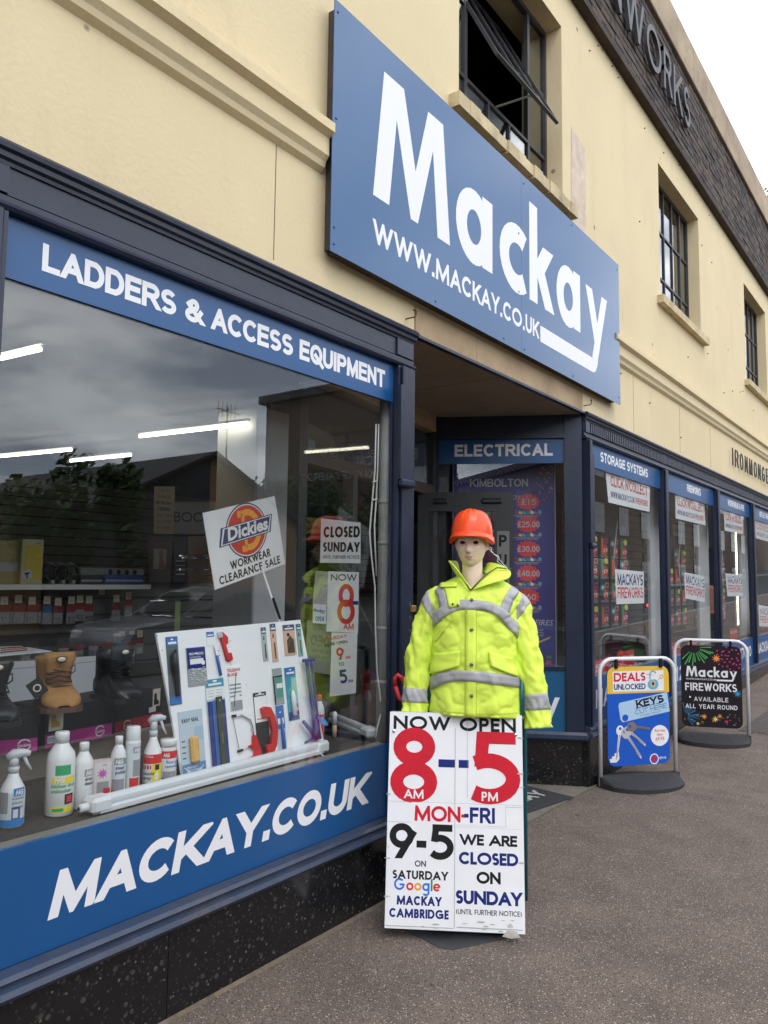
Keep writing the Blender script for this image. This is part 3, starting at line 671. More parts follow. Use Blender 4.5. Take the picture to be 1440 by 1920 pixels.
# fluted vents in the frieze of the right run
GRV = mat('vent_shadow', (.006, .007, .012), .8)
m = MB(); m.box(5.99, 22, -.0155, -.0125, 2.80, 2.88, GRV); x = 5.99
while x < 16: m.box(x, x + .028, -.024, -.0157, 2.80, 2.88, NAVY); x += .045
m.build('frieze_fluting', bld, kind='stuff')
heads_l = ['', '', 'LADDERS & ACCESS EQUIPMENT']; heads_r = ['STORAGE SYSTEMS', 'FIREWORKS', 'WORKWEAR & PPE', 'METALS WAREHOUSE', '', '', '', '', '', '']
feet_l = ['', '', 'MACKAY.CO.UK']; feet_r = ['MACKAY.CO.UK', '01223 517000', '01223 517000', 'MACKAY.CO.UK', '', '', '', '', '', '']
def bay(x0, x1, S3, head, foot, left):
    zt = 2.75
    w = MB(); w.box(x0, x1, .014, .020, S3[2], 2.535, GLASS); W_ = w.build('shop_window', bld)
    p = MB(); p.box(x0, x1, .004, .024, 2.536, 2.737, BLUEV); p.build('header_panel', W_)
    p = MB(); p.box(x0, x1, .004, .024, S3[1], S3[2] - .001, BLUEV); p.build('lower_panel', W_)
    F = front(.004)
    if head:
        L = []
        if left: text(None, F, head, 1.305, 2.597, .094, .225, WHITE, fit=1.9, gap=.06, each=L)
        else:
            f = {'STORAGE SYSTEMS': (6.26, 1.24), 'FIREWORKS': (8.85, .57), 'WORKWEAR & PPE': (10.75, .95), 'METALS WAREHOUSE': (12.75, 1.15)}[head]
            text(None, F, head, f[0], 2.605, .085, .22, WHITE, fit=f[1], gap=.12, each=L)
        for q in L: q.build('letter', W_)
    if foot:
        L = []
        if left: text(None, F, foot, 1.435, .500, .146, .25, WHITE, fit=1.65, slant=.2, gap=.06, each=L)
        else: text(None, F, foot, x0 + .12, .58, .15, .2, WHITE, fit=x1 - x0 - .26, gap=.13, slant=0, each=L)
        for q in L: q.build('letter', W_)
    m = MB(); m.box(x0, x1, .026, .085, S3[2] - .03, S3[2] - .004, mat('inner_sill', (.22, .21, .18), .6, var=.2)); m.build('inner_sill', W_)
    for u0 in (x0, x1 - .008): m = MB(); m.box(u0, u0 + .008, .002, .013, S3[2], 2.535, NAVY); m.build('glazing_bead', W_)
for i in range(3): bay(LPX[i] + .07, LPX[i + 1] - (.07 if i < 2 else .075), LS, heads_l[i], feet_l[i], True)
for i in range(9): bay(RP[i] + (.07 if i == 0 else .06), RP[i + 1] - .06, RS, heads_r[i], feet_r[i], False)

# ---------------- the lobby
for x0, x1 in ((3.47, 4.15), (4.153, 5.2), (5.203, 5.858)):
    m = MB(); m.box(x0, x1, -.008, .34, 2.95, 3.115 if 1 else 0, BEAM); m.build('lintel_stone', bld)
m = MB(); m.box(3.30, 4.464, .0, 1.2, 2.935, 2.949, SOFFIT); m.box(4.472, 5.90, .0, 1.2, 2.935, 2.949, SOFFIT); m.build('soffit', bld)
m = MB(); m.box(3.44, 5.86, -.035, 0, 2.932, 2.948, NAVY); m.build('lintel_trim', bld)
a118 = math.radians(118); RD = Vector((math.cos(a118), math.sin(a118), 0)); RL = 1.17
RF = Fr(Vector((5.88, .0, 0)) + RD * RL, -RD, (0, 0, 1))
RF.o += RF.z * .0
ret = MB(); ret.box(0, 1.02, .92, 2.545, -.012, -.006, GLASS, RF); RW = ret.build('shop_window', bld)
m = MB(); m.box(-.10, .012, .42, 2.94, -.06, .03, NAVY, RF); m.box(1.02, 1.155, .42, 2.94, -.05, .028, NAVY, RF); m.box(.012, 1.02, 2.78, 2.94, -.05, .01, NAVY, RF); m.box(.012, 1.02, 2.745, 2.78, -.05, .03, NAVY, RF)
m.box(.012, 1.02, .90, .925, -.05, .012, NAVY, RF); m.build('lobby_window_frame', bld)
m = MB(); m.box(.012, 1.02, 2.545, 2.745, -.02, .0, BLUEV, RF); text(m, RF, 'ELECTRICAL', .14, 2.605, .1, .22, WHITE, fit=.79, gap=.13); m.build('header_panel', RW)
m = MB(); m.box(.012, 1.02, .43, .90, -.02, .0, mat('teal_blue_vinyl', (.012, .10, .22), .35), RF); logo(m, RF, .01, .56, .30, WHITE); m.build('lower_panel', RW)
m = MB(); m.box(-.10, 1.19, .36, .43, -.06, .05, NAVYL, RF, bev=.02); m.build('sill_moulding', bld)
m = MB(); m.box(-.10, .60, -.05, .359, -.1, .0, GRANITE, RF); m.build('stallriser_slab', bld)
m = MB(); m.box(.603, 1.14, -.05, .359, -.1, .0, GRANITE, RF); m.build('stallriser_slab', bld)
a97 = math.radians(97); LD = Vector((math.cos(a97), math.sin(a97), 0)); LL = .65
LF = Fr(Vector((3.40, 0.06, 0)), LD, (0, 0, 1))      # its z points into the lobby
ZD = Fr(LF.p(LL, 0), -LD, (0, 0, 1))                 # seen from inside the display
m = MB(); m.box(.0, LL, .76, 2.733, -.004, .002, GLASS, LF); LW = m.build('shop_window', bld)
m = MB(); m.box(0, LL, 2.735, 2.94, -.03, .03, COLM, LF); m.box(0, LL, .33, .76, -.03, .03, NAVY, LF); m.box(0, LL, -.05, .329, -.03, .035, GRANITE, LF); m.box(LL - .006, LL + .006, .76, 2.73, -.012, .01, mat('pane_edge', (.45, .47, .46), .4), LF)
m.build('lobby_side_frame', bld)
# door wall at the back of the lobby
DO = Vector((3.32, .72, 0)); DE = Vector((5.30, 1.06, 0)); DF = Fr(DO, DE - DO, (0, 0, 1)); DL = (DE - DO).length
DOORP = mat('dark_door_paint', (.030, .032, .033), .38, var=.2, vscale=9, bump=.1)
m = MB()
m.box(-.03, .06, 0, 2.94, -.05, .03, DOORP, DF); m.box(DL - .05, DL + .03, 0, 2.94, -.05, .03, DOORP, DF); m.box(.06, DL - .05, 2.28, 2.36, -.05, .03, mat('transom_wood', (.05, .028, .022), .5), DF); m.box(.06, DL - .05, 2.80, 2.94, -.05, .05, BEAM, DF)
m.box(.62, .68, 0, 2.28, -.05, .03, DOORP, DF)
m.build('door_frame', bld)
m = MB(); m.box(.06, DL - .05, 2.36, 2.80, -.006, 0, GLASS, DF); m.build('fanlight', bld)
# open leaf
al = math.radians(-62); HF = Fr((5.085, 1.055, 0), (math.cos(al), math.sin(al), 0), (0, 0, 1))
P0 = HF.px(795, 934)[1]
LWd = .745; LZ = .06; LT = 2.285
m = MB()
m.box(0, .085, LZ, LT, -.02, .025, DOORP, HF); m.box(LWd - .15, LWd, LZ, LT, -.02, .025, DOORP, HF); m.box(.085, LWd - .15, LT - .15, LT, -.02, .025, DOORP, HF); m.box(.085, LWd - .15, LZ, LZ + .25, -.02, .025, DOORP, HF)
DR = m.build('door', bld)
m = MB(); m.box(.085, LWd - .15, LZ + .25, LT - .15, -.004, .002, GLASS, HF); m.build('pane', DR)
for u0, u1 in ((.12, .24), (.5, .66)): m = MB(); m.box(u0, u1, LT - .09, LT - .05, .026, .05, mat('closer_black', (.01, .01, .01), .3), HF, bev=.01); m.build('door_closer', DR)
m = MB(); m.box(LWd - .125, LWd - .03, 1.25, 1.98, .026, .03, mat('push_plate', (.16, .16, .155), .45), HF)
for i, ch in enumerate('PUSH'): text(m, HF, ch, LWd - .11, 1.86 - i * .15, .09, .2, BLACKP, z=.031, fit=.06)
m.build('push_plate', DR)
# entrance mat
m = MB(); MATM = mat('door_mat', (.035, .035, .04), .95, var=.3, vscale=40, bump=.5, bscale=200)
m = MB(); MF = Fr((4.55, .12, .018), (.985, -.17, 0), (.17, .985, 0)); m.box(0, .98, -.0, .60, 0, .008, MATM, MF, bev=.003)
text(m, MF, 'MACKAY', .2, .16, .14, .2, mat('mat_lettering', (.4, .4, .38), .9), z=.0085, fit=.7); mo = m.build('door_mat'); mo['label'] = 'dark grey doormat with pale lettering in the shop entrance'; mo['category'] = 'doormat'

# ---------------- interior shell (parts of the building)
m = MB()
CZ = 2.75
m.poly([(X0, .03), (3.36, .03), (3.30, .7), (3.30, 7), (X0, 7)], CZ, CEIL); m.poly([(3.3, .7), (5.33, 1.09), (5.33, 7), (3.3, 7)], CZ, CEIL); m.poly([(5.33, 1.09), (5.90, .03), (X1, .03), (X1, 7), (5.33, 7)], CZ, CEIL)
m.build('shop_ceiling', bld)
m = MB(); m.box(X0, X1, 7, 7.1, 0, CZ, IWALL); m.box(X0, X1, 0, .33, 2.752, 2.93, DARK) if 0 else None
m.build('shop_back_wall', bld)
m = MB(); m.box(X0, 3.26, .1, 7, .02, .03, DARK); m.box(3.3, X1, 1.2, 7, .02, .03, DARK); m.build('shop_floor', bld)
# window beds
m = MB(); m.box(1.18, 3.30, .086, .80, .60, .742, CARPET); m.box(1.18, 3.30, .80, 1.55, .60, .868, CARPET); m.box(1.18, 3.30, .785, .80, .742, .872, mat('riser_edge', (.20, .18, .15), .7)); m.build('window_bed', bld)
m = MB(); m.box(-.9, 1.0, .086, 1.5, .6, .742, CARPET); m.build('window_bed', bld)
for i in range(5): m = MB(); m.box(RP[i] + .07, RP[i + 1] - .06, .086, 1.2, .6, .80, CARPET); m.build('window_bed', bld)
m = MB(); pc = at_y(480, 900, 1.35); m.box(pc.x, pc.x + .40, 1.35, 1.75, .87, CZ, COLM, bev=.01); m.build('column', bld)
for u0, u1 in ((1219, 1236), (1309, 1328), (1386, 1401)):
    m = MB(); x = at_y(u0, 1000, .30).x; x2 = at_y(u1, 1000, .30).x; m.box(x, x2, .30, .34, .80, CZ, COLM, bev=.006); m.build('column', bld)
# grooved display boards of the far shop wall
SLAT = mat('slatwall_board', (.20, .196, .185), .6, var=.12, vscale=3)
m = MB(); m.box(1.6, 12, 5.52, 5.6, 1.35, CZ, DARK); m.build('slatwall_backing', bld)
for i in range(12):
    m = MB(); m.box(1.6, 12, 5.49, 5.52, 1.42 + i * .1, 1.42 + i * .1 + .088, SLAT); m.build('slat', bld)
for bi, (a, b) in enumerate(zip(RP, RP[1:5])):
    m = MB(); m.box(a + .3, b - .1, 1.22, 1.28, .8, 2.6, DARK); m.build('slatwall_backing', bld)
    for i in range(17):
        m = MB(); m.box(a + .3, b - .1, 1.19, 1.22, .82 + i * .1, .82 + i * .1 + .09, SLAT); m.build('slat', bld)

# ================================================================ SIGNS ON THE FRONT
sg = thing('shop_sign', 'big blue shop sign reading Mackay in white, mounted above the lobby entrance', 'sign', (4.5, -.1, 3.1))
SK = (2.378 - .075) / (2.378 - .12); SF = Fr((0, -.075, 1.6 - 1.6 * SK), (1, 0, 0), (0, 0, 1)); WOODB = mat('sign_batten', s(74, 64, 58), .8, var=.3, vscale=8, bump=.3)
for i, (a, b) in enumerate(((2.605, 4.549), (4.551, 6.415))):
    m = MB(); m.box(a * SK, b * SK, 3.10 * SK, 4.335 * SK, -.004, 0, BLUE, SF); m.build('sign_panel', sg)
m = MB()
for x0, x1, z0, z1 in ((2.645, 2.69, 3.13, 4.32), (6.35, 6.395, 3.13, 4.32), (2.67, 6.35, 3.115, 3.16), (2.67, 6.35, 4.28, 4.32), (4.52, 4.58, 3.16, 4.28)): m.box(x0 * SK, x1 * SK, -.07, -.002, 1.6 + (z0 - 1.6) * SK, 1.6 + (z1 - 1.6) * SK, WOODB)
m.build('batten_frame', sg)
m = MB(); logo(m, SF, 2.92 * SK, 3.5 * SK, SK, WHITE); m.build('logo_lettering', sg)
m = MB(); text(m, SF, 'WWW.MACKAY.CO.UK', 2.925 * SK, 3.26 * SK, .12 * SK, .2, WHITE, fit=1.885 * SK, style='F', gap=.16); m.build('lettering', sg)
for x, z in [(2.63, 4.28), (2.63, 3.75), (2.63, 3.22), (2.63, 3.14), (3.5, 3.13), (4.3, 3.13), (4.51, 3.5), (4.59, 3.13), (4.51, 3.9), (5.4, 3.13), (6.38, 3.16), (6.38, 3.7), (6.38, 4.28), (5.4, 4.3), (4.59, 4.28)]:
    m = MB(); m.lathe([(.007, 0), (.006, .003), (.002, .005)], mat('rivet', (.05, .1, .25), .3, metal=.6), SF.sub(x * SK, z * SK, 0), 8); m.build('rivet', sg)
t = thing('wall_lettering', 'thin black metal letters spelling IRONMONGERY fixed to the cream wall above the right-hand windows', 'lettering', (11, 0, 3.1))
LM = mat('black_letter_metal', (.012, .012, .013), .4); L = []
text(None, front(-.03), 'IRONMONGERY', 10.88, 3.15, .235, .085, LM, fit=2.98, gap=1.1, depth=.012, each=L)
for q in L: q.build('letter', t)
t = thing('parapet_lettering', 'large grey metal letters spelling IRONWORKS standing off the dark brick band', 'lettering', (7, -.1, 6.7))
LG = mat('grey_letter_metal', (.065, .065, .07), .5, var=.3, vscale=6); L = []
pw = at_y(1168, 30, -.10).x; ps = at_y(1291, 220, -.10).x
text(None, front(-.085), 'WORKS', pw, 6.76, .46, .12, LG, fit=ps - pw, gap=.32, depth=.035, each=L, style='F')
sp_ = (ps - pw) / 5
text(None, front(-.085), 'IRON', pw - sp_ * 3.6, 6.76, .46, .12, LG, fit=sp_ * 3.4, gap=.32, depth=.035, each=L, style='F')
for q in L: q.build('letter', t)

# ================================================================ MANNEQUIN
MO = at_d(885, 1300, 3.78); MO = Vector((MO.x, MO.y, 0))
fd = (CAM - MO); fd.z = 0; fd.normalize(); rt = Vector((-fd.y, fd.x, 0))
BF = Fr(MO, rt, (0, 0, 1))
man = thing('mannequin', 'pale shop mannequin head and neck with dark eyes, looking out from the hi-vis jacket', 'mannequin', MO)
yaw = math.radians(9); HDF = Fr(BF.p(-.004, 1.772, .0), BF.x * math.cos(yaw) + BF.z * -math.sin(yaw) * -1, (0, 0, 1))
def g2(x, y, sx, sy): return math.exp(-(x * x) / (sx * sx) - (y * y) / (sy * sy))
def head_fn(u, v):
    th = 2 * PI * u; ph = PI * (v - .5); dx, dy, dz = math.cos(ph) * math.sin(th), math.sin(ph), math.cos(ph) * math.cos(th)
    x, y, z = .073 * abs(dx) ** .88 * (1 if dx > 0 else -1), .118 * dy, .092 * dz
    if dy < 0:
        t_ = -dy; x *= 1 - .24 * t_ ** 1.6; 
        if dz < 0: z *= 1 - .55 * t_
        else: z *= 1 + .06 * t_
    if dz > 0:
        z += .033 * math.exp(-(x / .0095) ** 2) * (math.exp(-((y + .030) / .014) ** 2) + .45 * math.exp(-((y + .008) / .018) ** 2))
        z += .006 * g2(abs(x) - .012, y + .034, .006, .007)
        z -= .022 * g2(abs(x) - .030, y - .008, .016, .011)
        z += .006 * g2(abs(x) - .028, y - .030, .022, .008)
        z += .007 * g2(x, y + .058, .020, .0045) + .008 * g2(x, y + .069, .017, .005) - .009 * g2(x, y + .063, .024, .0025)
        z += .009 * g2(x, y + .096, .018, .014) + .005 * g2(abs(x) - .045, y + .02, .012, .02) - .004 * g2(abs(x) - .042, y + .055, .014, .02)
    return HDF.p(x, y, z)
m = MB(); m.grid(head_fn, 72, 60, SKIN, wrap=True)
def neck_fn(u, v):
    th = 2 * PI * u; y = 1.38 + .34 * v; r = .050 + .0 * v + .09 * max(0, .45 - v) ** 1.3 * 2.2
    z = -.012 + (.055 * math.cos(th)) * (1 + 1.6 * max(0, .45 - v))
    return BF.p(r * math.sin(th) * (1 + 0), y, z + .012 * (math.exp(-((math.sin(th)) / .35) ** 2) if math.cos(th) > 0 and v < .5 else 0))
m.grid(neck_fn, 28, 14, SKIN, wrap=True)
for sx in (-1, 1):
    m.tube([HDF.p(sx * .068, -.028, -.008), HDF.p(sx * .073, -.016, -.012), HDF.p(sx * .077, .004, -.016), HDF.p(sx * .077, .018, -.012), HDF.p(sx * .070, .022, -.004)], [.006, .008, .009, .008, .005], SKIN, 8)
m.build('body', man, smooth=True)
EYE = mat('dark_eye', (.012, .008, .007), .25); LIP = mat('lip_paint', s(186, 132, 118), .5)
for sx in (-1, 1):
    m = MB(); m.lathe([(.0003, .0045), (.008, .0035), (.0125, 0), (.011, -.006)], EYE, Fr(HDF.p(sx * .030, .009, .0725), HDF.x, HDF.y), 14, sx=1.3, sy=.72); m.build('eye', man, smooth=True)
    m = MB(); m.tube([HDF.p(sx * .014, .022, .088), HDF.p(sx * .026, .028, .088), HDF.p(sx * .040, .024, .080)], [.0015, .0022, .001], mat('brow_paint', s(120, 92, 76), .6), 6); m.build('eyebrow', man)
m = MB(); m.tube([HDF.p(-.018, -.0625, .0905), HDF.p(-.008, -.0595, .0985), HDF.p(0, -.061, .100), HDF.p(.008, -.0595, .0985), HDF.p(.018, -.0625, .0905)], [.0010, .0024, .0022, .0024, .0010], LIP, 6)
m.tube([HDF.p(-.016, -.064, .091), HDF.p(0, -.069, .099), HDF.p(.016, -.064, .091)], [.0012, .0034, .0012], LIP, 6); m.build('lips', man, smooth=True)
for sx in (-1, 1):
    m = MB(); m.lathe([(.0005, .002), (.0028, .001), (.003, -.002)], EYE, Fr(HDF.p(sx * .0065, -.041, .1085), HDF.x, HDF.y), 8, sx=1.2, sy=.6); m.build('nostril', man)
# stand and hips hidden inside the coat
m = MB(); m.tube([BF.p(0, .07, -.05), BF.p(0, 1.42, -.05)], .018, CHROME, 10); m.build('stand_pole', man)
m = MB(); m.box(-.21, .21, .012, .03, -.22, .20, mat('base_plate', (.05, .05, .052), .5, metal=.3, var=.3, bump=.3), BF.sub(0, 0, 0), bev=.004); m.build('base_plate', man)

hel = thing('hard_hat', 'bright orange hard hat with short peak worn by the mannequin', 'helmet', BF.p(0, 1.83, 0))
HLF = Fr(HDF.p(.002, .05, -.004), HDF.x, HDF.y)
def hel_fn(u, v):
    th = 2 * PI * u; c, q = math.sin(th), math.cos(th); ph = v * PI / 2
    a, b = .103, .124; r = math.cos(ph) ** .62; h = .126 * math.sin(ph) ** 1.0
    rid = .0045 * (math.exp(-(c / .10) ** 2) + math.exp(-((abs(c) - .42) / .09) ** 2)) * (1 if math.sin(ph) > .45 else .0)
    dip = -.014 * (c * c) * (1 - v) ** 3 - (.018 if q < 0 else 0) * (q * q) * (1 - v) ** 3
    return HLF.p(a * r * c * (1 + rid * 3), h + rid + dip, b * r * q)
m = MB(); m.grid(hel_fn, 64, 22, HELMET, wrap=True)
def rim_fn(u, v):
    th = 2 * PI * u; c, q = math.sin(th), math.cos(th); dip = -.014 * c * c - (.018 if q < 0 else 0) * q * q
    pk = max(0, q) ** 3 * .040; e = (.0, .006, .009 + pk, .009 + pk, .003, -.003)[round(v * 5)]; d = (.014, .005, .0 - pk * .25, -.006 - pk * .3, -.010, -.014)[round(v * 5)]
    return HLF.p((.103 + e) * c, d + dip - .022 * abs(c) ** 4 * (1 if v > .3 else .2), (.124 + e) * q)
m.grid(rim_fn, 64, 6, HELMET, wrap=True); m.build('shell', hel, smooth=True)
m = MB(); m.tube([HLF.p(.094 * math.sin(a), -.012, .112 * math.cos(a)) for a in [i * PI / 12 for i in range(25)]], .006, mat('headband', s(170, 140, 90), .7), 6); m.build('headband', hel)

# ================================================================ HI-VIS COAT
coat = thing('hi_vis_coat', 'fluorescent yellow hi-vis coat with grey reflective bands on the mannequin behind the opening-hours board', 'jacket', BF.p(0, 1.3, 0))
PA = [(.957, .232, .165), (1.0, .226, .165), (1.1, .216, .162), (1.22, .206, .155), (1.34, .20, .15), (1.44, .205, .142), (1.50, .215, .128), (1.535, .213, .112), (1.56, .19, .098), (1.585, .15, .086), (1.61, .105, .076), (1.625, .083, .072)]
def prof(Y):
    for (y0, a0, b0), (y1, a1, b1) in zip(PA, PA[1:]):
        if Y <= y1: t_ = max(0, (Y - y0) / (y1 - y0)); return a0 + (a1 - a0) * t_, b0 + (b1 - b0) * t_
    return PA[-1][1:]
def fold(X, Y):
    n1_ = noise.noise(Vector((X * 9, Y * 4.2, 3.1))); n2_ = noise.noise(Vector((X * 3 + Y * 7, Y * 9 - X * 8, 8.0)))
    low = max(0, 1.5 - Y) * 1.4
    cz = 1 - abs(noise.noise(Vector((X * 13 + Y * 9, Y * 12 - X * 7, 9.1)))) * 2.6; cz2 = 1 - abs(noise.noise(Vector((X * 7 - Y * 11, Y * 8 + X * 9, 2.7)))) * 2.6
    rg = 1 - abs(noise.noise(Vector((X * 5 - Y * 3, Y * 3.5 + X * 6, 4.4)))) * 2
    return .018 * n1_ * min(1, .35 + low) + .009 * n2_ + .006 * max(0, rg) ** 3 - .0045 * max(0, cz) ** 3 - .005 * max(0, cz2) ** 3 + .006 * math.sin(X * 34 + Y * 5) * min(1, max(0, 1.2 - Y) * 3) * .6 + .004 * abs(noise.noise(Vector((X * 16 - Y * 10, Y * 14, 1.0))))
CX = .018
NP = 2.3
def front_pt(X, Y, off=0):
    a, b = prof(Y); x = max(-a * .9995, min(a * .9995, X - CX)); z = b * max(0, 1 - (abs(x) / a) ** NP) ** (1 / NP)
    nx = (abs(x) / a) ** 2.5 * (1 if x > 0 else -1); nz = math.sqrt(max(0, 1 - nx * nx))
    f = fold(X, Y) + off
    return BF.p(x + CX + f * nx, Y, z + f * nz)
def torso_fn(u, v):
    th = 2 * PI * u; Y = .957 + (1.628 - .957) * v; a, b = prof(Y); c, q = math.sin(th), math.cos(th)
    x = a * (1 if c > 0 else -1) * abs(c) ** (2 / NP); z = b * (1 if q > 0 else -1) * abs(q) ** (2 / NP)
    Yh = Y + (0.006 * math.sin(th * 2 + 1) - .012 * c if v < .02 else 0)
    if q > 0:
        nx = (abs(x) / a) ** 2.5 * (1 if x > 0 else -1); nz = math.sqrt(max(0, 1 - nx * nx)); f = fold(x + CX, Y)
        neckV = Y > 1.555 and abs(x) < (Y - 1.555) * 1.0
        return BF.p(x + CX + f * nx, Yh, z + f * nz)
    f = fold(x, Y) * .6
    return BF.p(x + CX, Yh, z - f)
m = MB(); nu, nv = 150, 96
vs = [torso_fn(i / nu, j / (nv - 1)) for j in range(nv) for i in range(nu)]; fs = []
for j in range(nv - 1):
    for i in range(nu):
        k = (i + 1) % nu; Y = .957 + .671 * (j + .5) / (nv - 1); th = 2 * PI * (i + .5) / nu; a, b = prof(Y); x = a * (1 if math.sin(th) > 0 else -1) * abs(math.sin(th)) ** (2 / NP)
        if math.cos(th) > 0 and Y > 1.555 and abs(x + .006) < (Y - 1.55) * .92 + .004: continue
        fs.append((j * nu + i, j * nu + k, (j + 1) * nu + k, (j + 1) * nu + i))
m.raw(vs, fs, HIVIS); m.build('coat_body', coat, smooth=True, solid=.003)
def sleeve(path, name):
    P = [Vector(p) for p in path]; n = 60
    def pt(t_):
        k = t_ * (len(P) - 1); i = min(int(k), len(P) - 2); f = k - i
        p0, p1, p2, p3 = P[max(i - 1, 0)], P[i], P[i + 1], P[min(i + 2, len(P) - 1)]
        return .5 * ((2 * p1) + (p2 - p0) * f + (2 * p0 - 5 * p1 + 4 * p2 - p3) * f * f + (3 * p1 - p0 - 3 * p2 + p3) * f ** 3)
    sgx = 1 if P[-1].x > 0 else -1
    def fn(u, v, off=0):
        c = pt(v); t_ = (pt(min(1, v + .02)) - pt(max(0, v - .02))).normalized(); ax = Vector((1, 0, 0)); ax = (ax - t_ * ax.dot(t_)).normalized(); bz = t_.cross(ax)
        th = 2 * PI * u; r = (.067 - .010 * v + (.004 if v > .93 else 0)) * min(1, .25 + 6.5 * v) ** .5
        w = .014 * noise.noise(Vector((c.x * 6 + math.sin(th) * 1.6, c.y * 15 + math.sin(th) * 2.6, math.cos(th) * 1.5 + sgx))) + .013 * noise.noise(Vector((math.sin(th) * 2, c.y * 34 + math.sin(th + sgx) * 3, 5.5)))
        el = max(0, 1 - abs(noise.noise(Vector((math.sin(th) * 1.1 + 3, c.y * 22 + math.sin(th + 1) * 1.8, math.cos(th) + sgx * 2)))) * 3)
        r += w + off - .006 * el ** 2
        q = c + ax * (r * math.sin(th)) + bz * (r * .88 * math.cos(th))
        return BF.p(q.x, q.y, q.z)
    m = MB(); m.grid(lambda u, v: fn(u, v), 40, n, HIVIS, wrap=True); m.build(name, coat, smooth=True, solid=.003)
    for v0, v1, sl in ((.23, .315, .13), (.80, .885, .0)):
        m = MB(); m.grid(lambda u, v: fn(u, v0 + (v1 - v0) * v + sl * math.sin(2 * PI * u) * sgx * -.5, .0035), 40, 6, TAPE, wrap=True); m.build('reflective_band', coat, smooth=True, solid=.001)
sleeve([(-.11, 1.53, 0), (-.180, 1.482, .0), (-.230, 1.37, .01), (-.258, 1.22, .02), (-.275, 1.07, .035), (-.278, .93, .05)], 'sleeve')
sleeve([(.14, 1.53, 0), (.206, 1.485, .0), (.246, 1.37, .01), (.270, 1.22, .03), (.297, 1.06, .05), (.310, .905, .075)], 'sleeve')
def band(pts, w, mt=TAPE, off=.0085, name='reflective_band', step=26, solid=.0015):
    P = [Vector(p) for p in pts]; S_ = []
    for i in range(len(P) - 1):
        for k in range(step): S_.append(P[i].lerp(P[i + 1], k / step))
    S_.append(P[-1]); m = MB(); L_ = []
    for i, p in enumerate(S_):
        d = (S_[min(i + 1, len(S_) - 1)] - S_[max(i - 1, 0)]).normalized(); nn = Vector((-d.y, d.x))
        L_.append([front_pt((p + nn * w * t_).x, (p + nn * w * t_).y, off) for t_ in (-.5, -.17, .17, .5)])
    vs = [q for r in L_ for q in r]; fs = [(i * 4 + k, i * 4 + k + 1, (i + 1) * 4 + k + 1, (i + 1) * 4 + k) for i in range(len(L_) - 1) for k in range(3)]
    m.raw(vs, fs, mt); return m.build(name, coat, smooth=True, solid=solid)
def bez(*P):
    P = [Vector(p) for p in P]; o = []
    for i in range(13):
        t_ = i / 12; Q = P
        while len(Q) > 1: Q = [a.lerp(b, t_) for a, b in zip(Q, Q[1:])]
        o.append(Q[0])
    return o
band(bez((-.19, 1.385), (-.14, 1.445), (-.11, 1.475), (-.05, 1.483)) + bez((-.05, 1.483), (.05, 1.482), (.10, 1.478), (.14, 1.44))[1:] + bez((.14, 1.44), (.17, 1.41), (.20, 1.37), (.232, 1.33))[1:], .045, step=3)
band(bez((-.182, 1.585), (-.15, 1.55), (-.135, 1.50), (-.122, 1.435)), .043, step=3, off=.0065)
band(bez((.215, 1.575), (.19, 1.55), (.155, 1.49), (.145, 1.425)), .047, step=3, off=.0065)
band(bez((-.212, 1.085), (-.15, 1.13), (-.12, 1.155), (.0, 1.150)) + bez((0, 1.150), (.07, 1.148), (.15, 1.135), (.243, 1.115))[1:], .050, step=3)
band([(-.006, .960), (-.006, 1.52)], .052, HIVIS, .0045, 'placket', solid=.003)
band([(-.033, .960), (-.033, 1.52)], .002, HIVISD, .0068, 'seam', solid=0)
band([(.02, .960), (.02, 1.52)], .002, HIVISD, .0068, 'seam', solid=0)
def flap(pts, nm='pocket_flap', mt=HIVIS, off=.009):
    m = MB(); (x0, y0), (x1, y1), (x2, y2), (x3, y3) = pts; n = 8
    vs = []
    for j in range(n + 1):
        for i in range(n + 1):
            a, b = i / n, j / n; X = (x0 * (1 - a) + x1 * a) * (1 - b) + (x3 * (1 - a) + x2 * a) * b; Y = (y0 * (1 - a) + y1 * a) * (1 - b) + (y3 * (1 - a) + y2 * a) * b
            vs.append(front_pt(X, Y, off + .006 * b))
    m.raw(vs, [(j * (n + 1) + i, j * (n + 1) + i + 1, (j + 1) * (n + 1) + i + 1, (j + 1) * (n + 1) + i) for j in range(n) for i in range(n)], mt)
    m.build(nm, coat, smooth=True, solid=.004)
flap([(-.175, 1.245), (-.055, 1.265), (-.058, 1.195), (-.185, 1.145)])
flap([(.075, 1.265), (.185, 1.235), (.205, 1.145), (.085, 1.20)])
flap([(-.135, 1.575), (-.070, 1.58), (-.058, 1.475), (-.105, 1.462)], 'chest_pocket', off=.007)
flap([(-.145, 1.585), (-.068, 1.588), (-.070, 1.567), (-.142, 1.562)], 'pocket_flap', off=.013)
band(bez((-.150, 1.43), (-.16, 1.38), (-.19, 1.34), (-.2, 1.30)), .002, HIVISD, .004, 'seam', 3, 0)
band([(-.10, 1.40), (-.165, 1.30)], .004, HIVISD, .004, 'slant_pocket', 8, 0)
band([(-.215, .980), (.245, .977)], .002, HIVISD, .004, 'seam', 30, 0)
ST = mat('press_stud', (.22, .23, .2), .35, metal=.7)
for Y in (1.505, 1.365, 1.205, 1.06):
    p = front_pt(-.002, Y, .012); m = MB(); m.lathe([(.0085, -.003), (.0085, .001), (.005, .003), (.001, .003)], ST, Fr(p, BF.x, BF.y), 12); m.build('press_stud', coat, smooth=True)
for X, Y in ((-.09, 1.483), (-.067, 1.478)):
    p = front_pt(X, Y, .018); m = MB(); m.lathe([(.005, -.002), (.004, .002)], BLACKP, Fr(p, BF.x, BF.y), 8); m.build('press_stud', coat)
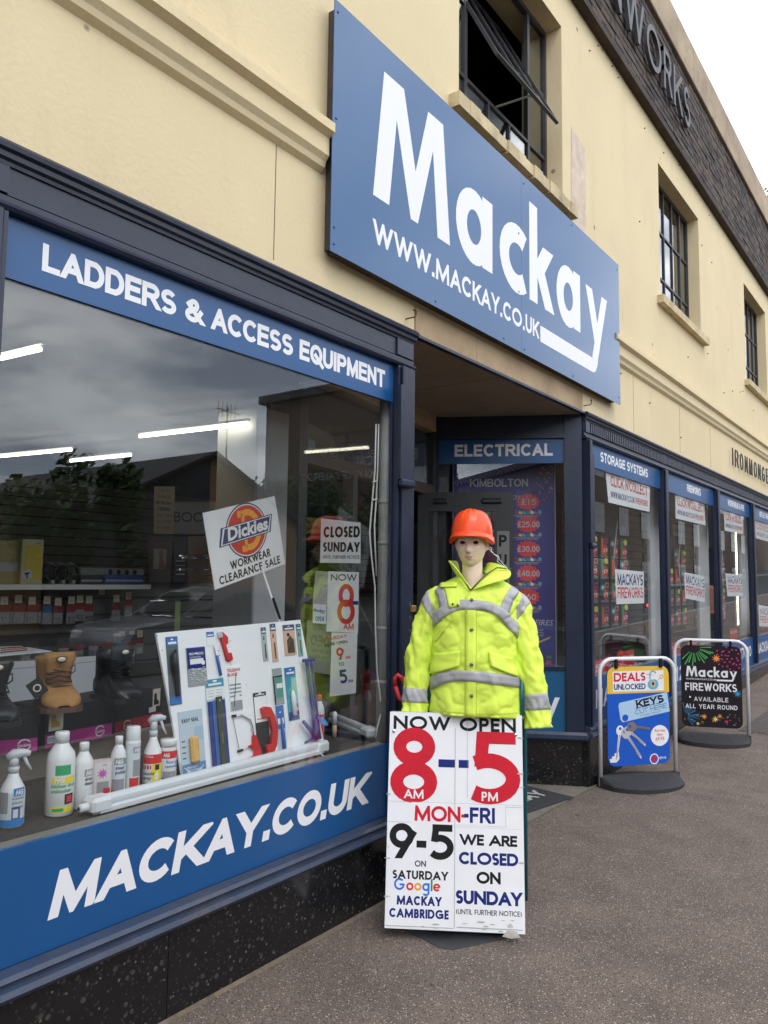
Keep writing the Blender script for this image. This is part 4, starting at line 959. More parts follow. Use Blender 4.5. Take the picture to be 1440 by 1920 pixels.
# open stand collar
LIN = mat('collar_lining', s(84, 88, 74), .8)
def sheet(rows, mt, nm, th=.005):
    m = MB(); k = len(rows[0]); vs = [BF.p(*p) for r in rows for p in r]
    m.raw(vs, [(j * k + i, j * k + i + 1, (j + 1) * k + i + 1, (j + 1) * k + i) for j in range(len(rows) - 1) for i in range(k - 1)], mt)
    o = m.build(nm, coat, smooth=True, solid=th); q = o.modifiers.new('u', 'SUBSURF'); q.levels = q.render_levels = 2; o.modifiers.move(len(o.modifiers) - 1, 0); return o
sheet([[(-.012, 1.545, .108), (-.035, 1.585, .100), (-.062, 1.615, .070), (-.085, 1.625, .02), (-.06, 1.63, -.06)],
       [(-.022, 1.575, .112), (-.055, 1.62, .105), (-.088, 1.645, .078), (-.105, 1.655, .02), (-.07, 1.665, -.075)],
       [(-.032, 1.60, .110), (-.082, 1.665, .108), (-.118, 1.695, .085), (-.115, 1.69, .02), (-.075, 1.70, -.08)]], HIVIS, 'collar')
sheet([[(-.010, 1.545, .106), (.035, 1.59, .096), (.072, 1.622, .060), (.095, 1.63, .01), (.05, 1.63, -.06)],
       [(.012, 1.555, .115), (.060, 1.605, .115), (.115, 1.648, .085), (.15, 1.650, .02), (.07, 1.665, -.075)],
       [(.040, 1.565, .122), (.110, 1.590, .130), (.185, 1.605, .105), (.195, 1.655, .05), (.075, 1.70, -.08)]], HIVIS, 'collar')
m = MB()
m.tube([BF.p(-.009, 1.55, .114), BF.p(-.034, 1.59, .108), BF.p(-.060, 1.63, .085), BF.p(-.075, 1.655, .045)], .0035, LIN, 6)
m.tube([BF.p(-.007, 1.55, .114), BF.p(.035, 1.595, .106), BF.p(.075, 1.632, .072), BF.p(.12, 1.66, .05), BF.p(.19, 1.655, .055)], .0035, LIN, 6); m.build('collar_piping', coat, smooth=True)
m = MB(); o_ = BF.p(.17, 1.655, .06)
m.tube([o_, BF.p(.13, 1.70, .07), BF.p(.128, 1.715, .06), BF.p(.105, 1.725, .07), BF.p(.09, 1.745, .07), BF.p(.075, 1.752, .07)], .0016, PAPER, 5)
m.tube([o_, BF.p(.12, 1.69, .072), BF.p(.124, 1.71, .075), BF.p(.10, 1.73, .065), BF.p(.088, 1.74, .072), BF.p(.095, 1.755, .07), BF.p(.082, 1.76, .07)], .0013, PAPER, 5); m.build('knotted_string', coat)

# ================================================================ SACK TRUCK behind the board
TEAL = mat('teal_tube', (.008, .12, .15), .35); RG = mat('red_grip', (.62, .02, .02), .35)
tr = thing('sack_truck', 'teal tubular sack truck with red hand loop standing behind the opening-hours board', 'hand truck', BF.p(0, 0, -.15))
m = MB()
m.tube([BF.p(-.215, .05, -.10), BF.p(-.215, 1.10, -.14), BF.p(-.205, 1.18, -.145), BF.p(-.17, 1.22, -.15), BF.p(.21, 1.22, -.15), BF.p(.25, 1.18, -.145), BF.p(.26, 1.10, -.14), BF.p(.26, .05, -.10)], .013, TEAL, 10)
m.tube([BF.p(-.215, .5, -.118), BF.p(.26, .5, -.118)], .010, TEAL, 8); m.tube([BF.p(-.215, .25, -.108), BF.p(.26, .25, -.108)], .010, TEAL, 8); m.build('frame', tr, smooth=True)
m = MB(); m.tube([BF.p(-.205, 1.00, .03), BF.p(-.207, 1.19, .03), BF.p(-.196, 1.235, .02), BF.p(-.17, 1.25, -.02), BF.p(-.17, 1.22, -.14)], .012, TEAL, 10); m.build('front_tube', tr, smooth=True)
m = MB(); m.tube([BF.p(.235, .96, .09), BF.p(.235, 1.11, .08), BF.p(.235, 1.2, -.12)], .011, TEAL, 10); m.build('front_tube', tr, smooth=True)
m = MB(); m.tube([BF.p(-.385, 1.06, -.08), BF.p(-.387, 1.10, -.08), BF.p(-.372, 1.118, -.08), BF.p(-.35, 1.10, -.08), BF.p(-.315, 1.03, -.08), BF.p(-.325, .98, -.08), BF.p(-.365, 1.0, -.08), BF.p(-.385, 1.06, -.08)], .011, RG, 10)
m.tube([BF.p(-.32, 1.0, -.08), BF.p(-.215, .96, -.13)], .012, RG, 8); m.build('hand_grip', tr, smooth=True)
for sx in (-.12, .14):
    m = MB(); m.lathe([(.02, -.02), (.065, -.02), (.07, 0), (.065, .02), (.02, .02)], RUBBER, Fr(BF.p(sx, .07, -.2), BF.z, BF.y), 20); m.build('wheel', tr, smooth=True)
m = MB(); m.box(-.19, .23, .008, .016, -.12, .02, mat('base_plate2', (.06, .06, .062), .45, metal=.5, var=.3), BF); m.build('toe_plate', tr)

# ================================================================ OPENING HOURS BOARD
q = [Vector((2.899, -.258, .05)), Vector((3.241, -.777, .045)), Vector((3.373, -.692, .957)), Vector((3.031, -.172, .971))]
OF = Fr(q[0], q[1] - q[0], q[3] - q[0]); OW, OH = .622, .934
ob = thing('opening_hours_board', 'worn white A-frame board reading NOW OPEN 8--5 in red, propped in front of the mannequin', 'sign board', q[0])
m = MB(); m.box(0, OW, 0, OH, -.012, 0, PAPER, OF); m.build('front_panel', ob)
back = Fr(OF.p(0, OH, -.014), OF.x, (OF.y * 1.0 + OF.z * 0) ); bk = Vector((0, 0, -1)); e_ = OF.p(.0, OH, -.02); dwn = Vector((.10, .08, -.95))
KF = Fr(OF.p(.008, OH, -.016), OF.x, -dwn); m = MB(); m.box(.0, OW - .004, -.93, 0, -.010, -.002, mat('aged_panel', s(176, 176, 172), .7, var=.2, dirt=.5), KF); m.build('back_panel', ob)
m = MB()
def P(px, py): return OF.px(px, py)
text(m, OF, 'NOW OPEN', .018, .855, .062, .22, BLACKP, fit=.575, style='F', gap=.2)
def digit8(x, y, W_, H_, w, mt, z):
    for pts in (arc(x, y + H_ * .745, W_ * .45 - w / 2, H_ * .255 - w / 2 + .004, 0, 360), arc(x, y + H_ * .265, W_ * .5 - w / 2, H_ * .265 - w / 2 + .006, 0, 360)):
        for st in strip(pts, w, closed=True): m.poly([tuple(p) for p in st], z, mt, OF)
        z += .0002
def digit5(x, y, W_, H_, w, mt, z):
    m.poly([(x + W_ * .18, y + H_ * .83), (x + W_ * .92, y + H_ * .83), (x + W_ * .92, y + H_), (x + W_ * .15, y + H_)], z, mt, OF)
    m.poly([(x + W_ * .15, y + H_), (x + W_ * .10, y + H_ * .50), (x + W_ * .36, y + H_ * .62), (x + W_ * .42, y + H_)], z + .0002, mt, OF)
    for st in strip(arc(x + W_ * .38, y + H_ * .35, W_ * .62 - w / 2, H_ * .35 - w / 2, 124, -128), w): m.poly([tuple(p) for p in st], z + .0004, mt, OF)
digit8(.118, .535, .218, .325, .060, REDP, .001)
digit5(.375, .535, .235, .32, .066, REDP, .001)
m.rect(.232, .308, .690, .725, .001, NAVYP, OF); m.rect(.326, .372, .690, .725, .001, NAVYP, OF)
text(m, OF, 'AM', .075, .548, .040, .19, WHITE, fit=.09, style='F', z=.0022); text(m, OF, 'PM', .432, .548, .040, .19, WHITE, fit=.075, style='F', z=.0022)
m.build('hours_print', ob)
SEAM = plain('paper_seam', (.34, .33, .31), .7); GR2 = mat('paper_grime', (.50, .48, .44), .7, var=.3, vscale=40)
m = MB()
for x0_, x1_, y0_, y1_ in ((.3085, .3105, .012, .868), (.366, .3672, .56, .93), (.002, .108, .4445, .4458), (.541, .618, .524, .5254), (.003, .62, .5335, .5345), (.541, .5422, .438, .53), (.312, .613, .431, .4318), (.003, .306, .0105, .0125), (.32, .612, .0155, .0175)): m.rect(x0_, x1_, y0_, y1_, .0019, SEAM, OF)
m.build('paper_seams', ob)
m = MB()
for k in range(26):
    x_, y_ = random.choice(((random.uniform(.01, .61), random.uniform(.004, .03)), (random.choice((random.uniform(.0, .02), random.uniform(.60, .62))), random.uniform(.05, .9)), (random.uniform(.35, .6), random.uniform(.03, .06)))); r_ = random.uniform(.003, .012)
    m.poly([(x_ + r_ * 2.2 * random.uniform(.5, 1) * math.cos(i), y_ + r_ * .5 * random.uniform(.5, 1) * math.sin(i)) for i in [q_ * 2 * PI / 7 for q_ in range(7)]], .0023 + k * .00001, GR2, OF)
m.build('grime_marks', ob, kind='stuff')
m = MB(); m.box(.110, .540, .440, .532, .0004, .0014, PAPER, OF); text(m, OF, 'MON-', .125, .452, .067, .2, REDP, fit=.235, style='F', z=.002, gap=.08); m.rect(.352, .372, .474, .490, .0023, NAVYP, OF); text(m, OF, 'FRI', .378, .452, .067, .2, NAVYP, fit=.115, style='F', z=.002, gap=.1); m.build('day_strip', ob)
m = MB(); m.box(.004, .305, .012, .445, .0002, .0010, PAPER, OF)
x_ = .012
for ch, w_ in (('9', .112), ('-', .045), ('5', .112)): text(m, OF, ch, x_, .290, .150, .20, BLACKP, fit=w_, style='F', z=.0014); x_ += w_ + .012
text(m, OF, 'ON', .155, .258, .026, .18, BLACKP, style='F', z=.0014, align='c'); text(m, OF, 'SATURDAY', .155, .205, .036, .22, BLACKP, fit=.25, style='F', z=.0014, align='c')
GB, GR_, GY, GG = plain('logo_blue', (.02, .16, .65)), plain('logo_red', (.62, .03, .02)), plain('logo_yellow', (.8, .36, .02)), plain('logo_green', (.02, .28, .07))
def lc(F, ch, x, y, h, w, mt, z):     # round lower-case letters of the coloured word
    R = h * .33; c = (x + R, y + R)
    if ch == 'G': pts = [strip(arc(x + h * .48, y + h * .5, h * .48 - w / 2, h * .5 - w / 2, 45, 360), w), strip([(x + h * .5, y + h * .47), (x + h * .94, y + h * .47)], w)]
    elif ch == 'o': pts = [strip(arc(*c, R - w / 2, R - w / 2, 0, 360), w, closed=True)]
    elif ch == 'g': pts = [strip(arc(*c, R - w / 2, R - w / 2, 0, 360), w, closed=True), strip([(x + 2 * R - w / 2, y + 2 * R), (x + 2 * R - w / 2, y - .12 * h)], w), strip(arc(c[0], y - .12 * h, R - w / 2, .2 * h, 0, -150), w)]
    elif ch == 'l': pts = [strip([(x + w / 2, y), (x + w / 2, y + h)], w)]
    else: pts = [strip(arc(*c, R - w / 2, R - w / 2, 0, 318), w), strip([(x + w * .5, y + R), (x + 2 * R - w / 2, y + R)], w * .8)]
    for i, s_ in enumerate(pts):
        for st in s_: m.poly([tuple(p) for p in st], z + i * .0002, mt, F)
for ch, x_, mt in zip('Google', (.038, .093, .129, .165, .203, .214), (GB, GR_, GY, GB, GG, GR_)): lc(OF, ch, x_, .158, .050, .0085, mt, .0014)
text(m, OF, 'MACKAY', .152, .098, .038, .23, NAVYP, fit=.20, style='F', z=.0014, align='c'); text(m, OF, 'CAMBRIDGE', .152, .046, .037, .23, NAVYP, fit=.265, style='F', z=.0014, align='c')
m.build('saturday_sheet', ob)
m = MB(); m.box(.312, .612, .018, .430, .0002, .0012, PAPER, OF)
for tx, y_, h_, mt, f_ in (('WE ARE', .357, .046, BLACKP, .265), ('CLOSED', .276, .052, NAVYP, .272), ('ON', .198, .050, BLACKP, .11), ('SUNDAY', .112, .056, NAVYP, .30)):
    text(m, OF, tx, .462, y_, h_, .235, mt, fit=f_ * .98, style='F', z=.0016, align='c', gap=.05)
text(m, OF, '(UNTIL FURTHER NOTICE)', .462, .070, .021, .15, BLACKP, fit=.29, style='F', z=.0016, align='c')
m.build('sunday_sheet', ob)
for x_, y_ in ((.020, .845), (.592, .845)):
    m = MB(); m.lathe([(.008, 0), (.007, .004), (.002, .006)], CHROME, OF.sub(x_, y_, 0), 10); m.build('screw', ob)
m = MB(); TT = mat('torn_tape', (.5, .48, .42), .5, dirt=.5, var=.3, vscale=30)
m.poly([(.52, -.012), (.545, .014), (.585, .01), (.60, -.014), (.56, -.02)], .002, TT, OF); m.build('torn_tape', ob)
m = MB(); BP = mat('chequer_plate', (.09, .095, .10), .5, metal=.4, var=.3, bump=.4, bscale=120)
PB = Fr((3.14, -.52, .004), BF.x, BF.z * 1); m.prism([(-.30, -.05), (-.06, .17), (.0, .18), (.24, .04), (.30, -.02), (.28, -.10), (-.2, -.16)], 0, .012, BP, Fr((3.16, -.46, .004), BF.x, -BF.z * -1)); m.build('foot_plate', ob)

# ================================================================ PAVEMENT SWING BOARDS
def swing(name, label, L, R, ztop, mt_panel, panel_fn, zb=0, pz0=.14, h=1.0):
    L = Vector(L); R = Vector(R); F = Fr(L, (R - L), (0, 0, 1)); w = (R - L).length
    t = thing(name, label, 'pavement sign', L)
    r = .013; c = .11; H_ = ztop
    pts = [F.p(0, .01), F.p(0, H_ - c)] + [F.p(c - c * math.cos(a), H_ - c + c * math.sin(a)) for a in (.3, .6, .9, 1.2, 1.45)] + [F.p(c, H_)] + [F.p(w - c, H_)] + [F.p(w - c + c * math.sin(a), H_ - c + c * math.cos(a)) for a in (.3, .6, .9, 1.2, 1.45)] + [F.p(w, H_ - c), F.p(w, .01)]
    m = MB(); m.tube(pts, r * 1.3, WMET, 12); m.build('tube_frame', t, smooth=True)
    # moulded rubber foot: a half-moon wedge in front, another behind
    m = MB(); n = 20; hb = .055
    for sg in (1, -1):
        rows = []
        for j in range(5):
            v = j / 4
            rows.append([F.p(-.01 + (w + .02) * i / n, 0, 0) + F.z * sg * (.03 + v * (.25 * math.sqrt(max(0, 1 - (2 * i / n - 1) ** 2)))) + Vector((0, 0, hb * (1.5 - v * .9))) for i in range(n + 1)])
        rows.append([Vector((p.x, p.y, L.z)) for p in rows[-1]])
        vs = [p for r_ in rows for p in r_]; fs = [(j * (n + 1) + i, j * (n + 1) + i + 1, (j + 1) * (n + 1) + i + 1, (j + 1) * (n + 1) + i) for j in range(5) for i in range(n)]
        m.raw(vs, fs, RUBBER)
    m.box(-.012, w + .012, 0, hb * 1.5, -.031, .031, RUBBER, F); m.build('rubber_base', t)
    return t, F, w
def rounded(x0, x1, y0, y1, r, top=True, bot=True):
    o = []
    for cx, cy, a in ((x1 - r, y0 + r, -90), (x1 - r, y1 - r, 0), (x0 + r, y1 - r, 90), (x0 + r, y0 + r, 180)):
        if (cy > (y0 + y1) / 2 and not top) or (cy < (y0 + y1) / 2 and not bot):
            o.append((x1 if cx > (x0 + x1) / 2 else x0, y1 if cy > (y0 + y1) / 2 else y0)); continue
        o += [(cx + r * math.cos(math.radians(a + k * 18)), cy + r * math.sin(math.radians(a + k * 18))) for k in range(6)]
    return o
DBLUE = plain('deals_blue', (.012, .10, .52), .3); DYEL = plain('deals_yellow', (.80, .50, .05), .35); TAGB = plain('tag_blue', (.42, .60, .78), .4); DBRED = plain('deals_red', (.62, .015, .03), .4)
dL = Vector((5.99, -.07, 0)); dR = dL + Vector((.80, -.60, 0)).normalized() * .69
t, F, w = swing('swing_sign', 'white framed swing sign with a blue and yellow DEALS UNLOCKED key-cutting poster', dL, dR, .985, None, None)
px0, px1, py0, py1 = .06, w - .06, .155, .925
PF = Fr(F.p(0, 0, .012), F.x, F.y)
m = MB(); m.prism(rounded(px0, px1, py0, py1, .07), -.008, 0, DBLUE, PF); m.build('poster_panel', t)
m = MB(); m.poly(rounded(px0, px1, py1 - .21, py1, .07, bot=False), .0006, DYEL, PF); m.rect(px0 + .05, px1 - .05, py1 - .195, py1 - .035, .0012, WHITE, PF)
text(m, PF, 'DEALS', px0 + .06, py1 - .115, .068, .22, DBRED, fit=.29, style='F', z=.0018, gap=.12); text(m, PF, 'UNLOCKED', px0 + .06, py1 - .18, .045, .19, NAVYP, fit=.29, style='F', z=.0018, gap=.1)
LB = plain('padlock_blue', (.12, .42, .62), .4); LG2 = plain('padlock_grey', (.30, .38, .42), .4); GOLD = plain('gold_print', (.70, .45, .12), .4)
cx = px1 - .15
m.poly(rounded(cx - .05, cx + .05, py1 - .185, py1 - .105, .04, top=False), .0018, LB, PF); m.disc(cx, py1 - .14, .012, .014, .0024, NAVYP, PF); m.disc(cx, py1 - .14, .024, .026, .0021, GOLD, PF)
for st in strip([(cx - .028, py1 - .105), (cx - .028, py1 - .07)] + arc(cx, py1 - .07, .028, .03, 180, 20), .014): m.poly([tuple(p) for p in st], .0019, LG2, PF)
for st in strip(arc(cx + .08, py1 - .085, .014, .014, 0, 360), .007, closed=True) + strip([(cx + .07, py1 - .095), (cx + .045, py1 - .115)], .006): m.poly([tuple(p) for p in st], .0026, GOLD, PF)
m.build('header_print', t)
m = MB(); TG = PF.sub((px0 + px1) / 2 + .055, .60, 0, math.radians(9))
m.poly([(-.22, -.075), (.225, -.075), (.225, .08), (-.22, .08), (-.235, .06), (-.235, -.05)], .0008, TAGB, TG); m.disc(-.19, -.045, .028, .026, .0014, DBLUE, TG)
for i, (tx, y_, h_, mt, w_) in enumerate((('KEYS', .008, .062, BLACKP, .26), ('CUT HERE', -.040, .038, plain('tag_text_blue', (.08, .22, .40)), .3))): text(m, TG, tx, .055, y_, h_, .24 if i == 0 else .13, mt, fit=w_, z=.0014, align='c')
for k_, (x_, w_) in enumerate(((-.085, .05), (-.02, .05), (.045, .05), (.11, .05))): m.rect(x_ - .0, x_ + w_, .066 - 0, .071, .0016 + k_ * 0, BLACKP, TG); m.rect(x_, x_ + w_, .006, .011, .0016, BLACKP, TG)
small(m, TG, 'IN UNDER 2 MINUTES', .045, -.064, .014, plain('tag_small', (.2, .3, .2)), .0014, align='c'); m.build('tag_print', t)
m = MB(); KM = plain('key_silver', (.52, .50, .50), .35); KD = plain('key_stripe', (.14, .10, .09), .4); KW = plain('key_light', (.80, .80, .80), .35)  # KD: dark printed stripe along each key blade
def key(x, y, a, L_, hd, mt, z, teeth=5):
    K = PF.sub(x, y, 0, math.radians(a)); m.disc(0, 0, hd, hd * .85, z, mt, K, 18); m.disc(-hd * .35, 0, hd * .3, hd * .3, z + .0003, DBLUE, K, 12)
    P_ = [(hd * .7, .012), (L_, .010), (L_ + .012, 0)]
    for i in range(teeth): u = L_ - i * .016; P_ += [(u, -.012), (u - .006, -.004)]
    P_ += [(hd * .7, -.010)]; m.poly(P_, z + .0001, mt, K); m.poly([(hd * .8, .003), (L_ - .01, .003), (L_ - .01, -.001), (hd * .8, -.001)], z + .0004, KD, K)
key(px0 + .11, .43, -100, .22, .040, KW, .0012, 0); key(px0 + .16, .405, -55, .235, .045, KM, .0022); key(px0 + .185, .425, -38, .19, .042, KM, .0032); key(px0 + .215, .455, -8, .16, .045, plain('key_bronze', (.22, .17, .15)), .0042)
K = PF.sub(px0 + .07, .215, 0, math.radians(10)); m.poly([(-.055, -.02), (.0, -.03), (.03, -.01), (.035, .045), (-.005, .04), (-.01, .02), (-.03, .025), (-.035, .005), (-.055, .01)], .0013, KW, K)
m.build('keys_print', t)
m = MB(); m.disc(px1 - .095, .375, .085, .082, .0010, PAPER, PF, 30)
for i, (tx, y_) in enumerate((('Any key', .405), ('type', .375), ('£4.95', .338))): small(m, PF, tx, px1 - .095, y_, .021 + (.005 if i == 2 else 0), DBRED, .0016, .01, 'c', rot=0)
m.disc(px1 - .15, .195, .042, .042, .0010, WHITE, PF, 24); m.disc(px1 - .15, .195, .033, .033, .0014, DBLUE, PF, 24); m.disc(px1 - .15, .195, .022, .022, .0018, DBRED, PF, 20); text(m, PF, 'KEYS', px1 - .115, .19, .018, .2, WHITE, fit=.075, z=.0022); m.build('price_print', t)
for x_ in (.14, w - .14):
    m = MB(); m.box(x_ - .014, x_ + .014, py1 - .012, .985, .008, .028, BLACKP, F, bev=.004); m.build('hook', t)

fL = Vector((7.90, -.10, gz(7.9))); fR = fL + Vector((.40, -.92, 0)).normalized() * .66
t, F, w = swing('swing_sign', 'white framed swing sign with a black FIREWORKS AVAILABLE ALL YEAR ROUND poster and coloured bursts', fL, fR, .97, None, None)
px0, px1, py0, py1 = .055, w - .055, .14, .92
PF = Fr(F.p(0, 0, .012), F.x, F.y); FBK = plain('firework_black', (.010, .006, .010), .35)
m = MB(); m.prism(rounded(px0, px1, py0, py1, .06), -.008, 0, FBK, PF); m.build('poster_panel', t)
def burst(m, F, x, y, r, mt, n, z, box, r0=.2, w_=.006, dots=False):
    for i in range(n):
        a = 2 * PI * i / n + random.uniform(-.06, .06); k = r * random.uniform(.75, 1.05)
        p, q_ = (x + r0 * r * math.cos(a), y + r0 * r * math.sin(a)), (x + k * math.cos(a), y + k * math.sin(a))
        if not (box[0] < q_[0] < box[1] and box[2] < q_[1] < box[3] and box[0] < p[0] < box[1] and box[2] < p[1] < box[3]): continue
        if dots: m.disc(q_[0], q_[1], w_, w_, z, mt, F, 6)
        else:
            d = Vector((q_[0] - p[0], q_[1] - p[1])).normalized(); nn = (-d.y * w_ / 2, d.x * w_ / 2)
            m.poly([(p[0] - nn[0] * .3, p[1] - nn[1] * .3), (q_[0] - nn[0], q_[1] - nn[1]), (q_[0] + nn[0], q_[1] + nn[1]), (p[0] + nn[0] * .3, p[1] + nn[1] * .3)], z + i * .00001, mt, F)
bx = (px0 + .01, px1 - .01, py0 + .015, py1 - .01)
FG, FPK, FO, FBL, FYL = plain('burst_green', (.08, .55, .12)), plain('burst_pink', (.62, .03, .22)), plain('burst_orange', (.85, .30, .05)), plain('burst_blue', (.03, .30, .60)), plain('burst_yellow', (.8, .65, .2))
m = MB(); burst(m, PF, .18, .90, .18, FG, 30, .0006, bx, .3, .009)
for r_ in (.05, .09, .13, .17): burst(m, PF, px1 - .07, .85, r_, FPK, int(r_ * 150), .0008, bx, .2, .008, True)
burst(m, PF, px0 + .03, .24, .13, FBL, 30, .0006, bx, .2, .005); m.star(.38, .80, .016, .045, 9, .0010, FO, PF); m.star(px1 - .04, .47, .012, .045, 8, .0010, FBL, PF)
for x_, y_, r_, mt in ((.26, .24, .03, FO), (.36, .22, .032, FYL), (.40, .25, .025, FO), (.20, .17, .02, FYL), (.46, .2, .02, FPK), (.34, .2, .012, FO)): m.star(x_, y_, r_ * .35, r_, 8, .0010 + x_ * .0004, mt, PF)
for k in range(40): m.disc(random.uniform(px0 + .02, px1 - .02), random.uniform(py0 + .03, .27), .003, .003, .0007, random.choice((FO, FYL, PAPER)), PF, 6)
m.build('bursts_print', t, kind='stuff')
m = MB(); logo(m, PF, px0 + .045, .62, .145, WHITE, .0014)
text(m, PF, 'WWW.MACKAY.CO.UK', px0 + .045, .588, .017, .16, WHITE, fit=.275, style='F', z=.0014)
text(m, PF, 'FIREWORKS', px0 + .035, .485, .075, .17, WHITE, fit=px1 - px0 - .08, z=.0014, gap=.2); text(m, PF, 'AVAILABLE', px0 + .115, .385, .042, .15, WHITE, fit=.31, z=.0014, gap=.3); text(m, PF, 'ALL YEAR ROUND', px0 + .035, .315, .042, .15, WHITE, fit=px1 - px0 - .08, z=.0014, gap=.3)
m.rect(px0 + .07, px0 + .085, .415, .43, .0014, WHITE, PF); m.build('lettering', t)
for x_ in (.15, w - .15):
    m = MB(); m.box(x_ - .012, x_ + .012, py1 - .012, .97, .008, .026, BLACKP, F, bev=.004); m.build('hook', t)

# ================================================================ PAPER SIGNS IN THE RIGHT-HAND WINDOWS
def sheet_sign(name, label, F, pxs, n=.0, mt=PAPER, cat='paper sign', group=None, z_off=0):
    """a paper sheet whose four corners (TL, TR, BR, BL, measured on the photograph) lie on plane F"""
    C_ = [F.px(*p, n) for p in pxs]; o = F.p(C_[3][0], C_[3][1], n); xd = F.p(C_[2][0], C_[2][1], n) - o; yd = F.p(C_[0][0], C_[0][1], n) - o
    G = Fr(o, xd, yd); W_ = xd.length; H_ = ((F.p(C_[0][0], C_[0][1], n) - o).length + (F.p(C_[1][0], C_[1][1], n) - F.p(C_[2][0], C_[2][1], n)).length) / 2
    t = thing(name, label, cat, o, group=group)
    m = MB(); q = [G.loc(F.p(a, b, n))[:2] for a, b in C_]
    m.prism([q[3], q[2], q[1], q[0]], -.001, 0, mt, G); m.build('sheet', t)
    return t, G, W_, H_
PN = front(.026)
for lab, pxs in (('storage systems', [(1135, 881), (1219, 906), (1218, 960), (1141, 942)]), ('FIREWORKS-headed', [(1266, 922), (1320, 943), (1323, 985), (1267, 972)]), ('WORKWEAR and PPE', [(1357, 953), (1393, 968), (1394, 1002), (1359, 995)]), ('METALS', [(1416, 975), (1440, 985), (1440, 1014), (1417, 1008)])):
    if 'METALS' in lab: pxs = [(1415, 972), (1452, 989), (1453, 1019), (1417, 1009)]
    t, G, W_, H_ = sheet_sign('click_and_collect_sign', f"white CLICK N'COLLECT paper sign taped high in the {lab} window", PN, pxs, group='click and collect signs')
    m = MB(); text(m, G, "CLICK N'COLLECT", W_ * .05, H_ * .52, H_ * .33, .17, REDP, fit=W_ * .9); text(m, G, 'WWW.MACKAY.CO.UK', W_ * .05, H_ * .17, H_ * .2, .15, NAVYP, fit=W_ * .56); text(m, G, 'FIREWORKS', W_ * .63, H_ * .17, H_ * .2, .15, REDP, fit=W_ * .33); m.build('lettering', t)
for lab, pxs in (('storage systems', [(1153, 1067), (1207, 1072), (1208, 1131), (1156, 1133)]), ('FIREWORKS-headed', [(1283, 1073), (1320, 1080), (1322, 1129), (1285, 1122)]), ('WORKWEAR and PPE', [(1360, 1075), (1391, 1077), (1393, 1118), (1364, 1118)]), ('METALS', [(1422, 1134), (1456, 1140), (1456, 1176), (1424, 1174)])):
    t, G, W_, H_ = sheet_sign('fireworks_sign', f'white MACKAYS FIREWORKS paper sign lower down in the {lab} window', PN, pxs, group='Mackays fireworks signs')
    m = MB(); text(m, G, 'MACKAYS', W_ * .04, H_ * .55, H_ * .34, .17, NAVYP, fit=W_ * .92); text(m, G, 'FIREWORKS', W_ * .04, H_ * .17, H_ * .32, .16, REDP, fit=W_ * .92); m.build('lettering', t)
REDS = plain('red_card', (.50, .015, .02), .45)
for lab, pxs, l1 in (('leftmost, low in the storage systems window, reading SELECTION BOXES', [(1103, 1246), (1142, 1230), (1142, 1262), (1103, 1270)], ('SELECTION', 'BOXES')), ('behind the key-cutting swing sign in the storage systems window, reading BARRAGES', [(1157, 1224), (1189, 1217), (1190, 1248), (1158, 1254)], ('BARRAGES', '')),
                     ('standing left in the foot of the FIREWORKS-headed window', [(1255, 1206), (1275, 1202), (1276, 1226), (1257, 1231)], ('BARRAGE', '')), ('standing right in the foot of the FIREWORKS-headed window', [(1289, 1200), (1307, 1196), (1308, 1216), (1290, 1220)], ('BARRAGE', '')),
                     ('in the foot of the WORKWEAR and PPE window', [(1368, 1180), (1381, 1177), (1384, 1196), (1369, 1200)], ('ROCKETS', '')), ('in the foot of the METALS window', [(1427, 1172), (1448, 1168), (1448, 1186), (1428, 1188)], ('ROCKETS', ''))):
    t, G, W_, H_ = sheet_sign('red_card_sign', f'small red card {lab}', front(.14), pxs, mt=REDS, cat='card sign', group='red category cards')
    m = MB(); text(m, G, l1[0], W_ * .06, H_ * .5, H_ * .22, .18, WHITE, fit=W_ * .88)
    if l1[1]: text(m, G, l1[1], W_ * .06, H_ * .18, H_ * .22, .18, WHITE, fit=W_ * .6)
    m.build('lettering', t)

# fireworks on hooks behind the right-hand windows
PKB = plain('pack_black', (.014, .013, .016), .35); PKR = plain('price_disc_red', (.80, .05, .06), .4); PKG = plain('pack_green', (.05, .32, .14), .4); PKO = plain('pack_orange', (.65, .16, .03), .4); PKY = plain('pack_yellow', (.75, .72, .05), .4); PKW = plain('pack_text', (.5, .5, .52), .5)
def pack(F, variant):
    t = thing('firework_pack', 'x', 'firework pack', frame=F, group='firework packs hung on the grooved boards')
    m = MB(); PS = Fr((0, 0, 0), (1, 0, 0), (0, 1, 0)); PS.p = lambda x, y, z=0: Vector((x * 1.42, y * .76, z)); m.box(0, .17, 0, .29, 0, .02, PKB, PS); m.build('card', t, local=True)
    m = MB(); m.disc(.10, .11, .040, .070, .022, PKR, PS, n=18); m.disc(.10, .11, .030, .055, .0225, REDS, PS, n=18); small(m, PS, '£9', .10, .085, .05, WHITE, .0232, .01, 'c'); m.build('price_disc', t, local=True)
    m = MB()
    if variant != 2: m.rect(.030, .066, .05, .26, .0215, (PKG, PKO, PKG)[variant], PS); m.rect(.035, .060, .05, .12, .0222, PKO, PS)
    m.rect(.02, .15, .02, .026, .0215, PKW, PS); m.rect(.02, .15, .035, .039, .0215, PKW, PS); m.rect(.09, .15, .20, .26, .0215, (PKW, FPK, FO)[variant], PS); m.rect(.1, .14, .21, .25, .022, PKB, PS)
    if variant == 0: m.disc(.11, .24, .035, .035, .0235, PKY, PS, n=14)
    if variant == 2: m.star(.05, .2, .03, .06, 7, .022, FBL, PS); m.disc(.05, .2, .02, .02, .0225, FYL, PS)
    m.build('pack_print', t, local=True); return t
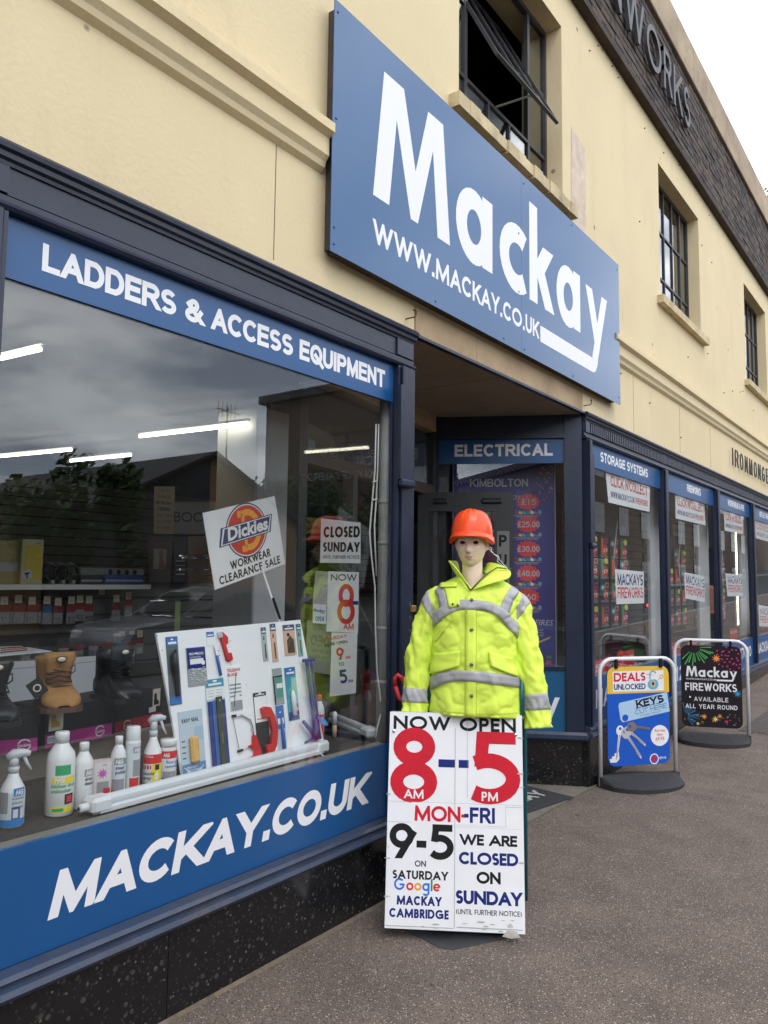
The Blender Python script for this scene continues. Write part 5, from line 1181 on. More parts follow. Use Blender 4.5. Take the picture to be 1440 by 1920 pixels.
ordn = ['top', 'second', 'third', 'fourth', 'fifth', 'bottom']; wn = ['storage systems', 'FIREWORKS-headed', 'WORKWEAR and PPE', 'METALS']; cn = ['first', 'second', 'third', 'fourth', 'fifth', 'sixth']
protos = []
for wi in range(4):
    dep = .36; ncol = (4, 3, 1, 1)[wi]; X_ = at_y((1100, 1248, 1348, 1411)[wi], 1050, dep).x
    for r, yr in enumerate((1000, 1052, 1108, 1167)):
        for c in range(ncol):
            if wi == 1 and r == 0 and c == 0: continue
            v = (r * 2 + c + wi) % 3; zc = (1.965, 1.765, 1.54, 1.31)[r] if wi == 0 else (1.93, 1.70, 1.46, 1.23)[r]
            F = Fr((X_ + c * .27, dep, zc - .15), (1, 0, 0), (0, 0, 1))
            lab = f'black firework pack in {ordn[r]} row, {cn[c]} from the left, {wn[wi]} window'
            if wi == 0 and len(protos) < 3 and r == 0: o = pack(F, c % 3); protos.append(o); o['label'] = lab
            else: dup(protos[v], F, lab)
    if wi < 2:
        for r in range(5): dup(protos[(r + wi) % 3], Fr((at_y((1204, 1299)[wi], 1050, .8).x, .8, 2.02 - r * .27), (1, 0, 0), (0, 0, 1)), f'firework pack, {ordn[r]} of the narrow stack beside the column, {wn[wi]} window')
    rk = thing('display_board', f'dark hanging board carrying the firework packs in the {wn[wi]} window', 'display board', (X_, dep, .7), group='boards behind the firework packs')
    m = MB(); m.box(X_ - .03, X_ + ncol * .27 + .0, dep + .006, dep + .02, 1.02, 2.16, DARK); m.build('board', rk)
for k, (px_, py_, d_) in enumerate(((1216.5, 1135, .35), (1253.5, 1136, .35), (1313, 1142, .4))):
    p = at_y(px_, py_, d_); lt = thing('indicator_lamp', 'small glowing red lamp ' + ('right in the storage systems window', 'at the left edge of the FIREWORKS-headed window', 'by the column in the FIREWORKS-headed window')[k], 'lamp', p, group='red indicator lamps')
    m = MB(); m.lathe([(.002, -.022), (.016, -.016), (.022, 0), (.016, .016), (.002, .022)], mat('red_lamp', (1, .04, .03), .3, emit=5), Fr(p, (1, 0, 0), (0, 1, 0)), 12); m.build('lens', lt, smooth=True); m = MB(); m.box(p.x - .03, p.x + .03, p.y + .022, p.y + .04, p.z - .03, p.z + .03, DARK); m.build('housing', lt)
a_ = at_y(1383, 1005, .5); b_ = at_y(1394, 1170, .5)
t = thing('tube_light', 'lit fluorescent tube standing upright beside the column in the WORKWEAR and PPE window', 'light', (b_.x, .5, b_.z))
TUBE = mat('lit_tube', (1, .93, .72), .3, emit=9); TUBEC = mat('lit_tube_cool', (.88, .92, 1), .3, emit=9)
m = MB(); m.tube([(a_.x, .5, a_.z + .35), (a_.x, .5, b_.z)], .028, TUBE, 10); m.build('tube', t, smooth=True); m = MB(); m.box(a_.x - .03, a_.x + .03, .53, .56, b_.z - .03, a_.z + .4, WMET); m.build('batten', t)
t = thing('orange_box', 'tall orange plastic case standing in the FIREWORKS-headed window', 'case', at_y(1330, 1150, .6)); a_ = at_y(1325, 1098, .6); b_ = at_y(1341, 1150, .6)
m = MB(); m.box(a_.x, b_.x, .6, .75, b_.z, a_.z, plain('orange_plastic', (.62, .10, .015)), bev=.01); m.build('body', t); m = MB(); m.box(a_.x + .05, b_.x - .05, .59, .598, b_.z + .05, a_.z - .05, plain('orange_dark', (.35, .05, .01))); m.build('lid', t)
for k, (x_, d_) in enumerate(((7.45, .3), (9.62, .3), (11.7, .3))):
    m = MB(); m.tube([(x_, d_, 2.5), (x_ + .03, d_, 2.2), (x_ - .06, d_, 1.95), (x_ - .1, d_, 1.8), (x_ - .02, d_, 1.5)], .006, mat('pale_cable', (.55, .55, .52), .6), 6)
    o = m.build('cable', smooth=True); o['label'] = 'pale cable hanging inside the ' + wn[k] + ' window'; o['category'] = 'cable'; o['group'] = 'cables in the windows'

# banner behind the ELECTRICAL window
BNF = Fr(RF.p(0, 0, -.30), RF.x, RF.y)
BPU = mat('banner_purple', (.055, .052, .27), .45, var=.15, vscale=3)
t = thing('roller_banner', 'tall purple roller banner listing KIMBOLTON SELECTION BOXES prices behind the ELECTRICAL window', 'banner', BNF.p(.5, .9))
c0 = BNF.px(849, 866)[0]; c1 = BNF.px(1041, 866)[0]; z1_ = BNF.px(945, 858)[1]; z0_ = BNF.px(1030, 1262)[1]
m = MB(); m.box(c0, c1, z0_, z1_ + .1, -.002, 0, BPU, BNF); m.build('banner_cloth', t)
m = MB(); m.box(c0 - .02, c1 + .02, z0_ - .06, z0_, -.05, .02, mat('alloy', (.5, .5, .52), .35, metal=.7), BNF, bev=.008); m.build('roller_base', t)
def bpx(x, y): return BNF.px(x, y)
m = MB(); SLV = plain('banner_silver', (.55, .56, .60), .4)
m.rect(c0, c0 + .006, z0_, z1_ + .1, .0008, SLV, BNF); m.rect(c1 - .006, c1, z0_, z1_ + .1, .0008, SLV, BNF)
x_, y_ = bpx(881, 913); x2, _ = bpx(990, 908); text(m, BNF, 'KIMBOLTON', x_, y_, .068, .17, SLV, fit=x2 - x_, z=.001)
x_, y_ = bpx(884, 935); small(m, BNF, 'SELECTION BOXES', x_, y_ - .01, .038, SLV, .001, 0, fit=.47, slant=.25)
for yy, pr_ in ((941, '£15'), (983, '£25.00'), (1029, '£30.00'), (1075, '£40.00'), (1119, '£60')):
    x_, y_ = bpx(990, yy); m.star(x_, y_, .062, .075, 14, .001, PKR, BNF, sx=1.35); text(m, BNF, pr_, x_ + .005, y_ - .026, .050, .17, SLV, fit=.06 * (1 + len(pr_) * .35), z=.0016, align='c')
    m.rect(x_ - .12, x_ + .10, y_ - .115, y_ - .112, .001, SLV, BNF)
    for k in range(7): u = x_ - .11 + k * .032; m.poly([(u, y_ - .10), (u + .028, y_ - .105), (u + .030, y_ - .075 - .01 * (k % 3)), (u + .004, y_ - .07 - .008 * (k % 2))], .0012, (REDS, PKY, LB, PKG, PAPER, PKO, LB)[k], BNF)
    small(m, BNF, 'ASSORTED FIREWORKS', x_ - .1, y_ - .132, .012, SLV, .001)
x_, y_ = bpx(997, 1172); small(m, BNF, 'BONFIRES', x_ - .12, y_, .045, SLV, .001, .0, slant=.25); 
for k in range(3): small(m, BNF, 'PLEASE RESPECT OTHERS', x_ - .10, y_ - .045 - k * .022, .012, SLV, .001)
for k, mt in enumerate((PKG, PKR, FPK)): x_, y_ = bpx(1029, 1232 + k * 9); m.rect(x_ - .02, x_ + .02, y_ - .012, y_ + .012, .001, mt, BNF)
x_, y_ = bpx(1019, 1204); m.poly([(x_ - .06, y_ - .02), (x_ + .05, y_ + .03), (x_ + .06, y_ + .05), (x_ - .05, y_)], .001, GOLD, BNF)
for k in range(26): a, b = random.random(), random.random(); x_, y_ = bpx(1005 + 32 * a, 872 + 70 * b); m.disc(x_, y_, .005, .005, .001, random.choice((FO, FYL, SLV)), BNF, 6)
for a, b in ((1014, 887), (1033, 915), (1027, 887)): x_, y_ = bpx(a, b); m.star(x_, y_, .007, .02, 7, .0012, FO, BNF)
for a, b, r_ in ((862, 890, .10), (945, 868, .12), (870, 930, .08)): x_, y_ = bpx(a, b); burst(m, BNF, x_, y_, r_, SLV if r_ > .09 else FBL, 18, .001, (c0 + .01, c1 - .01, 0, 3), .35, .003)
m.build('banner_print', t)
# posters further in, seen through the open door leaf
t = thing('window_poster', 'small green and navy price poster seen through the glass of the open door leaf', 'poster', RF.p(.3, 1.9, .0)); m = MB(); m.box(.25, .52, 1.55, 2.2, .001, .002, plain('poster_navy', (.02, .025, .10)), RF); m.build('sheet', t)
m = MB(); m.rect(.38, .44, 2.08, 2.16, .0025, PKG, RF); m.rect(.45, .49, 2.08, 2.16, .0025, FPK, RF); text(m, RF, '7', .395, 2.10, .04, .2, WHITE, z=.003); text(m, RF, 'KIMBOLTON', .28, 1.98, .03, .17, WHITE, fit=.2, z=.003); text(m, RF, 'SELECTION', .28, 1.93, .03, .17, WHITE, fit=.2, z=.003); m.rect(.36, .46, 1.64, 1.70, .0025, PKG, RF); m.build('print', t)
# padlock and chain on the lobby post
cp = at_y(763, 1135, -.03); t = thing('padlock_chain', 'steel chain with a small brass padlock hanging on the navy post beside the coat', 'chain', cp)
STC = mat('chain_steel', (.13, .125, .12), .45, metal=.6)
for k in range(9):
    c = cp + Vector((.0, -.012, -.035 * k)); m = MB(); ax = Vector((1, 0, 0)) if k % 2 else Vector((0, 1, 0))
    m.tube([c + ax * (.009 * math.sin(a)) + Vector((0, 0, .020 * math.cos(a))) for a in [i * PI / 6 for i in range(13)]], .0028, STC, 6, cap=False); m.build('link', t, smooth=True)
m = MB(); m.box(cp.x - .0, cp.x + .04, cp.y - .035, cp.y - .015, cp.z - .035, cp.z, mat('brass', (.40, .26, .10), .35, metal=.6), bev=.003); m.build('padlock', t)

# ================================================================ THE DISPLAY BEHIND THE LEFT WINDOW
FZ, RZ = .745, .872
class Cy:
    """a frame bent round an upright cylinder: x runs round it, y up"""
    def __init__(s, c, face, r): s.c = Vector(c); f = Vector(face); f.z = 0; s.f = f.normalized(); s.r_ = Vector((-s.f.y, s.f.x, 0)); s.r = r
    def p(s, x, y, z=0): a = x / s.r; return s.c + (s.r_ * math.sin(a) + s.f * math.cos(a)) * (s.r + z) + Vector((0, 0, y))
def wrap(m, C_, x0, x1, y0, y1, z, mt, n=10): m.grid(lambda u, v: C_.p(x0 + (x1 - x0) * u, y0 + (y1 - y0) * v, z), n, 2, mt)
BW = plain('bottle_white', (.76, .77, .77), .3); HGB = plain('label_blue', (.02, .22, .55), .4); HGG = plain('label_green', (.02, .38, .14), .4); HGY = plain('label_yellow', (.80, .66, .04), .4); HGR = plain('label_red', (.62, .015, .02), .4); HGS = plain('label_silver', (.30, .31, .33), .4); HGP = plain('label_pale', (.62, .68, .70), .4); TRG = plain('trigger_plastic', (.55, .57, .60), .35); HGO = plain('label_orange', (.8, .22, .05), .4)
def bottle(px_, py_, h, r, kind, label, deco, name='cleaning_bottle', z=FZ, cap=None):
    b = at_z(px_, py_, z); t = thing(name, label, 'spray bottle' if kind == 'spray' else 'bottle', b)
    F = Fr(b, (1, 0, 0), (0, 1, 0)); fc = CAM - b; m = MB(); cap = cap or BW
    if kind == 'spray':
        H = h * .68
        m.lathe([(r * .9, 0), (r, .006), (r, H * .62), (r * .92, H * .72), (r * .45, H * .93), (r * .4, H)], BW, F, 24); m.build('body', t, smooth=True)
        m = MB(); fx = Cy(b, fc, r).r_; k = h * .3
        m.lathe([(r * .46, H), (r * .46, H + k * .25)], TRG, F, 16)
        c = b + Vector((0, 0, H + k * .25)); m.tube([c - fx * r * .5 + Vector((0, 0, k * .35)), c + Vector((0, 0, k * .5)), c + fx * r * .7 + Vector((0, 0, k * .55)), c + fx * r * 1.25 + Vector((0, 0, k * .5))], [r * .35, r * .48, r * .36, r * .22], TRG, 10)
        m.tube([c, c + Vector((0, 0, k * .4))], r * .4, TRG, 12); m.tube([c + fx * r * .75 + Vector((0, 0, k * .42)), c + fx * r * 1.0 + Vector((0, 0, k * .1)), c + fx * r * 1.35 + Vector((0, 0, -k * .2))], [r * .16, r * .14, r * .1], TRG, 8); m.build('trigger_head', t, smooth=True)
    elif kind == 'can':
        m.lathe([(r * .95, 0), (r, .004), (r, h * .78), (r * .93, h * .80)], BW if not deco else HGS if 0 else BW, F, 24); m.build('body', t, smooth=True)
        m = MB(); m.lathe([(r * .94, h * .80), (r * .96, h * .805), (r * .93, h * .985), (r * .85, h)], cap, F, 24); m.build('cap', t, smooth=True)
    elif kind == 'tub':
        m.lathe([(r * .95, 0), (r, .004), (r, h * .82), (r * .98, h * .84)], BW, F, 24); m.build('body', t, smooth=True); m = MB(); m.lathe([(r * 1.03, h * .84), (r * 1.03, h * .97), (r * .95, h)], cap, F, 24); m.build('lid', t, smooth=True)
    else:
        m.lathe([(r * .9, 0), (r, .006), (r, h * .66), (r * .93, h * .74), (r * .5, h * .85), (r * .42, h * .88)], BW, F, 24); m.build('body', t, smooth=True)
        m = MB(); m.lathe([(r * .5, h * .87), (r * .52, h * .985), (r * .46, h)], cap, F, 20); m.build('cap', t, smooth=True)
    C_ = Cy(b, fc + Vector((0, 0, 0)), r); m = MB(); deco(m, C_, r, h); m.build('label_print', t, smooth=False)
    return t
def hg(m, C_, x, y, h_, mt, tm=WHITE):
    wrap(m, C_, x, x + h_ * 2.2, y, y + h_ * 1.5, .0008, mt, 4); text(m, C_, 'HG', x + h_ * .3, y + h_ * .22, h_, .2, tm, z=.0016, slant=.2)
def d_spray0(m, C_, r, h):
    wrap(m, C_, -r * 1.2, r * 1.2, .02, h * .44, .0004, HGP); wrap(m, C_, -r * 1.2, r * 1.2, .006, .03, .0008, HGB); hg(m, C_, r * .1, h * .40, .018, HGB)
    wrap(m, C_, -r * 0, r * .7, .03, h * .27, .0008, plain('label_violet', (.10, .10, .30))); wrap(m, C_, r * .12, r * .5, .035, h * .24, .0012, HGP); small(m, C_, 'intense\nplastic\ncleaner', -r * .0, h * .36, .010, NAVYP, .0012); wrap(m, C_, -r * 1.1, -r * .3, .05, .12, .0008, HGS, 4)
bottle(20, 1548, .262, .041, 'spray', 'white trigger spray with a blue label, leftmost on the window bed', d_spray0)
def d_kit(m, C_, r, h):
    wrap(m, C_, -r * .5, r * 1.2, h * .64, h * .80, .0010, HGG, 8) if 0 else None
    wrap(m, C_, -r * .35, r * .75, h * .50, h * .62, .0008, HGG); wrap(m, C_, -r * .6, r * 1.2, h * .40, h * .475, .0008, HGY); text(m, C_, 'HG', -r * .4, h * .41, .022, .2, WHITE, z=.0016, slant=.2)
    small(m, C_, 'kitchen drain\nunblocker', -r * .62, h * .355, .012, HGG, .0012, .02); wrap(m, C_, r * .35, r * 1.05, h * .15, h * .27, .0008, BLACKP); wrap(m, C_, r * .5, r * .9, h * .17, h * .25, .0012, HGR); wrap(m, C_, -r * .6, r * 1.1, h * .055, h * .125, .0008, HGY); wrap(m, C_, -r * .5, r * .3, h * .07, h * .11, .0012, HGG)
bottle(110, 1526, .290, .049, 'bottle', 'large white drain unblocker bottle with green and yellow label', d_kit)
def d_b3(m, C_, r, h):
    hg(m, C_, r * .15, h * .5, .017, HGS); small(m, C_, 'drain\ndescaler', r * .2, h * .44, .011, BLACKP, .0012, .02); wrap(m, C_, r * .2, r * 1.2, h * .1, h * .33, .0008, HGP); wrap(m, C_, r * .3, r * .8, h * .10, h * .2, .0012, HGO)
bottle(153, 1515, .238, .034, 'bottle', 'small white descaler bottle between the drain unblocker and the pink box', d_b3)
b = at_z(190, 1501, FZ); FB = Fr(b, (.95, -.31, 0), (0, 0, 1)); t = thing('tablet_box', 'upright pale pink carton with a purple flower, standing among the bottles', 'carton', b)
m = MB(); m.box(-.036, .036, 0, .150, -.03, .0, plain('carton_pink', (.66, .56, .54), .5), FB); m.build('carton', t)
m = MB(); m.rect(-.031, .031, .006, .142, .0006, plain('carton_face', (.70, .66, .66), .5), FB); m.star(.0, .10, .010, .022, 9, .001, plain('flower', (.55, .10, .42)), FB); m.rect(-.02, .025, .03, .07, .001, HGS, FB); m.rect(.005, .03, .025, .045, .0014, HGR, FB); m.rect(-.031, .031, .006, .012, .001, HGR, FB); small(m, FB, 'HG', .0, .128, .007, NAVYP, .001); m.build('print', t)
def d_b5(m, C_, r, h):
    wrap(m, C_, -r * 1.2, r * 1.2, h * .05, h * .62, .0003, HGP); hg(m, C_, -r * .5, h * .55, .017, HGS); wrap(m, C_, r * .8, r * 1.3, h * .55, h * .65, .0008, HGS, 4); small(m, C_, 'steel\npolish', -r * .3, h * .48, .012, NAVYP, .0012, .02); wrap(m, C_, -r * .8, r * .9, h * .12, h * .32, .0008, HGS); wrap(m, C_, -r * 1.0, -r * .1, h * .08, h * .15, .0012, HGR, 4)
bottle(219, 1495, .233, .029, 'bottle', 'slim white and grey steel polish bottle beside the pink carton', d_b5)
def d_can(m, C_, r, h):
    wrap(m, C_, -r * 1.3, r * 1.3, .006, h * .76, .0003, HGP); hg(m, C_, r * .05, h * .62, .016, HGS); wrap(m, C_, r * .1, r * 1.2, h * .28, h * .52, .0008, HGS); wrap(m, C_, -r * .3, r * 1.0, h * .12, h * .26, .0010, HGR); wrap(m, C_, -r * 1.3, r * 1.3, .006, .02, .0008, HGS)
bottle(246, 1489, .262, .029, 'can', 'tall grey aerosol can with white cap, between the polish and the trigger spray', d_can, 'aerosol_can')
def d_spr(m, C_, r, h):
    wrap(m, C_, -r * 1.3, r * 1.3, h * .34, h * .46, .0005, HGR); wrap(m, C_, -r * 1.3, 0, .01, h * .34, .0005, HGP); wrap(m, C_, 0, r * 1.3, .01, h * .34, .0005, HGY); wrap(m, C_, r * .3, r * .8, h * .26, h * .33, .0010, BLACKP, 4); wrap(m, C_, -r * 1.2, -r * .1, h * .27, h * .32, .0010, HGR, 4); wrap(m, C_, -r * 1.2, -r * .3, .008, .03, .001, HGR, 4)
    for y_ in (.20, .155): m.poly([(r * .5, h * y_ - .009), (r * .5 + .009, h * y_), (r * .5, h * y_ + .009), (r * .5 - .009, h * y_)], .0012, WHITE, C_)
    small(m, C_, 'mould\nspray', -r * 1.0, h * .2, .012, BLACKP, .0012, .02, slant=.2); small(m, C_, 'EXTRA', -r * 1.0, h * .42, .009, WHITE, .0012)
bottle(284, 1478, .305, .037, 'spray', 'red and yellow labelled trigger spray standing tallest in the bottle row', d_spr)
def d_tub(m, C_, r, h):
    wrap(m, C_, -r * 1.3, r * 1.3, h * .60, h * .76, .0005, HGR); text(m, C_, 'HG', -r * .6, h * .63, .016, .2, WHITE, z=.001, slant=.2); small(m, C_, 'floor glue\nremover', -r * .3, h * .5, .012, HGB, .001, .02, slant=.2); wrap(m, C_, -r * .6, r, h * .2, h * .33, .0006, HGS); wrap(m, C_, -r * 1.3, r * 1.3, .006, h * .12, .0006, HGR); wrap(m, C_, -r * .9, -r * .0, .02, h * .2, .001, HGB, 4)
bottle(314, 1472, .188, .034, 'tub', 'squat white tub with red band against the foot of the tool board', d_tub, 'glue_remover_tub')
def d_red(m, C_, r, h):
    wrap(m, C_, -r * 1.5, r * 1.5, .02, h * .60, .0005, HGR); wrap(m, C_, -r * .4, r * .3, .04, .09, .001, WHITE, 4); [wrap(m, C_, -r * .8, r * .8, y_, y_ + .004, .001, WHITE, 4) for y_ in (.11, .12, .13)]
bottle(597, 1392, .245, .028, 'bottle', 'red labelled bottle with orange cap behind the right edge of the tool board', d_red, 'orange_capped_bottle', cap=plain('cap_orange', (.75, .13, .02)))
p = at_z(627, 1384, FZ); t = thing('sealant_tube', 'clear slim tube with beige base standing right of the red bottle', 'tube', p); F = Fr(p, (1, 0, 0), (0, 1, 0))
m = MB(); m.lathe([(.012, 0), (.012, .07)], plain('beige_tube', (.55, .38, .25)), F, 14); m.build('base', t, smooth=True); m = MB(); m.lathe([(.012, .071), (.012, .13), (.006, .14)], BW, F, 14); m.build('nozzle', t, smooth=True)

# fluorescent battens lying in the window
ALW = plain('batten_white', (.70, .72, .74), .35)
a_ = at_z(163, 1528, .748); b_ = at_z(606, 1409, .748)
t = thing('window_batten_light', 'long white fluorescent batten lying along the bottom of the left window', 'light fitting', a_); F = Fr(a_, b_ - a_, (0, 0, 1)); Lb = (b_ - a_).length
m = MB(); m.box(.03, Lb - .03, 0, .022, -.035, .035, ALW, F, bev=.004); m.tube([F.p(.03, .038, .0), F.p(Lb - .03, .038, 0)], .020, plain('diffuser', (.66, .69, .72), .25), 12); m.build('housing', t, smooth=False)
for u in (0, Lb - .075): m = MB(); m.box(u, u + .085, .001, .058, -.038, .038, ALW, F, bev=.012); m.build('end_cap', t)
m = MB(); m.lathe([(.015, 0), (.015, -.03), (.010, -.034)], ALW, Fr(F.p(0, .028, .0), F.y, F.z), 14); m.lathe([(.007, -.0345), (.006, -.036)], BLACKP, Fr(F.p(0, .028, .0), F.y, F.z), 10); m.build('socket', t)
a_ = at_z(700, 1382, .752); b_ = Vector((a_.x + .12, a_.y + .62, .752)); a_ = a_ + Vector((-.02, 0, 0)); b_ = at_z(622, 1352, .752)
t = thing('window_batten_light', 'short white fluorescent batten lying by the grey pipe in the corner of the window', 'light fitting', a_); F = Fr(a_, b_ - a_, (0, 0, 1)); Lb = (b_ - a_).length
m = MB(); m.box(.03, Lb, 0, .022, -.03, .03, ALW, F, bev=.004); m.tube([F.p(.05, .036, 0), F.p(Lb, .036, 0)], .018, plain('diffuser', (.6, .6, .6), .25), 10); m.build('housing', t); m = MB(); m.box(-.03, .07, .001, .052, -.036, .036, ALW, F, bev=.012); m.build('end_cap', t)
# grey pipe and its cables
pp = at_z(726, 1388, .745); pp.y = max(pp.y, .13); pp = Vector((at_y(722, 1100, .078).x, .078, 0))
t = thing('downpipe', 'grey painted cast pipe running up inside the window corner', 'pipe', pp); F = Fr(pp, (1, 0, 0), (0, 1, 0))
m = MB(); m.lathe([(.041, .6), (.041, 2.0), (.041, CZ)], GALV, F, 24); m.build('pipe', t, smooth=True)
for z_ in (1.05, 1.33, 1.78, 2.0): m = MB(); m.lathe([(.0415, z_), (.045, z_ + .004), (.045, z_ + .016), (.0415, z_ + .02)], GALV, F, 20); m.build('joint_ring', t, smooth=True)
CB = plain('white_cable', (.60, .61, .60), .4)
def cable(pts, d, label, r=.0045):
    P_ = [at_y(x_, y_, d) for x_, y_ in pts]; m = MB(); m.tube(P_, r, CB, 6); o = m.build('cable', smooth=True); o['label'] = label; o['category'] = 'cable'; return o
cable([(705, 795), (703, 880), (697, 950), (693, 1000), (697, 1050), (703, 1100), (704, 1180), (707, 1260), (716, 1330), (708, 1362), (704, 1384)], .07, 'white cable hanging in a long loop beside the grey pipe')
cable([(710, 795), (708, 880), (705, 940), (702, 985), (703, 1020), (706, 1080)], .07, 'white cable strung tight between the loop and the grey pipe')
cable([(600, 1412), (608, 1420), (613, 1426)], .10, 'short white lead curling out of the long batten light')
for k, y_ in enumerate((903, 937)):
    p = at_y(703, y_, .062); m = MB(); m.tube([p + Vector((-.02, 0, -.004)), p + Vector((.02, 0, .006))], .004, plain('cable_tie', (.7, .68, .5)), 6); o = m.build('cable_clip'); o['label'] = ('upper', 'lower')[k] + ' pale clip holding the two cables near the top of the pipe'; o['category'] = 'clip'
cable([(497, 730), (499, 860), (494, 930), (498, 990)], 1.25, 'thin grey cord hanging in front of the white column, left one', .003); cable([(512, 720), (505, 850), (503, 925), (506, 960)], 1.25, 'thin grey cord hanging in front of the white column, right one', .003)

# boot boxes and boots
MAG = plain('box_magenta', (.36, .02, .20), .45); BXB = plain('box_black', (.016, .016, .018), .4); BXR = plain('box_red', (.42, .02, .03), .45); STK = plain('sticker_cream', (.72, .68, .52), .5); TANP = plain('sticker_tan', (.62, .36, .06), .5)
def bootbox(px_l, py_l, px_r, py_r, h, stripe, label, sticker, dep=.26, lab_right=True):
    a = at_z(px_l, py_l, RZ); b = at_z(px_r, py_r, RZ); F = Fr(a, b - a, (0, 0, 1)); w_ = (b - a).length; t = thing('boot_box', label, 'shoe box', a)
    m = MB(); m.box(0, w_, 0, h * .68, -dep, 0, BXB, F); m.build('box', t); m = MB(); m.box(-.004, w_ + .004, h * .68, h, -dep - .004, .004, BXB, F); m.build('lid', t)
    m = MB(); m.rect(.002, w_ - .002, .002, h * .34, .0008, stripe, F); m.poly([(w_ * .55, .002), (w_ * .75, h * .34), (w_ - .002, h * .34), (w_ - .002, .002)], .0012, plain(stripe.name + '_light', tuple(min(1, c * 1.35 + .01) for c in MATS[stripe.name].node_tree.nodes['Principled BSDF'].inputs['Base Color'].default_value[:3])), F)
    cx_ = w_ * .8 if lab_right else w_ * .25; cy_ = h * .19; em = STK if stripe is BXR else WHITE
    m.disc(cx_, cy_, .026, .024, .0018, em, F); m.disc(cx_, cy_, .021, .019, .0022, stripe, F); m.poly([(cx_ - .036, cy_ - .012), (cx_ + .030, cy_ - .005), (cx_ + .036, cy_ + .012), (cx_ - .030, cy_ + .006)], .0026, stripe, F); small(m, F, 'Dickies', cx_, cy_ - .007, .012, em, .003, .02, 'c', rot=.1)
    if sticker: sticker(m, F, w_, h)
    m.build('print', t); return t, F, w_
def bootpic(m, F, x, y, k, mt): m.poly([(x, y), (x + .055 * k, y), (x + .058 * k, y + .012 * k), (x + .035 * k, y + .025 * k), (x + .028 * k, y + .05 * k), (x + .004 * k, y + .05 * k)], .0024, mt, F)
def st1(m, F, w_, h): m.rect(.012, .082, h * .42, h * .95, .0052, STK, F); [None]; m.poly([(.024, h * .5), (.066, h * .5), (.068, h * .58), (.05, h * .66), (.044, h * .8), (.026, h * .8)], .0058, TANP, F); m.disc(.068, h * .88, .007, .007, .0058, BLACKP, F, 10); m.rect(.012, .05, .02, h * .3, .002, WHITE, F); [m.rect(.016 + i * .005, .018 + i * .005, .025, h * .27, .0024, BLACKP, F) for i in range(6)]
def st2(m, F, w_, h): m.rect(w_ - .075, w_ - .02, h * .55, h * 1.06, .0052, STK, F); m.poly([(w_ - .066, h * .6), (w_ - .03, h * .6), (w_ - .03, h * .68), (w_ - .045, h * .76), (w_ - .048, h * .93), (w_ - .064, h * .93)], .0058, BLACKP, F); m.rect(w_ - .10, w_ - .05, h * .40, h * .55, .0056, WHITE, F); m.rect(w_ - .085, w_ - .055, .01, h * .28, .0024, WHITE, F); [m.rect(w_ - .082 + i * .005, w_ - .080 + i * .005, .015, h * .26, .0028, BLACKP, F) for i in range(5)]
bootbox(-60, 1421, 70, 1409, .165, MAG, 'black boot box with magenta stripe, cut by the left edge of the window', None)
_, BX2, _w = bootbox(83, 1405, 210, 1379, .168, MAG, 'black boot box with magenta stripe and tan boot sticker, below the tan boot', st1)
_, BX3, _w = bootbox(214, 1378, 302, 1356, .165, BXR, 'black boot box with red stripe, below the black lace-up boot', st2, lab_right=False)
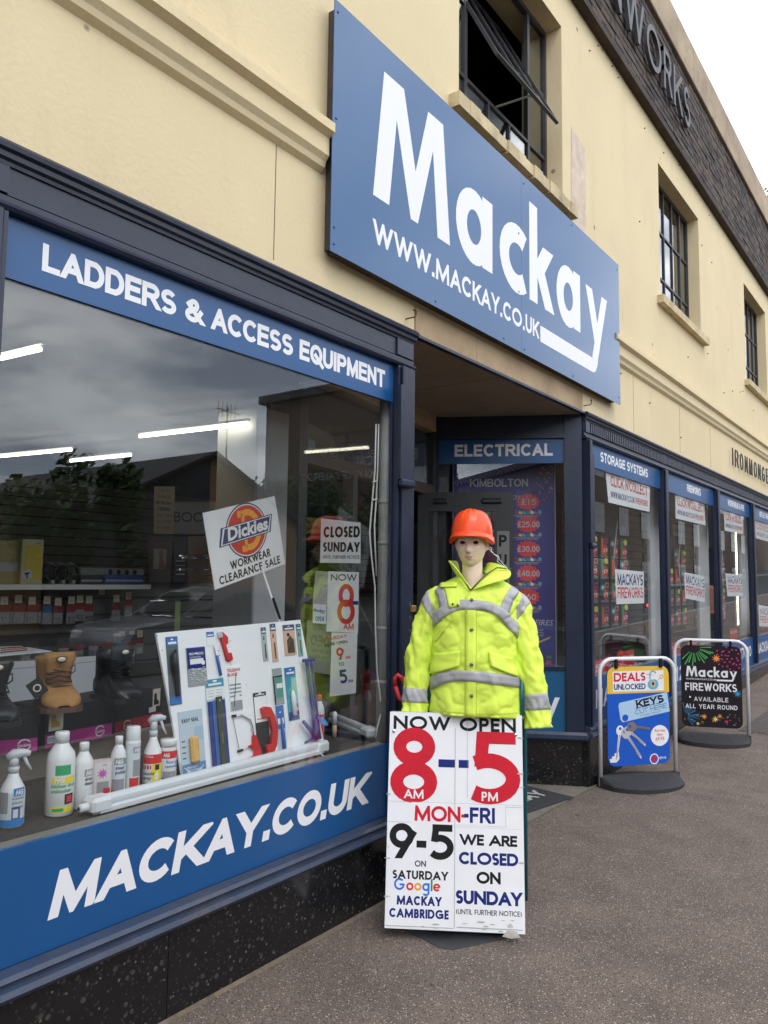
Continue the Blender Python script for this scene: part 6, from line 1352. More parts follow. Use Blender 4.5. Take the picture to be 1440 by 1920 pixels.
def boot(name, label, px_, py_, z, ang, Lb, Hb, up, sole, lace, tongue, cat='boot'):
    b = at_z(px_, py_, z); f = Vector((math.cos(ang), math.sin(ang), 0)); F = Fr(b, Vector((-f.y, f.x, 0)), (0, 0, 1)); t = thing(name, label, cat, b)   # F.z = toe direction
    if F.z.dot(f) < 0: F = Fr(b, Vector((f.y, -f.x, 0)), (0, 0, 1))
    # sections from toe to heel: (distance along, half width, base height, top height)
    def sec(q, y0, hw, top, rnd, n=18):
        o = []
        for i in range(n):
            a = 2 * PI * i / n; c_, s_ = math.cos(a), math.sin(a)
            o.append(F.p(hw * (abs(c_) ** .8) * (1 if c_ > 0 else -1), y0 + (top - y0) * (.5 + .5 * (abs(s_) ** rnd) * (1 if s_ > 0 else -1)), q))
        return o
    S_ = [(.0, .018, .012, .028), (-.008, .036, .012, .050), (-.030, .050, .012, .070), (-.06, .053, .012, .084), (-.09, .050, .012, .092), (-.12, .046, .012, .112), (-.15, .043, .012, .135), (-.18, .042, .012, .145), (-.22, .042, .012, .140), (-.26, .038, .012, .12), (-.285, .022, .014, .08)]
    k = Lb / .285; wk = 1.42; vs = []; n = 18
    for q, hw, y0, top in S_: vs += sec(q * k, y0, hw * k * wk, top * k, .8)
    fs = [(i * n + j, i * n + (j + 1) % n, (i + 1) * n + (j + 1) % n, (i + 1) * n + j) for i in range(len(S_) - 1) for j in range(n)] + [tuple(range(n)), tuple(range(len(vs) - 1, len(vs) - n - 1, -1))]
    m = MB(); m.raw(vs, fs, up)
    # shaft
    vs = []; n = 20
    for v in range(6):
        y = Hb * (.38 + .62 * v / 5); hw = .044 + .010 * v / 5; c0_ = -.205 + .012 * v / 5
        for i in range(n): a = 2 * PI * i / n; vs.append(F.p(hw * k * wk * math.cos(a), y + .012 * math.sin(a) * (1 if v == 5 else 0), (c0_ + .070 * math.sin(a) * (1 - .12 * v / 5)) * k))
    m.raw(vs, [(i * n + j, i * n + (j + 1) % n, (i + 1) * n + (j + 1) % n, (i + 1) * n + j) for i in range(5) for j in range(n)], up)
    m.build('upper', t, smooth=True, solid=.003)
    m = MB(); vs = []; rows_ = [(.006, .030), (-.005, .046), (-.03, .057), (-.07, .060), (-.13, .050), (-.2, .046), (-.27, .044), (-.294, .025)]
    lo = [F.p(sx * hw * k * wk, 0, q * k) for sx in (1, -1) for q, hw in (rows_ if sx > 0 else rows_[::-1])]; hi = [p_ + Vector((0, 0, .022)) for p_ in lo]; nn_ = len(lo)
    m.raw(lo + hi, [tuple(range(nn_))[::-1], tuple(range(nn_, 2 * nn_))] + [(i, (i + 1) % nn_, nn_ + (i + 1) % nn_, nn_ + i) for i in range(nn_)], sole); m.build('sole', t)
    m = MB(); T = [(.030, .112, -.118), (.034, .15, -.128), (.038, .20, -.120), (.045, .25, -.105), (.040, .275, -.112)]
    sc = Hb / .25; vs = []
    for hw, y, q in T:
        for i in range(7): u = i / 6 * 2 - 1; vs.append(F.p(hw * u * k * wk, y * sc, (q + .014 * (1 - u * u)) * k))
    m.raw(vs, [(i * 7 + j, i * 7 + j + 1, (i + 1) * 7 + j + 1, (i + 1) * 7 + j) for i in range(4) for j in range(6)], tongue); m.disc(0, .242 * sc, .021, .014, -.080 * k, BXB, F, 16); m.disc(0, .242 * sc, .017, .010, -.0785 * k, STK, F, 16); m.build('tongue', t, smooth=True, solid=.004)
    m = MB()
    for i in range(5):
        y = (.105 + i * .022) * sc; q = (-.088 - i * .0065) * k
        m.tube([F.p(-.048 * k, y, q - .016), F.p(0, y + .010, q + .010), F.p(.048 * k, y + .004, q - .016)], .0032, lace, 6); m.tube([F.p(.048 * k, y, q - .016), F.p(0, y + .014, q + .012), F.p(-.048 * k, y + .020, q - .018)], .0030, lace, 6)
    m.tube([F.p(.040 * k, .19 * sc, -.12 * k), F.p(.062 * k, .21 * sc, -.11 * k), F.p(.060 * k, .18 * sc, -.10 * k), F.p(.04 * k, .165 * sc, -.10 * k)], .003, lace, 6); m.tube([F.p(.01, .185 * sc, -.10 * k), F.p(.035 * k, .16 * sc, -.08 * k), F.p(.042 * k, .13 * sc, -.07 * k)], .0022, lace, 6); m.build('laces', t, smooth=True)
    return t, F
TAN = mat('tan_nubuck', (.38, .19, .06), .8, var=.25, vscale=18, bump=.2, bscale=90); TSOLE = plain('tan_sole', (.10, .05, .03), .7); BRL = plain('brown_lace', (.09, .05, .03), .8); BLK = mat('black_leather', (.014, .015, .017), .35, var=.3, vscale=20); WLT = plain('white_lace', (.55, .5, .42), .8)
bz = RZ + .168
_, TF = boot('work_boot', 'tan nubuck work boot with brown laces standing on the magenta striped box', 120, 1337, bz, math.radians(-108), .29, .215, TAN, TSOLE, BRL, TAN)
m = MB(); tg = TF.sub(-.095, .10, -.06, .6); m.box(-.03, .03, -.035, .035, 0, .002, BXB, tg); m.disc(0, 0, .016, .016, .0028, STK, tg); m.disc(0, 0, .011, .011, .0034, BXB, tg); o = m.build('boot_tag'); o['label'] = 'black square swing tag with round cream emblem hanging off the tan boot'; o['category'] = 'tag'
boot('work_boot', 'black lace-up work boot standing on the red striped box', 250, 1318, RZ + .165, math.radians(-92), .27, .225, BLK, BLK, BLK, mat('black_nylon', (.022, .026, .028), .7, var=.3, vscale=30))
boot('work_boot', 'black boot with bulbous shiny toe at the left edge of the window', 4, 1366, RZ + .165, math.radians(-100), .28, .22, BLK, BLK, BLK, BLK)
# white panel and printed sheet behind the boots
t = thing('white_panel', 'plain white panel leaning behind the boots', 'panel', at_y(90, 1330, 1.62)); PNL = front(1.62); q = [PNL.px(*p_) for p_ in ((-60, 1352), (183, 1335), (192, 1229), (-60, 1247))]
m = MB(); m.prism(q, -.01, 0, BOARDW, PNL); m.build('panel', t); m = MB(); a = PNL.px(-55, 1262); b = PNL.px(186, 1240); m.poly([(a[0], a[1]), (b[0], b[1]), (b[0], b[1] + .003), (a[0], a[1] + .003)], .001, HGS, PNL); m.build('edge_line', t)
t = thing('printed_sheet', 'printed leaflet lying flat on a black ledge behind the white panel', 'leaflet', (2.8, 1.9, 1.24)); zz = 1.235
q = [at_z(x_, y_, zz) for x_, y_ in ((0, 1230), (98, 1221), (40, 1211), (0, 1212))]; m = MB(); m.raw([p_ for p_ in q] + [p_ - Vector((0, 0, .002)) for p_ in q], [(0, 1, 2, 3), (4, 7, 6, 5), (0, 4, 5, 1), (1, 5, 6, 2)], PAPER); m.build('sheet', t)
for i in range(3): a = at_z(2, 1224 - i * 4, zz + .001); b = at_z(50, 1219 - i * 3, zz + .001); m = MB(); m.tube([a, b], .005, HGR if i == 1 else BLACKP, 4); m.build('print', t)
m = MB(); m.box(1.6, 3.0, 1.75, 2.2, 1.20, 1.232, DARK); o = m.build('ledge'); o['label'] = 'black ledge carrying the printed leaflet behind the boots'; o['category'] = 'shelf'

# ---------------- shelving behind: white shelf, hooks with packets and price tickets
SY = 2.35
a = at_y(-40, 1096, SY); b = at_y(283, 1094, SY); t = thing('shelf_unit', 'dark shelf unit with one white shelf at eye level and rows of hooks below', 'shelving', (a.x, SY, 0)); sz = a.z
m = MB(); m.box(a.x - 1, b.x, SY, SY + .35, sz - .032, sz, plain('shelf_white', (.75, .75, .73), .5)); m.build('shelf', t)
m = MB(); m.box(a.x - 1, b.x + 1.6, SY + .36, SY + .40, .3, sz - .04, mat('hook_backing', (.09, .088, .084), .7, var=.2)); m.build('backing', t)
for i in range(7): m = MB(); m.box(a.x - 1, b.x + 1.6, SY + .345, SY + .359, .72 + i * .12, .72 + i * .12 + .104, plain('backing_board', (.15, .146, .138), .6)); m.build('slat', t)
PKT = plain('packet_clear', (.32, .34, .35), .25); PRD = plain('packet_red', (.26, .02, .02), .5); TKT = plain('ticket_cream', (.75, .68, .50), .6); PBL = plain('packet_blue', (.03, .12, .26), .5)
def packet(F, mt, wid=.075, hh=.13):
    t = thing('hardware_packet', 'x', 'packet', frame=F, group='hardware packets on the hooks'); m = MB(); m.box(-wid / 2, wid / 2, hh * .62, hh, -.002, 0, mt); m.build('header', t, local=True)
    m = MB(); m.box(-wid / 2 + .002, wid / 2 - .002, 0, hh * .61, -.012, .006, PKT, bev=.004); [m.box(-wid / 2 + .01 + k * .014, -wid / 2 + .017 + k * .014, .01, .05, .006, .009, CHROME) for k in range(4)]; m.build('pouch', t, local=True)
    m = MB(); m.tube([(0, hh * .93, -.12), (0, hh * .93, .02)], .003, CHROME, 5); m.build('hook', t, local=True); return t
def ticket(F):
    t = thing('price_ticket', 'x', 'price ticket', frame=F, group='cream price tickets'); m = MB(); m.box(-.024, .024, -.026, .026, 0, .002, TKT); m.build('card', t, local=True); m = MB(); m.rect(-.016, .016, -.004, .000, .0026, HGS); m.rect(-.012, .012, -.014, -.010, .0026, HGS); m.build('print', t, local=True); return t
pk0 = packet(Fr((0, 0, -5), (1, 0, 0), (0, 0, 1)), PRD); pk1 = packet(Fr((0, 0, -5), (1, 0, 0), (0, 0, 1)), PBL); tk0 = ticket(Fr((0, 0, -5), (1, 0, 0), (0, 0, 1)))
row1 = [(8, 1126), (35, 1123), (60, 1126), (88, 1125), (109, 1128), (134, 1125), (150, 1123), (167, 1124), (191, 1108), (218, 1122), (241, 1117)]
row2 = [(48, 1200), (82, 1199), (120, 1195), (148, 1197), (176, 1192), (202, 1194), (228, 1190), (247, 1190), (262, 1188)]
used_p = [False, False]
for ri, row in enumerate((row1, row2)):
    for ci, (x_, y_) in enumerate(row):
        P_ = at_y(x_, y_, SY + .20); F = Fr(P_, (1, 0, 0), (0, 0, 1)); rl = ('upper', 'lower')[ri]
        lab = f'cream price ticket on the {rl} hook row, ' + ('leftmost' if ci == 0 else f'number {["", "two", "three", "four", "five", "six", "seven", "eight", "nine", "ten", "eleven"][ci]} from the left')
        if ri == 0 and ci == 0: tk0.matrix_world = F.mat(); tk0['label'] = lab
        else: dup(tk0, F, lab)
        if ri == 0 and ci in (8,): continue
        n_ = 2 if ri == 0 and ci < 4 else 1
        for k in range(n_):
            G = Fr((P_.x + .018 + k * .078, SY + .225 + k * .01, P_.z - .155 - .01 * (ci % 2)), (1, .0, 0), (0, 0, 1)); pi = 1 if (ci + ri * 2) % 5 == 3 else 0
            lab = f'small {("red", "blue")[pi]} topped packet hanging {("right under", "just right of")[k]} the {rl}-row ticket, {["leftmost", "second", "third", "fourth", "fifth", "sixth", "seventh", "eighth", "ninth", "tenth", "eleventh"][ci]} along'
            src = (pk0, pk1)[pi]
            if not used_p[pi]: src.matrix_world = G.mat(); src['label'] = lab; used_p[pi] = True
            else: dup(src, G, lab)
# things on the white shelf
def shelf_box(px0_, px1_, py0_, y, dep, mt, label, name='carton', cat='box', deco=None, zb=None):
    a = at_y(px0_, 1090, y); b = at_y(px1_, 1090, y); zt = at_y(px0_, py0_, y).z; z0 = sz + .001 if zb is None else zb
    t = thing(name, label, cat, (a.x, y, z0)); F = Fr((a.x, y, z0), (1, 0, 0), (0, 0, 1)); m = MB(); m.box(0, b.x - a.x, 0, zt - z0, -dep, 0, mt, F, bev=.003); m.build('box', t)
    m = MB(); deco(m, F, b.x - a.x, zt - z0) if deco else m.rect(.01, b.x - a.x - .01, (zt - z0) * .3, (zt - z0) * .5, .001, HGS, F); m.build('print', t)
def yd(m, F, w_, h): m.rect(.02, w_ - .01, .03, h - .04, .001, plain('carton_yellow', (.50, .40, .02)), F); m.disc(w_ * .3, h * .22, w_ * .24, w_ * .24, .0016, plain('carton_pale', (.45, .46, .44)), F); m.poly([(w_ * .12, h * .25), (w_ * .45, h * .27), (w_ * .3, h * .21), (w_ * .34, h * .13), (w_ * .26, h * .13), (w_ * .25, h * .2)], .0022, NAVYP, F); small(m, F, 'DRILL', w_ * .6, h - .03, .01, BLACKP, .0016)
shelf_box(38, 79, 1010, SY + .02, .12, plain('carton_edge', (.42, .40, .24)), 'yellow carton with a drill picture on the white shelf', deco=yd)
shelf_box(-10, 34, 1012, SY + .06, .12, plain('carton_dull', (.26, .22, .08)), 'dull yellow carton cut off by the left window edge, on the white shelf')
shelf_box(196, 270, 1077, SY + .02, .1, plain('box_blue', (.02, .05, .22)), 'long low blue box on the white shelf'); shelf_box(150, 194, 1078, SY + .03, .1, BXB, 'long low black box beside the blue box on the white shelf')
shelf_box(150, 270, 1064, SY + .14, .1, plain('pictured_card', (.20, .20, .20)), 'grey box printed with small tool pictures behind the blue box', deco=lambda m, F, w_, h: [m.disc(w_ * (.45 + .13 * i), h * .75, .018, .02, .001, BLACKP, F, 10) for i in range(4)])
for k, x_ in enumerate((92, 112, 131)):
    p = at_y(x_, 1085, SY + .1); t = thing('cable_coil', 'coil of glossy black cable on the white shelf, ' + ('next to the yellow carton', 'in the middle of three', 'nearest the black box')[k], 'coil', (p.x, SY + .1, sz))
    m = MB(); [m.tube([Vector((p.x + (.05 + .008 * j) * math.cos(a), SY + .08 + .02 * j, sz + .075 + (.055 + .006 * j) * math.sin(a))) for a in [i * PI / 8 for i in range(17)]], .008, BLK, 6) for j in range(3)]; m.build('coil', t, smooth=True)
    m = MB(); m.box(p.x - .01, p.x + .01, SY + .05, SY + .15, sz + .005, sz + .03, HGS); m.build('tie', t)
# books, rails and paper notices further back
BY = 2.5
def card_at(name, label, cat, pxs, y, mt, deco, group=None):
    t, G, w_, h = sheet_sign(name, label, front(y), pxs, mt=mt, cat=cat, group=group); m = MB(); deco(m, G, w_, h); m.build('print', t)
RHB = plain('book_brown', (.055, .03, .022), .45); HRS = plain('horse_brown', (.20, .07, .03))
def horse(m, G, w_, h):
    m.rect(w_ * .15, w_ * .75, h * .28, h * .72, .001, plain('book_pale', (.30, .30, .27)), G); m.poly([(w_ * .40, h * .30), (w_ * .44, h * .50), (w_ * .38, h * .62), (w_ * .46, h * .70), (w_ * .58, h * .69), (w_ * .62, h * .62), (w_ * .56, h * .56), (w_ * .66, h * .40), (w_ * .74, h * .28)], .0016, HRS, G); text(m, G, 'WOODCARVING', w_ * .1, h * .82, h * .06, .16, HRS, fit=w_ * .8)
card_at('book', 'brown WOODCARVING book with a horse on its cover', 'book', [(276, 1003), (325, 1008), (320, 1091), (280, 1091)], BY - .02, RHB, horse)
card_at('book', 'black book beside the brown horse book', 'book', [(326, 1008), (352, 1008), (352, 1090), (325, 1091)], BY, plain('book_black', (.02, .02, .022)), lambda m, G, w_, h: [m.rect(w_ * .15, w_ * .8, h * (.45 - i * .1), h * (.48 - i * .1), .001, HGS, G) for i in range(4)])
card_at('book', 'dull ochre book half hidden behind the chrome prongs', 'book', [(353, 1005), (388, 1005), (388, 1092), (352, 1092)], BY, plain('book_ochre', (.14, .10, .045)), lambda m, G, w_, h: m.disc(w_ * .5, h * .6, w_ * .3, h * .16, .001, HRS, G))
def bkn(m, G, w_, h): text(m, G, 'BOOKS', w_ * .05, h * .36, h * .30, .15, plain('faded_black', (.04, .04, .04)), fit=w_ * .52, style='F')
card_at('shelf_sign', 'grey sign board with the word BOOKS, partly behind the white placard', 'sign', [(318, 941), (470, 941), (470, 1001), (318, 1001)], 2.9, plain('sign_grey', (.22, .215, .20)), bkn)
def rng(m, G, w_, h):
    for i, (tx, mt) in enumerate((('NEW', HRS), ('RANGE', HRS), ('OF BOOKS', BLACKP), ('HERE', BLACKP), ('JUST ASK', HRS), ('IN THE', HRS), ('STORE', HRS))): text(m, G, tx, w_ / 2, h * (.88 - i * .13), h * .065, .16, mt, align='c', fit=w_ * (.4 + .05 * len(tx)))
card_at('paper_notice', 'yellowed handwritten NEW RANGE notice hanging in the shop', 'notice', [(289, 912), (328, 912), (326, 1002), (288, 1001)], 2.6, plain('aged_paper', (.27, .23, .14)), rng)
t = thing('prong_rack', 'rack of bright chrome prongs sticking out above the tool board', 'rack', at_y(380, 1060, 2.2)); m = MB(); p = at_y(418, 1060, 2.3); m.box(p.x, p.x + .04, 2.28, 2.32, .9, 1.9, DARK); m.build('upright', t)
for x_, y_, x2_, y2_ in ((335, 1043, 418, 1041), (340, 1047, 418, 1046), (335, 1069, 418, 1068), (280, 1127, 415, 1124), (284, 1154, 452, 1161), (300, 1249, 350, 1245)):
    a = at_y(x_, y_, 2.0); b = at_y(x2_, y2_, 2.3); m = MB(); m.tube([a, b], .008, CHROME, 8); m.build('prong', t, smooth=True)
for k, x_ in enumerate((329, 407)):
    a = at_y(x_, 1128, 1.9); b = at_y(x_ + 8, 1182, 1.9); m = MB(); m.box(a.x, b.x, 1.9, 1.905, b.z, a.z, plain('masking_green', (.30, .38, .16), .6)); o = m.build('green_strip'); o['label'] = ('left', 'right')[k] + ' pale green upright strip rising behind the top of the tool board'; o['category'] = 'strip'
# ceiling tube lights
for (x0_, y0_, x1_, y1_, zc, mt, lab) in ((262, 818, 463, 795, 2.62, TUBE, 'warm lit ceiling tube in the middle of the left window, longest in view'), (-60, 861, 134, 843, 2.62, TUBE, 'warm lit ceiling tube low at the left edge of the window'), (132, 864, 245, 853, 2.62, TUBEC, 'cool white ceiling tube fitting just above the reflected tree'), (-70, 688, 75, 654, 2.62, TUBE, 'warm lit ceiling tube nearest the glass at the upper left')):
    a = at_z(x0_, y0_, zc); b = at_z(x1_, y1_, zc); t = thing('ceiling_tube_light', lab, 'light', a); m = MB(); m.tube([a, b], .0125, mt, 8); m.build('tube', t, smooth=True)
    F = Fr(a, b - a, (0, 0, 1)); m = MB(); m.box(-.02, (b - a).length + .02, .020, .036, -.011, .011, plain('batten_grey', (.25, .25, .25)), F); m.build('batten', t)
for k, (x_, y_) in enumerate(((770, 861), (770, 894))):
    p = at_d(x_, y_, 8 + k); t = thing('ceiling_spot', ('upper', 'lower')[k] + ' of two small bright lights glimpsed through the shop doorway', 'light', p); m = MB(); m.lathe([(.01, -.03), (.035, -.015), (.035, .015), (.01, .03)], TUBEC, Fr(p, (1, 0, 0), (0, 1, 0)), 10); m.build('bulb', t); m = MB(); m.lathe([(.04, .03), (.04, .06)], DARK, Fr(p, (1, 0, 0), (0, 1, 0)), 10); m.build('holder', t)

# ---------------- placard
DP = Fr(at_y(403, 1106, .60), (1, .02, 0), (0, -.03, 1))
q = [on_plane(x_, y_, DP.o, DP.z) for x_, y_ in ((403, 1106), (535, 1057), (515, 930), (380, 962))]
G = Fr(q[0], q[1] - q[0], q[3] - q[0]); lq = [G.loc(p_)[:2] for p_ in q]; w_ = lq[1][0]; h = (lq[2][1] + lq[3][1]) / 2
t = thing('sale_placard', 'white placard with the round red and orange badge advertising WORKWEAR CLEARANCE SALE', 'placard', q[0]); m = MB(); m.prism(lq, -.004, 0, PAPER, G); m.build('board', t)
def quadmap(u, v):
    a = Vector(lq[0]).lerp(Vector(lq[1]), u); b = Vector(lq[3]).lerp(Vector(lq[2]), u); return a.lerp(b, v)
DR_, DN_, DO_ = plain('badge_red', (.62, .03, .03), .4), plain('badge_navy', (.012, .035, .15), .4), plain('badge_orange', (.85, .36, .04), .4)
c = quadmap(.53, .635); R_ = w_ * .285; m = MB(); m.disc(c.x, c.y, R_, R_ * .96, .0006, DN_, G, 40); m.disc(c.x, c.y, R_ * .95, R_ * .91, .0009, WHITE, G, 40); m.disc(c.x, c.y, R_ * .91, R_ * .87, .0012, DR_, G, 40)
for st in strip(arc(c.x + .01, c.y, R_ * .52, R_ * .62, 110, -110), R_ * .22): m.poly([tuple(p_) for p_ in st], .0016, DO_, G)
for st in strip([(c.x - R_ * .35, c.y + R_ * .62), (c.x - R_ * .1, c.y + R_ * .60)], R_ * .22) + strip([(c.x - R_ * .35, c.y - R_ * .60), (c.x - R_ * .1, c.y - R_ * .62)], R_ * .22) + strip([(c.x - R_ * .12, c.y + .6 * R_), (c.x - R_ * .12, c.y - .6 * R_)], R_ * .14): m.poly([tuple(p_) for p_ in st], .0018, DO_, G)
def para(x0_, x1_, y0_, y1_, sk, z, mt): m.poly([(c.x + x0_, c.y + y0_), (c.x + x1_, c.y + y0_), (c.x + x1_ + sk, c.y + y1_), (c.x + x0_ + sk, c.y + y1_)], z, mt, G)
for k_, mt in ((1.08, DN_), (1.02, WHITE), (.96, DN_)): para(-R_ * 1.28 * k_, R_ * 1.05 * k_, -R_ * .27 * k_ ** 2, R_ * .27 * k_ ** 2, R_ * .2, .0021 + (1.1 - k_) * .005, mt)
small(m, G, 'Dickies', c.x + R_ * .02, c.y - R_ * .17, R_ * .42, WHITE, .0034, .035, 'c', fit=R_ * 2.0, slant=.15); m.build('badge_print', t)
m = MB(); a = quadmap(.5, .155); b = quadmap(.5, .03); text(m, G, 'WORKWEAR', a.x + .01, a.y + .010, h * .112, .19, BLACKP, fit=w_ * .56, style='F', align='c'); text(m, G, 'CLEARANCE SALE', b.x - .0, b.y + .002, h * .112, .19, BLACKP, fit=w_ * .86, style='F', align='c'); m.build('lettering', t)
m = MB(); a = at_y(492, 1068, .60); b = at_y(524, 1166, .45); m.tube([a + (b - a) * -.5 + Vector((0, .01, 0)), a, b, b + (b - a) * .6], .006, PAPER, 6); m.build('stick', t); m = MB(); m.tube([at_y(512, 1122, .50), at_y(525, 1160, .42)], .0075, BLACKP, 6); m.build('stick_tape', t)

# ---------------- tool board with carded tools
q = [Vector((2.138, .214, .75)), Vector((2.959, .185, .765)), Vector((2.868, .262, 1.392)), Vector((2.047, .311, 1.364))]
TB = Fr(q[0], q[1] - q[0], q[3] - q[0])
lq = [TB.px(*p_) for p_ in ((345, 1470), (609, 1398), (563, 1162), (293, 1187))]
t = thing('tool_board', 'white board leaning in the window with carded hand tools fixed all over it', 'display board', TB.o); m = MB(); m.prism(lq, -.012, 0, BOARDW, TB); m.build('board', t)
for k in range(14): m = MB(); x_, y_ = TB.px(290 + random.choice((40, 130, 500, 650, 730, 320, 545, 620, 325)) / 4.364 + random.uniform(-6, 6), 1150 + random.uniform(150, 800) / 4.364); m.disc(x_, y_, .0025, .0025, .0008, BLACKP, TB, 6); m.build('peg_hole', t)
def TL(X, Y): return TB.px(290 + X / 4.364, 1150 + Y / 4.364)
def item(name, label, cat, tl, br, mt, th=.003, head=None, hf=.16):
    a = TL(*tl); b = TL(*br); x0_, x1_, y0_, y1_ = a[0], b[0], b[1], a[1]
    sk = 0
    # cards hang true to the board: take the width along the board, height along its side
    cx_ = (x0_ + x1_) / 2; w_ = abs(x1_ - x0_); h = abs(y1_ - y0_)
    t = thing(name, label, cat, TB.p(cx_, y0_)); K = TB.sub(x0_, y0_, .001)
    m = MB()
    if mt: m.box(0, w_, 0, h, 0, th, mt, K, bev=.001); m.build('card', t)
    if head: m = MB(); m.rect(.002, w_ - .002, h * (1 - hf), h - .002, th + .0006, head, K); m.disc(w_ / 2, h * (1 - hf * .3), w_ * .12, h * .012, th + .001, BOARDW, K, 10); m.rect(w_ * .15, w_ * .85, h * (1 - hf * .8), h * (1 - hf * .55), th + .001, WHITE, K); m.build('header', t)
    return t, K, w_, h, th
BC = plain('card_blue', (.03, .15, .45), .35); GC = plain('card_grey', (.10, .11, .12), .4); TC = plain('card_teal', (.04, .30, .42), .35); LBC = plain('card_pale_blue', (.48, .58, .66), .3); KRAFT = plain('card_salmon', (.66, .42, .30), .5); SVP = plain('card_silver', (.40, .46, .44), .4); NB = plain('tool_navy', (.02, .035, .20), .35); BLT = plain('tool_blue', (.03, .12, .42), .4); OLV = plain('tool_olive', (.04, .055, .035), .45); TRD = plain('tool_red', (.55, .012, .015), .35); SPG = mat('sponge', (.75, .45, .14), .9, bump=.6, bscale=120, var=.2)
# 1 black riveter on grey card
t, K, w_, h, th = item('carded_tool', 'black gripping tool on a grey and blue card, top left of the tool board', 'tool', (85, 195), (222, 740), GC, head=BC, hf=.14)
m = MB(); m.rect(.002, w_ - .002, .002, h * .12, th + .0006, BC, K); m.build('foot_print', t); m = MB(); m.tube([K.p(w_ * .62, h * .80, .014), K.p(w_ * .45, h * .70, .016), K.p(w_ * .45, h * .55, .016), K.p(w_ * .55, h * .35, .014), K.p(w_ * .6, h * .12, .010)], [.006, .012, .014, .011, .010], BLK, 8); m.tube([K.p(w_ * .3, h * .72, .012), K.p(w_ * .34, h * .55, .014), K.p(w_ * .62, h * .4, .013)], [.005, .010, .006], BLK, 8); m.build('tool', t, smooth=True)
# 2 tile spacers
t, K, w_, h, th = item('spacer_bag', 'clear bag of white tile spacers with a navy header', 'bag', (250, 285), (430, 580), PKT, th=.004, head=NAVYP, hf=.55)
m = MB(); small(m, K, 'PRO TILING', w_ * .12, h * .80, .010, WHITE, th + .0015, .02); small(m, K, 'TILE SPACERS', w_ * .12, h * .72, .007, WHITE, th + .0015); m.disc(w_ * .82, h * .58, .010, .010, th + .002, PAPER, K); m.build('lettering', t); m = MB(); [m.box(x_, x_ + .007, y_, y_ + .002, th, th + .006, WHITE, K) for x_, y_ in [(random.uniform(.008, w_ - .015), random.uniform(.01, h * .48)) for _ in range(60)]]; m.build('spacers', t, kind='stuff')
# 3 blue handled scraper
t, K, w_, h, th = item('carded_tool', 'slim blue handled scraper hanging below a small blue and white card', 'tool', (415, 150), (490, 262), PAPER, th=.0015, head=BC, hf=.4); a = TL(480, 270); b = TL(500, 345); c_ = TL(533, 510); m = MB(); m.tube([TB.p(*a, .006), TB.p(*b, .008)], [.002, .005], CHROME, 8); m.build('blade', t); m = MB(); m.tube([TB.p(*b, .008), TB.p(*c_, .008)], .0065, BLT, 8); m.build('handle', t, smooth=True)
# 4 red cutter
a = [TL(*v) for v in ((512, 165), (545, 155), (585, 195), (590, 245), (570, 260), (590, 325), (615, 322), (628, 380), (600, 398), (578, 385), (545, 270), (530, 210))]; t = thing('red_cutter', 'bare red hooked pipe cutter right of the blue scraper', 'tool', TB.p(*a[0])); m = MB(); m.prism(a[::-1], .001, .014, TRD, TB); m.build('handle', t, bevel=.002); m = MB(); a = [TL(*v) for v in ((508, 160), (530, 150), (540, 190), (518, 205))]; m.prism(a[::-1], .004, .018, CHROME, TB); m.build('blade', t)
# 5 profile gauge
t, K, w_, h, th = item('carded_tool', 'long pack of blue strips with a dark green bar, on the tool board', 'tool', (405, 545), (620, 1275), LBC, head=TC, hf=.09)
m = MB(); m.rect(.002, w_ - .002, h * .78, h * .90, th + .0006, PAPER, K); [m.rect(.008 + (i % 2) * w_ * .45, .008 + (i % 2) * w_ * .45 + w_ * .35, h * (.87 - (i // 2) * .03), h * (.875 - (i // 2) * .03), th + .001, HGS, K) for i in range(6)]; m.build('print', t)
for k in range(3): m = MB(); m.box(w_ * (.04 + .2 * k + (.32 if k == 2 else 0)), w_ * (.20 + .2 * k + (.32 if k == 2 else 0)), h * .02, h * .76, th, th + .008, (NB, BLT, NB)[k], K, bev=.001); m.build('blue_strip', t)
m = MB(); m.box(w_ * .42, w_ * .72, h * .0, h * .80, th + .008, th + .016, OLV, K, bev=.001); [m.disc(w_ * .57, h * u, .003, .003, th + .0168, BOARDW, K, 8) for u in (.04, .76)]; m.rect(w_ * .56, w_ * .585, h * .3, h * .42, th + .0168, HGS, K); m.build('olive_bar', t)
# 6 tile saw blade
t, K, w_, h, th = item('carded_tool', 'TILESAW BLADE card with grey stripes, centre of the tool board', 'tool', (590, 440), (720, 785), PAPER); m = MB(); small(m, K, 'TILESAW\nBLADE', w_ * .5, h * .88, .013, HGR, th + .0006, .03, 'c'); [m.rect(.002, w_ - .002, h * (.56 - i * .085), h * (.60 - i * .085), th + .0006, HGS, K) for i in range(4)]; m.rect(.002, w_ - .002, .002, h * .22, th + .0006, HGS, K); m.rect(w_ * .42, w_ * .78, h * .23, h * .34, th + .001, PAPER, K); m.build('print', t); m = MB(); m.tube([K.p(w_ * .62, h * .84, th + .003), K.p(w_ * .28, h * .1, th + .003)], .0012, BLACKP, 5); m.build('blade', t)
